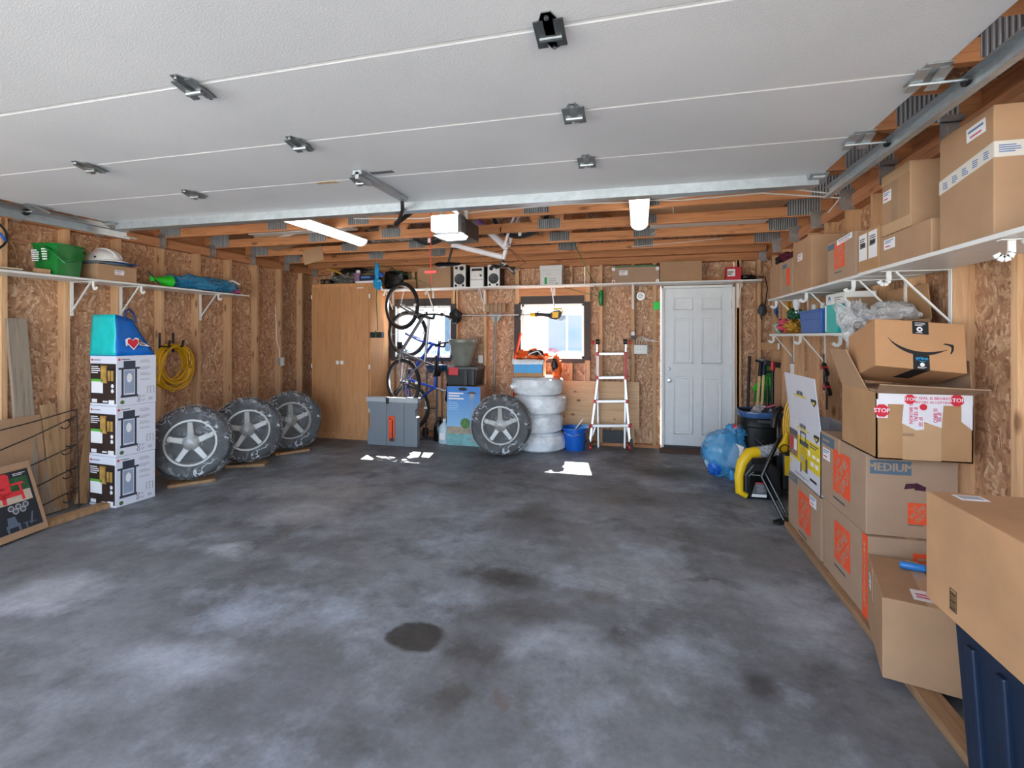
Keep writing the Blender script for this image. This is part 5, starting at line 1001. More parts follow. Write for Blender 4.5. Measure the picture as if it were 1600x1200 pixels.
for xa, yy in ((.35, TY[3]), (-.35, TY[2])):
    pA = M_ @ Vector((xa + .03, 0, .55)); pl = bpy.data.objects['bicycle.002']; inv = M_.inverted()
    MB().tube([inv @ pA, inv @ Vector((pA.x, yy + (.03 if yy < 5 else -.03), ZT + .02)), inv @ Vector((pA.x, yy, ZT + .094)), inv @ Vector((pA.x, yy - (.03 if yy < 5 else -.03), ZT + .02)), inv @ Vector((pA.x, yy, ZT - .004)), inv @ pA], .006, 6).build('hanging_strap', BLACK, pl, True)
# helmet hung on the blue bike
p = ony(682, 573, 6.2); t = thing('bike_helmet', 'dark blue bicycle helmet hanging below the blue bicycle', 'helmet', p); HEL = mat('helmet_blue', '#123a63', .3, var=.2)
MB().lathe([(.13, -.03)] + [(.13 * math.cos(a), .1 * math.sin(a)) for a in [i * PI / 2 / 7 for i in range(7)]] + [(.001, .1)], 24).xf(Matrix.Rotation(PI, 4, 'X') @ Matrix.Diagonal((1.15, .85, .9, 1))).build('helmet_shell', HEL, t, True)
for k in range(3): MB().bar((-.1, -.095 + k * .004, -.01 - .03 * k), (.1, -.095 + .012 * k, -.015 - .03 * k), .012, .02).build('vent', BLACK, t, bevel=.004)
MB().tube([(-.1, 0, .02), (-.04, .02, .12), (.02, .05, .18), (.06, .02, .1), (.1, 0, .02)], .006).build('chin_strap', BLACK, t, True)
# hoist with blue block, ropes and cleat weight
a = ony(589, 402, 6.05); b_ = ony(590, 452, 6.05); t = thing('bike_hoist', 'blue bicycle hoist block hanging from a truss', 'hoist', a); SKY = mat('hoist_blue', '#1d9bd6', .4, var=.15); H = a.z - b_.z
MB().tube([(0, 0, 0), (.01, 0, -.05), (.0, 0, -H * .3)], .009, 8).build('hoist_hook', STEEL, t, True); MB().blob((0, 0, -H * .45), (.035, .03, .13), 12, .2, 2, 3).build('upper_block', SKY, t, True); MB().blob((.01, 0, -H * .82), (.06, .045, .075), 12, .45, 3, 5).build('knotted_tape', SKY, t, True); MB().cyl((.06, -.02, -H * .55), (.06, .02, -H * .55), .03, n=14).build('pulley_wheel', BLUE, t, True); MB().bar((.05, 0, -H * .85), (.09, 0, -H * 1.05), .02, .015).build('hook_tip', PAPER, t)
MB().tube([(0, 0, -H * .9), (-.01, 0, -H * 1.3), (.0, .02, -1.0)], .006, 6).build('pull_rope', ROPEG, t, True); MB().tube([(.02, 0, -H * .2), (.3, .1, -.2), (.7, .2, -.38), (.72, .2, -.55)], .004, 6).build('lift_rope', ROPEG, t, True); MB().box((-.09, -.03, -1.1), (.09, .04, -1.02)).build('cleat_block', BLACK, t, bevel=.006); MB().bar((-.0, -.032, -1.1), (0, -.032, -1.0), .015, .006, (0, 1, 0)).build('cleat_rope', ROPEG, t)
a = ony(880, 345, 5.62); t = thing('hoist_rope', 'green hoist rope running down to an oval green cleat', 'rope', a); q = ony(938, 463, 6.6) - a
MB().tube([(0, 0, 0), tuple(q * .5), tuple(q)], .005, 6).build('rope_line', ROPEG, t, True); MB().lathe([(.001, -.11), (.02, -.1), (.032, -.05), (.032, .05), (.02, .1), (.001, .11)], 12, q + Vector((.01, 0, -.02))).build('rope_cleat', GREEN, t, True); MB().tube([tuple(q), tuple(q + Vector((-.25, .0, .06))), tuple(q + Vector((-.6, 0, .17))), tuple(q + Vector((-.72, 0, .2)))], .004, 6).build('rope_tail', ROPEG, t, True)
# ================================================================== box wall (right)
o = MB().box((1.07, 1.2, 0), (1.159, 4.18, .038)).build('floor_timber', lumber('floor_timber_wood', '#a98463', '#8a6444', 1), bevel=.003); tag(o, 'long flat timber on the floor under the stacked moving boxes', 'board')
o = MB().box((1.45, 1.2, 0), (1.539, 4.18, .038)).build('floor_timber', MC['floor_timber_wood'], bevel=.003); o.data.name = 'floor_timber'; o.location.x = -.06; tag(o, 'rear flat timber along the wall under the moving boxes', 'board')
XF = 1.10; ZP = .0395
tA, FA, sA = rcarton('moving box with orange logo on the floor under the white pressure washer carton', 1232, 1283, XF, ZP, 779, .36, m=CARD3, group='moving boxes', name='moving_box')
f = FA['L']; mover_logo(f, sA[1] * .36, sA[2] * .18, sA[1] * .36); f.rect(sA[1] * .02, sA[2] * .86, sA[1] * .32, sA[2] * .98, PRINTG, 'size_label', 1); f.lines(sA[1] * .05, sA[2] * .89, sA[1] * .24, sA[2] * .06, 1, CARD3, 2); sticker(f, sA[1] * .7, sA[2] * .74, sA[1] * .18, sA[2] * .17)
tB, FB, sB = rcarton('moving box with orange logo and edge stripe, bottom of its stack', 1286, 1356, XF, ZP, 838, .385, m=CARD3, group='moving boxes', name='moving_box')
f = FB['L']; mover_logo(f, sB[1] * .3, sB[2] * .3, sB[1] * .36); f.rect(sB[1] * .9, 0, sB[1], sB[2], PRINTO, 'edge_stripe', 1); f.lines(sB[1] * .93, sB[2] * .1, sB[1] * .03, sB[2] * .8, 12, CARD3, 2, .7)
g = FB['F']; g.rect(sB[0] * .5, sB[2] * .55, sB[0] * .98, sB[2] * .85, PRINTO, 'print', 1); g.lines(sB[0] * .55, sB[2] * .75, sB[0] * .38, sB[2] * .06, 1, CARD3, 2)
zC = ZP + sB[2] + .002
tC, FC, sC = rcarton('moving box marked MEDIUM, stacked under the torn open carton', 1283, 1353, XF, zC, 709, .39, m=CARD3, group='moving boxes', name='moving_box')
f = FC['L']; mover_logo(f, sC[1] * .32, sC[2] * .24, sC[1] * .38); f.rect(sC[1] * .02, sC[2] * .82, sC[1] * .34, sC[2] * .96, PRINTG, 'size_label', 1); f.lines(sC[1] * .06, sC[2] * .86, sC[1] * .24, sC[2] * .06, 1, CARD3, 2); sticker(f, sC[1] * .06, sC[2] * .6, sC[1] * .18, sC[2] * .17); f.rect(sC[1] * .44, sC[2] * .8, sC[1] * .5, sC[2], TAPE, 'tape_strip', 2)
g = FC['F']; w, h = sC[0], sC[2]; g.rect(w * .045, h * .76, w * .5, h * .93, PRINTG, 'size_label', 1); g.text('MEDIUM', w * .272, h * .845, h * .1, CARD3, wide=.92); mover_logo(g, w * .46, h * .2, w * .24); g.rect(w * .46, h * .17, w * .7, h * .2, PRINTO, 'print', 1)
for k, (a, b_) in enumerate(((.42, .57), (.53, .60))): g.poly([(w * a, h * .59), (w * (a + .12), h * (.58 if k else .61)), (w * (a + .13), h * (.63 if k else .67)), (w * (a + .02), h * (.68 if k else .66))], mat('print_plum', '#4a1f35', .6, var=.4, scale=60), 'ink_scribble', 1)
zD = zC + sC[2] + .002
nd = ony(1369, 707, 2.74); nd.z = zD; fd = onx(1303, 700, nd.x + .01); rd = ony(1532, 715, nd.y); wD, lD = rd.x - nd.x - .0, .42; hD = onx(1369, 613, nd.x).z - zD
wD = min(wD, SXR - nd.x - .004)
tD = thing('torn_carton', 'torn open carton sealed with red and white STOP tape, flaps raised', 'box', (nd.x + wD / 2, nd.y + lD / 2, zD)); F4 = faces(tD, wD, lD, hD)
MB().box((-wD / 2, -lD / 2, 0), (wD / 2, -lD / 2 + .006, hD)).box((-wD / 2, lD / 2 - .006, 0), (wD / 2, lD / 2, hD)).box((-wD / 2, -lD / 2, 0), (-wD / 2 + .006, lD / 2, hD)).box((wD / 2 - .006, -lD / 2, 0), (wD / 2, lD / 2, hD)).box((-wD / 2, -lD / 2, 0), (wD / 2, lD / 2, .006)).build('carton_body', CARD2, tD)
def flap(pts, nm='flap', m=None): 
    n_ = (Vector(pts[1]) - Vector(pts[0])).cross(Vector(pts[2]) - Vector(pts[0])).normalized() * .005; vs = [Vector(p) for p in pts] + [Vector(p) + n_ for p in pts]
    return MB().add(vs, [(3, 2, 1, 0), (4, 5, 6, 7), (0, 1, 5, 4), (1, 2, 6, 5), (2, 3, 7, 6), (3, 0, 4, 7)]).build(nm, m or CARDD, tD)
flap([(-wD / 2, -lD / 2, hD), (wD / 2, -lD / 2, hD), (wD / 2 - .0, -lD / 2 - .12, hD + .035), (-wD / 2 - .03, -lD / 2 - .11, hD + .05)], 'front_flap')
MB().box((-wD / 2 + .01, -lD / 2 + .03, hD - .1), (wD / 2 - .01, lD / 2 - .01, hD + .01)).build('packed_contents', CARDD, tD)
flap([(-wD / 2, -lD / 2 + .1, hD), (-wD / 2, lD / 2 - .0, hD), (-wD / 2 - .06, lD / 2 - .0, hD + .2), (-wD / 2 - .06, -lD / 2 + .2, hD + .2)], 'side_flap', CARD)
flap([(wD / 2 - .006, -lD / 2, hD), (wD / 2 - .006, lD / 2, hD), (wD / 2 - .006, lD / 2 - .02, hD + .15), (wD / 2 - .006, -lD / 2 + .02, hD + .155)], 'side_flap')
g = F4['F']; STW = mat('seal_tape', '#e9e6ea', .35, var=.03)
g.rect(wD * .02, hD * .83, wD * .99, hD, STW, 'seal_tape', 6); g.rect(wD * .0, hD * .62, wD * .12, hD * .9, STW, 'seal_tape', 5); g.poly([(wD * .27, hD * .55), (wD * .42, hD * .45), (wD * .5, hD * .47), (wD * .5, hD * .85), (wD * .29, hD * .85)], STW, 'seal_tape', 4); g.poly([(wD * .5, hD * .58), (wD * .68, hD * .5), (wD * .7, hD * .85), (wD * .5, hD * .85)], STW, 'seal_tape', 3); g.poly([(wD * .88, hD * .6), (wD * .99, hD * .48), (wD * .99, hD * .85), (wD * .88, hD * .85)], STW, 'seal_tape', 2)
def stop(u, v, r_, txt=True):
    g.poly([(u + r_ * math.cos(PI / 8 + k * PI / 4), v + r_ * math.sin(PI / 8 + k * PI / 4)) for k in range(8)], PRINTR, 'stop_sign', 8)
    if txt: g.text('STOP', u, v, r_ * .62, STW, lift=9)
stop(wD * .055, hD * .73, hD * .1); stop(wD * .35, hD * .91, hD * .075); stop(wD * .83, hD * .91, hD * .09); stop(wD * .49, hD * .8, hD * .05, False)
for s_, u, v, hh, ro in (('IF SEAL', .41, .69, .05, -PI / 2), ('IS BROKEN', .36, .7, .045, -PI / 2), ('IF SE', .65, .66, .05, -PI / 2), ('IS BRO', .61, .68, .05, -PI / 2), ('IF SE', .46, .58, .05, -PI / 2), ('IF SEAL IS BROKEN', .59, .93, .04, 0), ('BEFORE ACCEPTING', .59, .87, .035, 0)): g.text(s_, wD * u, hD * v, hD * hh, PRINTP, ro, lift=8)
g.rect(wD * .28, .002, wD * .68, hD * .55, mat('wide_tape', '#c7a17a', .4, var=.05), 'kraft_tape', 1); g.rect(wD * .28, hD * .36, wD * .4, hD * .4, CARDD, 'print', 2)
# smile carton resting tilted in the open carton
nE = onz(1368, 570, zD + hD + .06); 
pE = ony(1368, 571, nd.y - .04); wE = .0
tl, tr_, br, blc = ony(1368, 494, pE.y), ony(1507, 506, pE.y), ony(1509, 585, pE.y), ony(1368, 571, pE.y)
wE = (br - blc).length; hE = (tl - blc).length; roll = math.atan2(br.z - blc.z, br.x - blc.x); wE = min(wE, .385)
tE = thing('delivery_carton', 'brown delivery carton with curved smile arrow lying tilted on the torn carton', 'box', blc); M_ = Matrix.Translation(blc) @ Matrix.Rotation(-roll, 4, 'Y') @ Matrix.Rotation(-.26, 4, 'X') @ Matrix.Rotation(-.04, 4, 'Z'); tE.matrix_basis = M_; DL = mat('cardboard_warm', '#bd8d63', .8, var=.07, scale=5); dE = .34
MB().box((0, 0, 0), (wE, dE, hE)).build('carton_body', DL, tE, bevel=.004); g = Face(tE, (0, 0, 0), (1, 0, 0), (0, 0, 1)); w, h = wE, hE
arc = [(.14 + .66 * k / 14, .46 + 0) for k in range(15)]; up_, lo_ = [], []
for k in range(15):
    t_ = k / 14; x = .14 + .66 * t_; y = .62 - .62 * (t_ ** .8) * (1 - t_) * 1.15 - .17 * t_; th = .035 * math.sin(PI * min(t_ * 1.05, 1)) ** .7 + .004
    up_.append((w * x, h * (y + th))); lo_.append((w * x, h * (y - th)))
g.poly(lo_ + up_[::-1], PRINTK, 'smile_arrow', 1); g.poly([(w * .75, h * .555), (w * .78, h * .575), (w * .86, h * .56), (w * .868, h * .53), (w * .862, h * .44), (w * .835, h * .36), (w * .825, h * .37), (w * .84, h * .45), (w * .84, h * .51), (w * .8, h * .54)], PRINTK, 'arrow_head', 1)
g.rect(w * .42, h * .73, w * .6, h, PRINTK, 'black_tape', 1); g.rect(w * .42, 0, w * .6, h * .3, PRINTK, 'black_tape', 1); g.disc(w * .5, h * .83, .012, PAPER, 'print', 2); g.disc(w * .5, h * .83, .005, PRINTK, 'print', 3); g.lines(w * .45, h * .9, w * .12, h * .08, 3, PAPER, 2, .3); g.lines(w * .46, h * .75, w * .1, h * .02, 1, PAPER, 2)
g.text('prime', w * .52, h * .23, h * .06, mat('print_cyan', '#1ba0d8', .5, var=0)); g.poly([(w * .475, h * .18), (w * .52, h * .165), (w * .565, h * .18), (w * .52, h * .15)], MC['print_cyan'], 'print', 2); g.disc(w * .52, h * .1, .009, PAPER, 'print', 2); g.lines(w * .47, h * .02, w * .1, h * .04, 2, PAPER, 2, .4)
Face(tE, (0, dE, 0), (1, 0, 0), (0, -1, 0)).rect(w * .42, dE * .4, w * .6, dE, PRINTK, 'black_tape', 1)
# white pressure washer carton on box A
zA = ZP + sA[2] + .002
aa, bb_ = onx(1234, 600, XF), onx(1282, 675, XF); lK = aa.y - bb_.y; hK = bb_.z - zA; wK = .27
tK = thing('washer_carton', 'white and yellow pressure washer carton with open flap', 'box', (XF + wK / 2, (aa.y + bb_.y) / 2, zA)); WC = mat('carton_gloss_white', '#d9dae4', .5, var=.02)
MB().box((-wK / 2, -lK / 2, 0), (-wK / 2 + .005, lK / 2, hK)).box((wK / 2 - .005, -lK / 2, 0), (wK / 2, lK / 2, hK)).box((-wK / 2, -lK / 2, 0), (wK / 2, -lK / 2 + .005, hK)).box((-wK / 2, lK / 2 - .005, 0), (wK / 2, lK / 2, hK)).box((-wK / 2, -lK / 2, 0), (wK / 2, lK / 2, .005)).build('carton_body', WC, tK)
zf = onx(1278, 592, XF).z - zA
MB().add([(-wK / 2, -lK / 2, hK), (-wK / 2, lK / 2, hK), (-wK / 2 - .03, lK / 2 + .03, zf), (-wK / 2 - .03, -lK / 2 + .02, zf), (-wK / 2 + .005, -lK / 2, hK), (-wK / 2 + .005, lK / 2, hK), (-wK / 2 - .025, lK / 2 + .03, zf), (-wK / 2 - .025, -lK / 2 + .02, zf)], [(3, 2, 1, 0), (4, 5, 6, 7), (0, 1, 5, 4), (1, 2, 6, 5), (2, 3, 7, 6), (3, 0, 4, 7)]).build('raised_flap', WC, tK)
g = faces(tK, wK, lK, hK)['L']; w, h = lK, hK; KY = mat('print_yellow', '#e8cf1c', .5, var=.05)
g.rect(0, h * .3, w, h * .76, KY, 'print', 1); g.rect(0, h * .34, w * .3, h * .7, mat('print_photo', '#8d6d60', .5, var=.5, scale=16), 'print', 2); g.rect(0, h * .7, w * .3, h * .8, PRINTDG, 'print', 3); g.rect(w * .05, h * .45, w * .14, h * .66, PRINTR, 'print', 3); g.rect(w * .18, h * .45, w * .27, h * .65, PAPER, 'print', 3)
g.poly([(w * .4, h * .2), (w * .6, h * .2), (w * .62, h * .55), (w * .5, h * .62), (w * .4, h * .55)], mat('print_machine_yellow', '#d6b514', .5, var=.1), 'machine_picture', 3); g.rects([(w * .4, h * .62, w * .42, h * .84), (w * .56, h * .62, w * .58, h * .84), (w * .4, h * .82, w * .58, h * .85), (w * .38, h * .62, w * .66, h * .7), (w * .57, h * .2, w * .63, h * .42), (w * .4, h * .15, w * .44, h * .3)], PRINTDG, 'machine_picture', 4); g.disc(w * .47, h * .4, .024, PRINTLG, 'machine_picture', 5)
g.lines(w * .7, h * .66, w * .26, h * .08, 2, PRINTDG, 2, .5); g.disc(w * .68, h * .56, .022, PAPER, 'print', 2); g.rects([(w * .78, h * .52, w * .86, h * .57), (w * .9, h * .52, w * .97, h * .57), (w * .72, h * .38, w * .82, h * .45), (w * .86, h * .38, w * .95, h * .45)], PAPER, 'print', 2); g.lines(w * .7, h * .12, w * .28, h * .05, 1, PRINTK, 1, .8); g.lines(w * .2, h * .06, w * .5, h * .04, 2, PRINTDG, 1, .3); g.disc(w * .08, h * .22, .02, KY, 'print', 2)
def klogo(v, lift=2, fc=g, w=w):
    fc.text('KARCHER', w * .47, v, h * .068, PRINTK, wide=.72, lift=lift); fc.rect(w * .27, v - h * .06, w * .67, v - h * .035, KY, 'print', lift); fc.poly([(w * .82, v - .01), (w * .97, v - .01), (w * .97, v - .028), (w * .895, v - .06), (w * .82, v - .028)], PRINTK, 'emblem', lift); fc.poly([(w * .85, v - .028), (w * .94, v - .028), (w * .895, v - .048)], KY, 'emblem', lift + 1)
klogo(h * .93)
g2 = Face(tK, (-wK / 2 - .001, lK / 2, hK), (0, -1, 0), Vector((-.03, 0, zf - hK)).normalized()); klogo((zf - hK) * .62, 2, g2)
# plain labelled carton in front, turned a little
cN, cF_ = Vector((.972, 2.362, ZP)), Vector((1.10, 2.83, ZP)); dv = (cN - cF_); rzF = math.atan2(dv.x, -dv.y); lF = dv.length; wF = .345; hF = .333
ctr = (cN + cF_) / 2 + Vector((math.cos(rzF), math.sin(rzF), 0)) * wF / 2
t, F, s = carton('plain brown carton with white labels in front of the moving box stack', ctr, (wF, lF - .01, hF), rzF, CARD); f = F['L']; sticker(f, lF * .16, hF * .62, lF * .13, hF * .2); F['T'].rect(wF * .32, .04, wF * .62, .14, PAPER, 'shipping_label', 3); F['T'].lines(wF * .36, .06, wF * .2, .05, 2, PRINTP, 4); f.rect(lF * .36, hF * .55, lF * .42, hF, TAPE, 'tape_strip', 1)
p = ctr + Vector((.02, .12, hF + .0005)); t = thing('small_bottle', 'small blue bottle with white cap lying on the plain labelled carton', 'bottle', p, rzF); MB().lathe([(.012, 0), (.017, .01), (.017, .09), (.008, .1)], 14, (-.05, 0, .018), (1, 0, 0)).build('bottle_body', mat('bottle_cyan', '#2d7fd0', .3), t, True); MB().cyl((.05, 0, .018), (.07, 0, .018), .01, n=12).build('bottle_cap', WHITE, t, True)
# foreground carton on the navy tote
tz = .655; t = thing('storage_tote', 'navy blue plastic tote with red lid under the large plain foreground carton', 'tote', (1.17, 1.44, 0)); NAVY = mat('navy_plastic', '#13233b', .4, var=.1)
hx, hy = .26, .33; MB().add([(-hx * .88, -hy * .9, 0), (hx * .88, -hy * .9, 0), (hx * .88, hy * .9, 0), (-hx * .88, hy * .9, 0), (-hx, -hy, tz - .03), (hx, -hy, tz - .03), (hx, hy, tz - .03), (-hx, hy, tz - .03)], [(3, 2, 1, 0), (4, 5, 6, 7), (0, 1, 5, 4), (1, 2, 6, 5), (2, 3, 7, 6), (3, 0, 4, 7)]).build('tote_body', NAVY, t, bevel=.015)
for k in range(5): y = -hy * .75 + k * hy * .37; MB().bar((-hx * .90, y * .92, .04), (-hx * 1.0, y, tz - .08), .035, .02, (1, 0, 0)).build('tote_rib', NAVY, t, bevel=.006)
MB().box((-hx - .02, -hy - .02, tz - .03), (hx + .02, hy + .02, tz)).build('tote_lid', RED, t, bevel=.006)
t, F, s = carton('large plain tan carton with barcode on the navy tote', (1.14, 1.47, tz + .002), (.58, .63, .325), 0, mat('cardboard_kraft', '#b48a64', .8, var=.14, scale=3.5, bump=.1, bscale=25), tape=False); f = F['L']
f.rects([(.125 + k * .0, .03 + .0 * k, .15, .085) for k in range(1)], mat('print_tan', '#a8824f', .7, var=0), 'barcode_ground', 1); f.rects([(.125, .032 + k * .0065, .15, .032 + k * .0065 + (.003 if k % 3 else .0045)) for k in range(8)], PRINTK, 'barcode', 2); F['T'].rect(.05, .55, .12, .6, PAPER, 'shipping_label', 2); F['T'].rect(.058, .56, .112, .592, PRINTLG, 'print', 3); f.rects([(.122, .028, .1235, .089), (.1515, .028, .153, .089), (.122, .0875, .153, .089), (.122, .028, .153, .0295)], PRINTK, 'barcode_frame', 1); F['F'].rect(0, .15, .58, .2, TAPE, 'tape_strip')
# ------------------------------------------------------------------ upper shelf cartons
XS = 1.213; ZS = ZR + .003
def sc(label, xl, xr, yt, dp, z0=ZS, Xf=XS, **k): return rcarton(label, xl, xr, Xf, z0, yt, dp, **k)
tH, FH, sH = sc('biggest carton on the upper shelf, banded with white printed tape', 1468, 1553, 163, .275)
f = FH['L']; w, h = sH[1], sH[2]; f.polys([[(0, h * .5), (w, h * .60), (w, h * .72), (0, h * .62)]], mat('clear_tape_white', '#d8d3ca', .35, var=.03), 'printed_tape', 1); [f.lines(w * (.08 + k * .19), h * (.53 + k * .02), w * .11, h * .065, 4, PRINTB, 2, .5, k) for k in range(5)]; tilted_sticker(f, w * .55, h * .82, w * .33, h * .11, .06)
g = FH['F']; g.rect(0, h * .6, sH[0], h * .72, MC['clear_tape_white'], 'printed_tape', 1); g.lines(sH[0] * .05, h * .63, sH[0] * .25, h * .065, 4, PRINTB, 2); g.lines(sH[0] * .55, h * .63, sH[0] * .25, h * .065, 4, PRINTB, 2)
tJ, FJ, sJ = sc('low wide carton on the upper shelf beneath a smaller taped carton', 1375, 1455, 340, .27); f = FJ['L']; sticker(f, sJ[1] * .1, sJ[2] * .55, sJ[1] * .24, sJ[2] * .32)
tI, FI, sI = sc('taped carton stacked on the low wide upper shelf carton', 1378, 1422, 250, .27, ZS + sJ[2] + .002); f = FI['L']; sticker(f, sI[1] * .06, sI[2] * .55, sI[1] * .3, sI[2] * .18); f.rect(0, sI[2] * .0, sI[1], sI[2] * .18, TAPE, 'tape_strip', 1); f.rect(0, sI[2] * .84, sI[1], sI[2], TAPE, 'tape_strip', 1); f.rect(sI[1] * .36, sI[2] * .18, sI[1] * .58, sI[2] * .84, CARDD, 'print', 1)
tq, Fq, sq_ = sc('carton with two tall white shipping labels on the upper shelf', 1341, 1373, 350, .27, m=CARD2); f = Fq['L']
for u in (.05, .53): f.rect(sq_[1] * u, sq_[2] * .3, sq_[1] * (u + .4), sq_[2] * .92, PAPER, 'shipping_label', 1); f.lines(sq_[1] * (u + .05), sq_[2] * .58, sq_[1] * .3, sq_[2] * .25, 5, PRINTDG, 2, .5, int(u * 10)); f.rect(sq_[1] * (u + .08), sq_[2] * .62, sq_[1] * (u + .33), sq_[2] * .7, PRINTDG, 'barcode', 2)
tm, Fm, sm = sc('moving box with orange logo on the upper shelf', 1293, 1337, 360, .27, m=CARD3, group='moving boxes', name='moving_box'); f = Fm['L']; mover_logo(f, sm[1] * .28, sm[2] * .3, sm[1] * .36); f.rect(sm[1] * .02, sm[2] * .8, sm[1] * .28, sm[2] * .94, PRINTG, 'size_label', 1); tilted_sticker(f, sm[1] * .38, sm[2] * .84, sm[1] * .52, sm[2] * .13, .05)
tn, Fn, sn = sc('plain carton with small label on the upper shelf between moving boxes', 1239, 1267, 366, .24); sticker(Fn['L'], sn[1] * .3, sn[2] * .6, sn[1] * .26, sn[2] * .14)
to, Fo, so = sc('moving box with orange stripe on the upper shelf beside the plain carton', 1221, 1238, 402, .25, m=CARD3, group='moving boxes', name='moving_box'); Fo['L'].rect(so[1] * .5, so[2] * .25, so[1] * .8, so[2] * .75, PRINTO, 'logo_square', 1); Fo['L'].rect(so[1] * .1, so[2] * .78, so[1] * .5, so[2] * .9, PRINTG, 'size_label', 1)
tp_, Fp_, sp2 = sc('plain carton at the far end of the upper shelf under a dark red cap', 1203, 1220, 410, .25)
t = thing('knit_cap', 'dark red and black cap on the far upper shelf carton', 'cap', tp_.location + Vector((0, 0, sp2[2] + .001))); MB().blob((0, 0, .05), (.1, .14, .07), 14, .35, 3, 4, flat=.0).build('cap_body', mat('maroon_cloth', '#54142b', .8, var=.4, scale=20), t, True); MB().tube([(-.1, -.08, .02), (-.11, 0, .06), (-.09, .09, .03)], .015).build('cap_brim', BLACK, t, True)
# bags on the big carton's base
# ------------------------------------------------------------------ lower shelf
z2 = ZR2 + .002; XL2 = 1.298
def lat(xl, xr, yt, X=XL2): a, b = onx(xl, yt, X), onx(xr, yt, X); return a, b
a, b_ = lat(1249, 1282, 482); hy = (a.y - b_.y) / 2; H = b_.z - z2
t = thing('blue_tote', 'small blue plastic tote on the lower shelf', 'tote', (XL2 + .1, (a.y + b_.y) / 2, z2)); TB = mat('tote_blue', '#2f62ad', .45, var=.06)
MB().add([(-.09, -hy * .92, 0), (.09, -hy * .92, 0), (.09, hy * .92, 0), (-.09, hy * .92, 0), (-.1, -hy, H), (.1, -hy, H), (.1, hy, H), (-.1, hy, H)], [(3, 2, 1, 0), (4, 5, 6, 7), (0, 1, 5, 4), (1, 2, 6, 5), (2, 3, 7, 6), (3, 0, 4, 7)]).build('tote_body', TB, t, bevel=.006); MB().box((-.108, -hy - .008, H - .018), (.108, hy + .008, H)).build('tote_rim', TB, t, bevel=.004); MB().box((-.1, -hy * .95, H * .58), (-.092, hy * .95, H * .6)).build('tote_groove', mat('tote_blue_dark', '#24508f', .5), t)
for k in range(4): q = MB().lathe([(.016, 0), (.018, .005), (.018, .045), (.01, .055)], 12).build('spray_cap', WHITE, None, True); q.location = t.location + Vector((.02 * (-1) ** k, -hy * .6 + k * hy * .4, H + .001)); tag(q, 'white spray can cap poking out of the blue tote', 'bottle', 'caps in the blue tote')
a, b_ = lat(1287, 1305, 478); t, F, s = carton('teal carton standing on the lower shelf beside the blue tote', (XL2 + .09, (a.y + b_.y) / 2, z2), (.16, a.y - b_.y, a.z - z2 - .0), 0, mat('teal_carton', '#12b4b0', .4, var=.06), 'teal_carton', 'box', None, False); F['L'].rect(s[1] * .0, s[2] * .05, s[1] * .12, s[2], PAPER, 'print', 1); F['F'].rect(s[0] * .25, s[2] * .3, s[0] * .8, s[2] * .75, PAPER, 'print', 1)
zz = z2 + s[2] + .001; ax_, bx_ = onx(1288, 465, XL2), onx(1318, 465, XL2)
t, F, s = carton('flat white carton with blue emblem on top of the teal carton', (XL2 + .1, (ax_.y + bx_.y) / 2, zz), (.18, ax_.y - bx_.y, .075), 0, WHITE, 'white_carton', 'box', None, False); F['L'].disc(s[1] * .2, s[2] * .5, .022, PRINTB, 'emblem', 1); F['L'].disc(s[1] * .2, s[2] * .35, .012, WHITE, 'emblem', 2); F['L'].lines(s[1] * .45, s[2] * .3, s[1] * .45, s[2] * .4, 2, PRINTDG, 1, .3)
cols = [('pale green crumpled plastic bag', '#9fc2b6', 1208, .06), ('red and white gift bow bundle', '#c0495a', 1228, .07), ('yellow brown cloth bundle', '#b3842f', 1238, .06), ('dark green cloth on the bundles', '#1f5a3a', 1242, .05)]
for k, (lb, c_, x, r_) in enumerate(cols):
    p = onx(x, 510, 1.38); p.y = min(p.y, 5.43 - .17 * min(k, 2)); t = thing('shelf_bundle', lb + ' at the far end of the lower shelf', 'bundle', (1.38, p.y, z2 + (.13 if k == 3 else 0))); MB().blob((0, 0, r_), (r_ * 1.2, r_ * 1.5, r_), 12, .6, 3, k + 3, flat=.0).build('bundle_body', mat('bundle_%d' % k, c_, .5, var=.4, scale=25), t, True); MB().tube([(-.05, -.06, r_), (0, 0, r_ * 2.0), (.03, .06, r_)], .006).build('bundle_tie', PAPER if k < 2 else BLACK, t, True)
for lb, c_, x, y0, y1 in (('blue strap coil hanging below the upper shelf', '#1d5fa8', 1211, 474, 490), ('yellow cord hanging below the upper shelf', '#d7a017', 1231, 472, 498)):
    p = onx(x, y0, 1.44); q = onx(x, y1, 1.44); t = thing('hanging_strap', lb, 'strap', p + Vector((0, 0, 0))); mb = MB()
    for k in range(4): mb.tube([(0.01 * k, 0.02 * math.sin(k), .0), (.01 * k, -.03 + .012 * k, -.08), (.01 * k, 0, q.z - p.z - .02 * k), (.01 * k, .035 - .01 * k, -.08), (.01 * k, .01, 0)], .005, 6)
    mb.build('strap_loops', mat('strap_' + c_[1:], c_, .6), t, True); MB().bar((0.02, 0, 0), (.02, 0, ZR - .0185 - p.z), .01, .01).build('strap_hook', STEEL, t)
p = onx(1245, 478, 1.38); t = thing('light_bulb', 'white light bulb package hanging under the upper shelf', 'light bulb', p); MB().lathe([(.012, .09), (.02, .07), (.035, .04), (.03, .0), (.018, -.03), (.014, -.07), (.001, -.072)], 14).build('bulb', PAPER, t, True); MB().cyl((0, 0, .09), (0, 0, .125), .013).build('bulb_base', GALV, t, True)
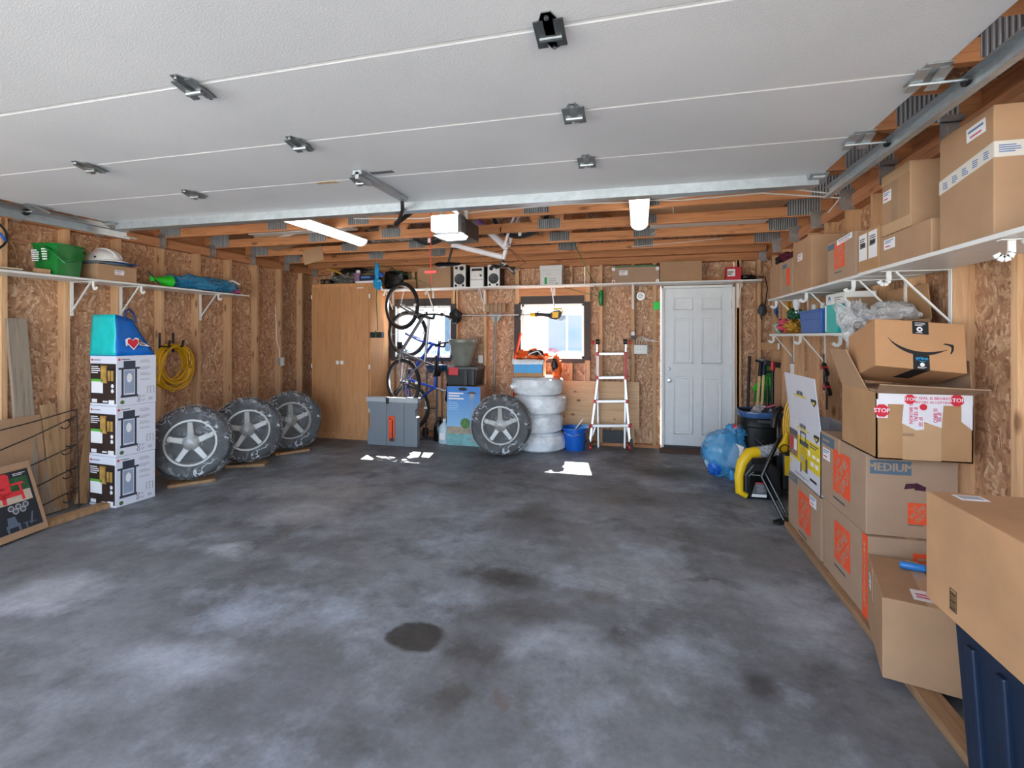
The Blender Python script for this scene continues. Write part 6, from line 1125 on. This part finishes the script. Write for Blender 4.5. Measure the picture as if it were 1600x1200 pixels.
# open brown carton with bubble wrap between the shelves
XO = 1.28; a, b_ = onx(1338, 500, XO), onx(1405, 500, XO)
t = thing('open_carton', 'open brown carton with raised flaps behind the smile arrow carton', 'box', (XO + .13, (a.y + b_.y) / 2, z2 - .02)); ly = (a.y - b_.y) / 2; t.location.y = max(t.location.y, tE.matrix_basis.translation.y + dE + ly + .06); t.location.z = ZR2 + .001
def fl(pts, nm, m=CARD2):
    n_ = (Vector(pts[1]) - Vector(pts[0])).cross(Vector(pts[2]) - Vector(pts[0])).normalized() * .005; vs = [Vector(p) for p in pts] + [Vector(p) + n_ for p in pts]
    MB().add(vs, [(3, 2, 1, 0), (4, 5, 6, 7), (0, 1, 5, 4), (1, 2, 6, 5), (2, 3, 7, 6), (3, 0, 4, 7)]).build(nm, m, t)
hO = .07
MB().box((-.12, -ly, 0), (-.115, ly, hO)).box((.09, -ly, 0), (.095, ly, hO)).box((-.12, -ly, 0), (.095, -ly + .005, hO)).box((-.12, ly - .005, 0), (.095, ly, hO)).box((-.12, -ly, 0), (.095, ly, .005)).build('carton_body', CARD2, t)
fl([(.09, -ly, hO), (.09, ly, hO), (.085, ly * .8, hO + .19), (.085, -ly * .9, hO + .19)], 'raised_flap'); fl([(-.12, ly, hO), (.09, ly, hO), (.07, ly + .05, hO + .16), (-.1, ly + .06, hO + .16)], 'raised_flap', CARDD)
BUB = mat('bubble_wrap', '#cfcdca', .15, var=.2, scale=60, bump=1.0, bscale=120)
BUBF = film('bubble_film', '#eeeef0', .42, .2, 14, .4, .6, .35, .3, .05)
w_ = MB().blob((-.02, -ly * .3, hO + .03), (.1, ly * .9, .075), 16, .3, 3, 5).build('bubble_wrap', BUBF, t, True)
p = onx(1322, 505, 1.24); t = thing('bubble_wrap_sheet', 'crumpled clear bubble wrap hanging over the lower shelf edge', 'bubble wrap', p); 
MB().sheet(lambda u, v: (-.03 + .05 * noise.noise(Vector((u * 4, v * 4, 1))) + .1 * (1 - v) * .6, (-.16 + .3 * u) * (.45 + .55 * v), -.14 + .26 * v + .05 * noise.noise(Vector((u * 4, v * 3, 5)))), 18, 18).build('wrap_front', BUBF, t, True, solid=.004)
MB().blob((.05, -.02, .03), (.06, .12, .09), 14, .6, 3.5, 9).build('wrap_bunch', BUBF, t, True)
# small carton, clamps and conduit on the wall by the corner
p = ony(1191, 547, 6.0); q = ony(1219, 535, 6.0); t, F, s = carton('narrow brown carton resting on nails by the corner tools', ((p.x + q.x) / 2, 6.04, p.z), (q.x - p.x, .07, q.z - p.z), 0, CARD2, 'narrow_carton', 'box', None, False); F['F'].rect(s[0] * .86, s[2] * .1, s[0] * .97, s[2] * .9, PAPER, 'shipping_label', 1)
p = onx(1232, 576, SXR); p.y = 2.92 + .43 * round((p.y - 2.92) / .43); t = thing('conduit_box', 'white narrow conduit piece on the wall stud', 'conduit', (SXR, p.y, p.z)); MB().box((-.03, -.02, -.06), (0, .02, .06)).build('conduit_cover', WHITE, t, bevel=.003); MB().cyl((-.015, 0, .06), (-.015, 0, .16), .008).build('conduit_pipe', GREY, t)
for k, (x, y) in enumerate(((1283, 572), (1287, 602))):
    p = onx(x, y, 1.465); t = thing('bar_clamp', ('upper' if k == 0 else 'lower') + ' red and black bar clamp hung on the box wall', 'clamp', p, 0, 'bar clamps'); MB().bar((.02, .05, .0), (.02, -.05, -.02), .035, .03, (1, 0, 0)).build('clamp_jaw', RED, t, bevel=.004); MB().bar((.02, .0, .02), (.02, -.08, -.07), .03, .03, (1, 0, 0)).build('clamp_grip', BLACK, t, bevel=.004); MB().box((.015, -.003, -.2), (.03, .003, .1)).build('clamp_bar', DGREY, t)
# ================================================================== corner tools
def pole(name, label, x0, y0, x1, y1, Y0_, Y1_, r_, m, cat, zb=None):
    """tool whose foot pixel is (x0, y0) at depth Y0_ and top (x1, y1) at depth Y1_"""
    a, b = ony(x0, y0, Y0_), ony(x1, y1, Y1_); a.z = .004; t = thing(name, label, cat, a); d = b - a; MB().cyl((0, 0, 0), d, r_, n=10).build('handle', m, t, True); return t, d
PALE = lumber('ash_handle', '#d8b98f', '#c49d6c', 2, False)
t, d = pole('metal_pole', 'plain black pole standing in the corner by the door', 1166, 705, 1171, 558, 6.40, 6.62, .016, BLACK, 'pole'); MB().cyl(d * .45, d * .47, .018, n=10).build('pole_joint', STEEL, t, True); MB().cyl(d, d * 1.01, .018).build('pole_cap', DGREY, t)
for k, (lb, x0, x1, yb_, m, hm) in enumerate((('wood handled spade with black grip leaning in the corner', 1177, 1188, 574, PALE, BLACK), ('wood handled shovel with navy grip leaning in the corner', 1186, 1194, 572, PALE, mat('navy_grip', '#1c2748', .5)))):
    t, d = pole('spade', lb, x0, 690, x1, yb_, 6.3, 6.55 + .0 * k, .016, m, 'spade'); u = d.normalized()
    MB().cyl(d * .9, d * 1.06, .022, .02, 12).build('grip', hm, t, True); MB().bar(d * 1.06 + Vector((-.06, 0, .02)), d * 1.06 + Vector((.06, 0, -.02)), .02, .03).build('grip_bar', GREY if k else BLACK, t, bevel=.004); MB().cyl(d * .3, d * -.0, .017, .02, 10).build('socket', DGREY, t, True); MB().prism([(-.09, .12), (.09, .12), (.08, -.02), (0, -.1), (-.08, -.02)], (0, 0, .0), (1, 0, 0), (0, 0, 1), -.005).build('blade', DGREY, t)
t, d = pole('leaf_rake', 'green fan leaf rake with grey handle standing head up in the corner', 1198, 690, 1200, 590, 6.38, 6.58, .014, DGREY, 'rake'); 
for k in range(15):
    a = (k - 7) * .062; MB().tube([d, d + Vector((math.sin(a) * .3, .0, math.cos(a) * .02 - .02)) * .6, d + Vector((math.sin(a) * .42, -.01, .34 * math.cos(a) * .3 - .25)), ], .009, 5).build('rake_tine', LIME, t)
MB().prism([(-.05, .16), (.05, .16), (.14, -.14), (.16, -.3), (-.16, -.3), (-.14, -.14)], d + Vector((0, .012, 0)), (1, 0, 0), (0, 0, 1), -.006).build('rake_fan', mat('rake_green', '#1c8a22', .5, var=.25, scale=30), t); MB().bar(d + Vector((-.07, -.015, .07)), d + Vector((.07, -.015, .07)), .02, .03).build('rake_collar', BLACK, t)
t, d = pole('snow_brush', 'black handled tool with red collar in the corner', 1206, 690, 1207, 578, 5.98, 6.1, .018, BLACK, 'tool'); MB().cyl(d, d + Vector((0, 0, .09)), .03, n=12).build('collar', RED, t, True); MB().bar(d + Vector((-.08, 0, .08)), d + Vector((.08, 0, .05)), .04, .06).build('tool_head', BLACK, t, bevel=.006)
# ------------------------------------------------------------------ blue recycling bag, bin, yellow machine
RB = film('blue_bag_film', '#46adea', .5, .1, 7, .38, .66, .3, .5, .06); b = onz(1135, 752)
t = thing('recycling_bag', 'bulging translucent blue recycling bag by the door', 'bag', b + Vector((0, .16, 0)))
MB().blob((0, 0, .24), (.215, .17, .25), 26, .13, 2.0, 3, flat=.003).build('bag_film', RB, t, True); MB().blob((.1, .02, .44), (.1, .09, .1), 14, .4, 3, 5).build('bag_mouth', RB, t, True)
MB().blob((-.05, -.03, .2), (.13, .1, .16), 12, .4, 3, 2, flat=.01).build('bag_contents', mat('recycling_pale', '#a8cfe8', .6, var=.3, scale=12), t, True); MB().bar((.05, -.12, .14), (.13, -.1, .36), .1, .04, (0, 1, 0)).build('white_carton_inside', PAPER, t, bevel=.006); MB().cyl((.1, 0, .5), (.13, 0, .53), .035, n=14).build('red_lid', RED, t, True); MB().blob((-.1, -.11, .12), (.07, .04, .07), 10, .5, 3, 7).build('blue_wrapper', BLUE, t, True); MB().blob((.06, -.14, .05), (.04, .03, .05), 8, .4, 3, 1, flat=.0).build('knotted_corner', RB, t, True)
bx = Vector((1.2, 5.62, 0)); t = thing('waste_bin', 'black plastic waste bin lined with a blue bag', 'bin', bx); Hb = ony(1190, 645, 5.5).z
MB().lathe([(.15, .002), (.155, 0), (.185, Hb * .78), (.2, Hb * .8), (.2, Hb * .98), (.21, Hb), (.195, Hb), (.17, Hb * .75), (.14, .02)], 28, sq=.45).build('bin_body', BLACK, t, True); MB().lathe([(.205, Hb * .93), (.218, Hb * .97), (.215, Hb + .012), (.198, Hb + .014), (.19, Hb * .9)], 28, sq=.45, cap=False).build('bin_liner', mat('liner_blue', '#3a5c8e', .25, var=.3, scale=14), t, True); MB().box((-.06, -.222, Hb * .86), (.12, -.205, Hb * .91)).build('handle_slot', DGREY, t, bevel=.006)
for lb, m, dx, dz, rr in (('crumpled grey packaging in the waste bin', mat('grey_pack', '#b9b2b0', .4, var=.3, scale=20), .02, .02, (.08, .07, .07)), ('dark packet with pink edge in the waste bin', mat('dark_pack', '#33323f', .3, var=.5, scale=16), .1, .03, (.08, .06, .06))):
    o = thing('bin_litter', lb, 'packaging', bx + Vector((dx, -.04 if dx > .05 else .05, Hb - .04 + dz))); MB().blob((0, 0, 0), rr, 12, .5, 3, int(dx * 100)).build('crumpled_pack', m, o, True); MB().bar((-.05, 0, .05), (.05, .0, .06 + dx * .3), .012, .012).build('pack_edge', PAPER if dx < .05 else PRINTP, o)
b = onz(1183, 782); t = thing('yard_vacuum', 'black and yellow electric yard machine with clear ribbed duct', 'machine', b + Vector((.02, .17, 0)), .05); CLR = film('ribbed_clear', '#b9c0c8', .45, .15, 20)
MB().prism([(-.13, 0), (.16, 0), (.18, .05), (.17, .24), (.12, .32), (-.06, .32), (-.13, .22)], (0, -.15, 0), (1, 0, 0), (0, 0, 1), -.3).build('machine_body', BLACK, t, bevel=.02)
MB().prism([(-.1, .0), (.07, .0), (.08, .2), (.05, .24), (-.06, .24), (-.1, .2)], (0, -.165, .015), (1, 0, 0), (0, 0, 1), -.02).build('front_cover', BLACKG, t, bevel=.01)
Fv = Face(t, (-.1, -.167, .02), (1, 0, 0), (0, 0, 1)); Fv.poly([(.02, .01), (.15, .01), (.15, .14), (.06, .14)], PRINTDG, 'rating_label', 1); Fv.poly([(.025, .01), (.15, .01), (.15, .035), (.032, .035)], PAPER, 'rating_label', 2); Fv.rect(.06, .13, .15, .14, PRINTR, 'rating_label', 2); Fv.lines(.07, .05, .07, .07, 6, PRINTLG, 2, .3); Fv.lines(.03, .2, .1, .008, 1, PAPER, 1)
MB().tube([(-.11, -.15, .03), (-.17, -.15, .06), (-.17, -.13, .2), (-.14, -.12, .32), (-.08, -.1, .4), (.0, -.08, .41)], [.025, .035, .04, .045, .05, .05], 12).build('yellow_guard', YELLOW, t, True)
mb = MB(); mb.tube([(-.02 + .018 * k, -.07, .40 + .004 * k) for k in range(11)], [.05 if k % 2 else .056 for k in range(11)], 14).build('ribbed_duct', CLR, t, True); MB().tube([(.17, -.06, .44), (.22, -.05, .45), (.24, -.04, .5), (.26, -.02, .58)], [.04, .045, .03, .015], 10).build('yellow_elbow', YELLOW, t, True); MB().lathe([(.036, -.004), (.044, -.004), (.044, .004), (.036, .004)], 18, (.22, -.1, .45), (0, 1, 0), closed=True).build('clamp_ring', BLACK, t, True)
MB().tube([(.1, -.03, .33), (.06, .02, .46), (.0, .04, .52), (.03, .05, .45), (.1, .05, .5), (.14, .06, .44)], .006, 6).build('power_cord', BLACK, t, True)
# pressure washer with yellow hose behind
pw = Vector((1.35, 5.02, 0)); t = thing('pressure_washer', 'upright black and yellow pressure washer with coiled yellow hose beside its carton', 'pressure washer', pw); Hp = ony(1210, 640, 4.98).z
MB().box((-.11, -.1, .05), (.11, .1, .42)).build('washer_body', BLACK, t, bevel=.03); MB().box((-.09, -.112, .2), (.09, -.1, .38)).build('washer_front', YELLOW, t, bevel=.01)
for s_ in (-1, 1): MB().tube([(s_ * .1, .06, .3), (s_ * .1, .08, Hp * .9), (s_ * .06, .08, Hp)], .013, 8).build('handle_rail', BLACK, t, True); MB().cyl((s_ * .12, .06, .09), (s_ * .16, .06, .09), .09, n=20).build('wheel', BLACK, t, True)
MB().tube([(-.07, .08, Hp), (-.1, .06, Hp * .98), (-.14, .02, Hp * .9), (-.15, .02, Hp * .78)], .026, 10).build('grip', BLACK, t, True); mb = MB(); pts = []
for k in range(5):
    for i in range(20): a = 2 * PI * i / 20; pts.append((.02 + .1 * math.cos(a) * 1.0 + .012 * k, -.03 - .018 * k, .62 + .3 * math.sin(a) * (1 - .06 * k)))
mb.tube(pts, .009, 6).build('hose_coil', mat('hose_yellow', '#d8a91a', .4), t, True)
# tubular black frame leaning in front
b = onz(1224, 806); t = thing('lawn_frame', 'folded black tubular mower handle leaning by the moving box', 'handle', Vector((1.0, 4.30, 0)))
for dx, dy in ((0, 0), (.06, .16)): MB().tube([(.09 + dx, -.04 + dy, .012), (-.05 + dx, .06 + dy, .32 ), (.1 + dx, .16 + dy, .62)], .013, 8).build('tube', BLACKG, t, True)
MB().bar((.02, -.1, .012), (.14, .02, .012), .06, .02).build('rubber_foot', BLACK, t, bevel=.004)
# ================================================================== ceiling things
LAMP = mat('lamp_diffuser', '#f4f6f8', .4, var=0, emit='#fff6ea', es=4.5)
for k, (x, y0_, y1_, lb) in enumerate(((-2.885, 3.47, 4.70, 'lit wraparound strip light on the truss side of the cabinet'), (.0, 3.38, 4.62, 'lit wraparound strip light on the truss side of the door'))):
    if k == 1: x = onz(999, 335, 2.43).x
    t = thing('strip_light', lb, 'light', (x, (y0_ + y1_) / 2, ZT - .001), 0, 'strip lights'); L = (y1_ - y0_) / 2
    MB().prism([(-.075, -.012), (.075, -.012), (.075, 0), (-.075, 0)], (0, L, 0), (1, 0, 0), (0, 0, 1), 2 * L).build('housing', WHITE, t)
    pr = [(.072 * math.cos(a), -.012 - .058 * math.sin(a)) for a in [PI * i / 10 for i in range(11)]]
    MB().prism(pr, (0, L - .02, 0), (1, 0, 0), (0, 0, 1), 2 * L - .04).build('diffuser', LAMP, t, True)
    for s_ in (-1, 1): MB().prism([(.078 * math.cos(a), -.012 - .064 * math.sin(a)) for a in [PI * i / 10 for i in range(11)]], (0, s_ * (L - .01) + .01, 0), (1, 0, 0), (0, 0, 1), .02).build('end_cap', WHITE, t)
# garage door opener
op = onz(697, 352, 2.40); oy = 3.98; pz = ony(673, 425, oy - .66); oc = Vector((pz.x - .14, oy, 0)); t = thing('door_opener', 'garage door opener with glowing white lens on its rail', 'door opener', (oc.x, oy, 2.30)); LENS = mat('opener_lens', '#ffffff', .4, var=0, emit='#fff8f0', es=3.2)
MB().box((-.13, .0, .02), (.17, .36, .17)).build('motor_case', mat('opener_dark', '#33383c', .4), t, bevel=.01); MB().box((-.12, -.1, .05), (.13, .0, .185)).build('light_lens', LENS, t, bevel=.02); MB().prism([(-.1, 0), (.17, 0), (.15, -.028), (-.02, -.03)], (0, .06, .02), (1, 0, 0), (0, 0, 1), .12).build('lower_lens', LENS, t)
MB().box((.13, -.09, .03), (.165, .02, .18)).build('side_panel', mat('opener_panel', '#51575b', .45), t, bevel=.004); Fo_ = Face(t, (.1655, -.08, .03), (0, 1, 0), (0, 0, 1)); Fo_.lines(.01, .09, .07, .016, 1, PRINTLG, 1)
for x in (-.1, .14): MB().bar((x, .1, .16), (x, .1, .27), .03, .004, (0, 1, 0)).bar((x, .3, .16), (x, .3, .27), .03, .004, (0, 1, 0)).build('hanging_strap', GALV, t)
MB().bar((0.14, .0, .2), (0.14, -4.3, .2), .04, .035).build('rail', GALV, t); tr_ = MB().box((.11, -.75, .14), (.17, -.6, .18)).build('trolley', BLACK, t, bevel=.004)
MB().bar((.14, -.68, .15), (.0, -.93, -.08), .012, .03).build('straight_arm', BLACK, t); MB().tube([(.0, -.93, -.08), (.05, -.97, -.06), (.13, -1.08, -.03), (.18, -1.18, -.01)], .012, 8).build('curved_arm', BLACK, t, True)
bk_ = gpt(-2.02, .0, GZ); 
MB().bar(Vector((-1.42, 2.27, GZ - .014)), Vector((-1.42, 2.80, GZ - .014)), .05, .02).build('arm_bracket', GALV, d2); MB().bar(Vector((-1.42, 2.27, GZ - .03)), Vector((-1.42, 2.40, GZ - .03)), .02, .035).build('bracket_rib', GALV, d2)
lz = [onz(x, y, GZ - .006) for x, y in ((597, 271), (511, 287))]
for p, m, nm in ((lz[0], PRINTDG, 'warning_label'), (lz[1], mat('label_tan', '#b59c80', .6, var=.3, scale=40), 'data_label')): MB().cbox((p.x, p.y, GZ - .0005), (.13, .035, .002)).build(nm, m, d2)
p = ony(672, 330, oy - .62); t = thing('release_cord', 'red emergency release cord with pink handle hanging from the opener', 'cord', (pz.x, oy - .66, 2.44)); dx = pz.x - t.location.x; MB().cyl((0, 0, 0), (dx, 0, pz.z - 2.44), .003, n=6).build('cord', mat('red_cord', '#d9402f', .6), t); MB().cbox((dx, 0, pz.z - 2.44), (.1, .02, .022)).build('cord_handle', mat('pink_handle', '#e2574f', .5), t, bevel=.008); MB().cyl((dx, 0, pz.z - 2.44), (dx + .01, 0, pz.z - 2.54), .003, n=6).build('cord_tail', MC['red_cord'], t)
# wiring stapled along the chords
def cable(label, pts, r_=.006, m=None): t = thing('house_cable', label, 'cable', pts[0], 0, 'house wiring'); MB().tube([Vector(p) - Vector(pts[0]) for p in pts], r_, 6).build('cable_sheath', m or WHITE, t, True)
y1 = TY[4] - .026; cable('white cable strung along the truss by the door track', [(-2.6, y1, 2.56), (-1.9, y1, 2.52), (-1.3, y1, 2.55), (-.6, y1, 2.56), (.0, y1, 2.54), (.6, y1, 2.57), (1.1, y1, 2.56), (1.4, y1, 2.5)])
cable('second white cable on the truss near the upper shelf', [(-.2, TY[4] - .026, 2.57), (.3, TY[4] - .026, 2.53), (.9, TY[4] - .026, 2.545), (1.42, TY[4] - .03, 2.47), (1.42, TY[4] + .2, 2.42)])
cable('thin cable along the truss nearest the back wall', [(.9, TY[1] - .026, 2.56), (.3, TY[1] - .026, 2.53), (-.1, TY[1] - .026, 2.51)], .004)
cable('cable between trusses above the door strip light', [(.25, TY[4] - .026, 2.56), (.3, TY[3], 2.585), (.2, TY[2], 2.585), (.12, TY[2] - .03, 2.52)], .005)
# sheets and boards stored on the chords
def stored(label, name, lo, hi, m, cat, bev=.002): 
    c = [(lo[i] + hi[i]) / 2 for i in range(3)]; o = MB().box(tuple(lo[i] - c[i] for i in range(3)), tuple(hi[i] - c[i] for i in range(3))).build(name, m, bevel=bev); o.location = c; return tag(o, label, cat)
zc = ZT + .0905
stored('white laminate sheet stored on the trusses above the door', 'laminate_sheet', (.1, 4.95, zc), (1.2, 5.6, zc + .012), WHITE, 'sheet'); stored('wide plywood sheet stored on the trusses near the upper shelf', 'plywood_sheet', (.05, 3.9, zc), (1.2, 4.9, zc + .012), mat('ply_ceiling', '#b08a66', .7, var=.12), 'sheet'); stored('brown hardboard sheet stored on the trusses beside the strip light', 'hardboard_sheet', (-.6, 3.3, zc), (.9, 3.88, zc + .01), mat('hardboard', '#9a7556', .7, var=.12), 'sheet')
stored('grey foam slab stored on the trusses above the door opener', 'foam_slab', (-1.55, 3.9, zc), (-.9, 4.4, zc + .05), mat('foam_grey', '#a9a498', .8), 'slab'); stored('white trim board stored on the trusses above the cabinet', 'trim_board', (-4.2, 4.55, zc), (-2.9, 4.66, zc + .02), WHITE, 'board'); stored('reddish board stored on the trusses above the air hose', 'painted_board', (-4.3, 3.95, zc), (-3.2, 4.15, zc + .02), mat('reddish_board', '#a8543a', .6), 'board')
t = thing('stored_carton', 'open white edged carton tilted on the trusses above the cabinet', 'box', (-3.9, 5.0, ZT + .02)); t.rotation_euler = (.0, -.25, .1); MB().box((-.4, -.2, .09), (.3, .2, .098)).box((-.4, -.2, .09), (.3, -.19, .2)).box((-.4, .19, .09), (.3, .2, .2)).build('carton_body', CARD, t); MB().box((-.405, -.206, .08), (.305, -.2, .11)).build('white_edge', PAPER, t); MB().blob((-.2, 0, .16), (.09, .08, .06), 10, .4, 3, 3).build('red_cloth', RED, t, True)
o = stored('plain cardboard piece hanging from the truss above the cabinet', 'cardboard_piece', (-4.12, TY[2] - .03, 2.38), (-3.83, TY[2] - .022, 2.56), CARD, 'cardboard')
o.rotation_euler.y = -.22
t = thing('plastic_bundle', 'clear plastic wrapped bundle stored on the trusses by the strip light', 'bundle', (-2.85, 5.35, zc)); MB().blob((0, 0, .09), (.35, .2, .1), 14, .4, 3, 3, flat=.0).build('bundle_film', film('grey_film', '#b9b4ac', .5, .15, 16), t, True); MB().blob((0, 0, .07), (.3, .15, .07), 10, .2, 3, 3, flat=.002).build('bundle_core', mat('bundle_core', '#7d6f62', .8), t, True)
stored('long dark metal pole stored on the trusses by the cabinet light', 'metal_pole', (-3.3, 5.34, zc), (-2.3, 5.37, zc + .03), DGREY, 'pole')
# ================================================================== outdoors beyond the windows
SID = mat('white_siding', '#e4e8ec', .7, var=.03)
t = thing('neighbour_house', 'pale neighbouring house seen through the garage windows', 'house', (-3, 15, -.13)); 
for k in range(18): MB().prism([(-9, k * .25), (7, k * .25), (7, k * .25 + .25), (-9, k * .25 + .25)], (0, 0 + .0, 0), (1, 0, 0), (0, 0, 1), .03 - .0).build('siding_board', SID, t, bevel=.01)
MB().box((-9, .05, 0), (7, 6, 4.5)).build('house_wall', SID, t)
for x in (-3.2, .2):
    w = MB().box((x, -.08, 1.0), (x + 1.3, .0, 2.3)).build('window', WHITE, t); MB().box((x + .08, -.1, 1.08), (x + .62, -.08, 2.22)).build('pane', mat('outdoor_glass', '#3d5568', .1, var=.1), w); MB().box((x + .68, -.1, 1.08), (x + 1.22, -.08, 2.22)).build('pane', MC['outdoor_glass'], w)
t = thing('picket_fence', 'pale blue grey picket fence seen through the garage windows', 'fence', (-4, 12, -.13)); FEN = mat('fence_paint', '#5f7c90', .7, var=.05)
for z in (.35, .95): MB().box((-3.5, .0, z), (6, .04, z + .09)).build('fence_rail', FEN, t)
pk = MB().box((-.05, -.02, 0), (.05, 0, 1.2)).mesh('picket', FEN)
for k in range(56): inst(pk, 'picket', t, (-3.4 + k * .165, 0, 0))
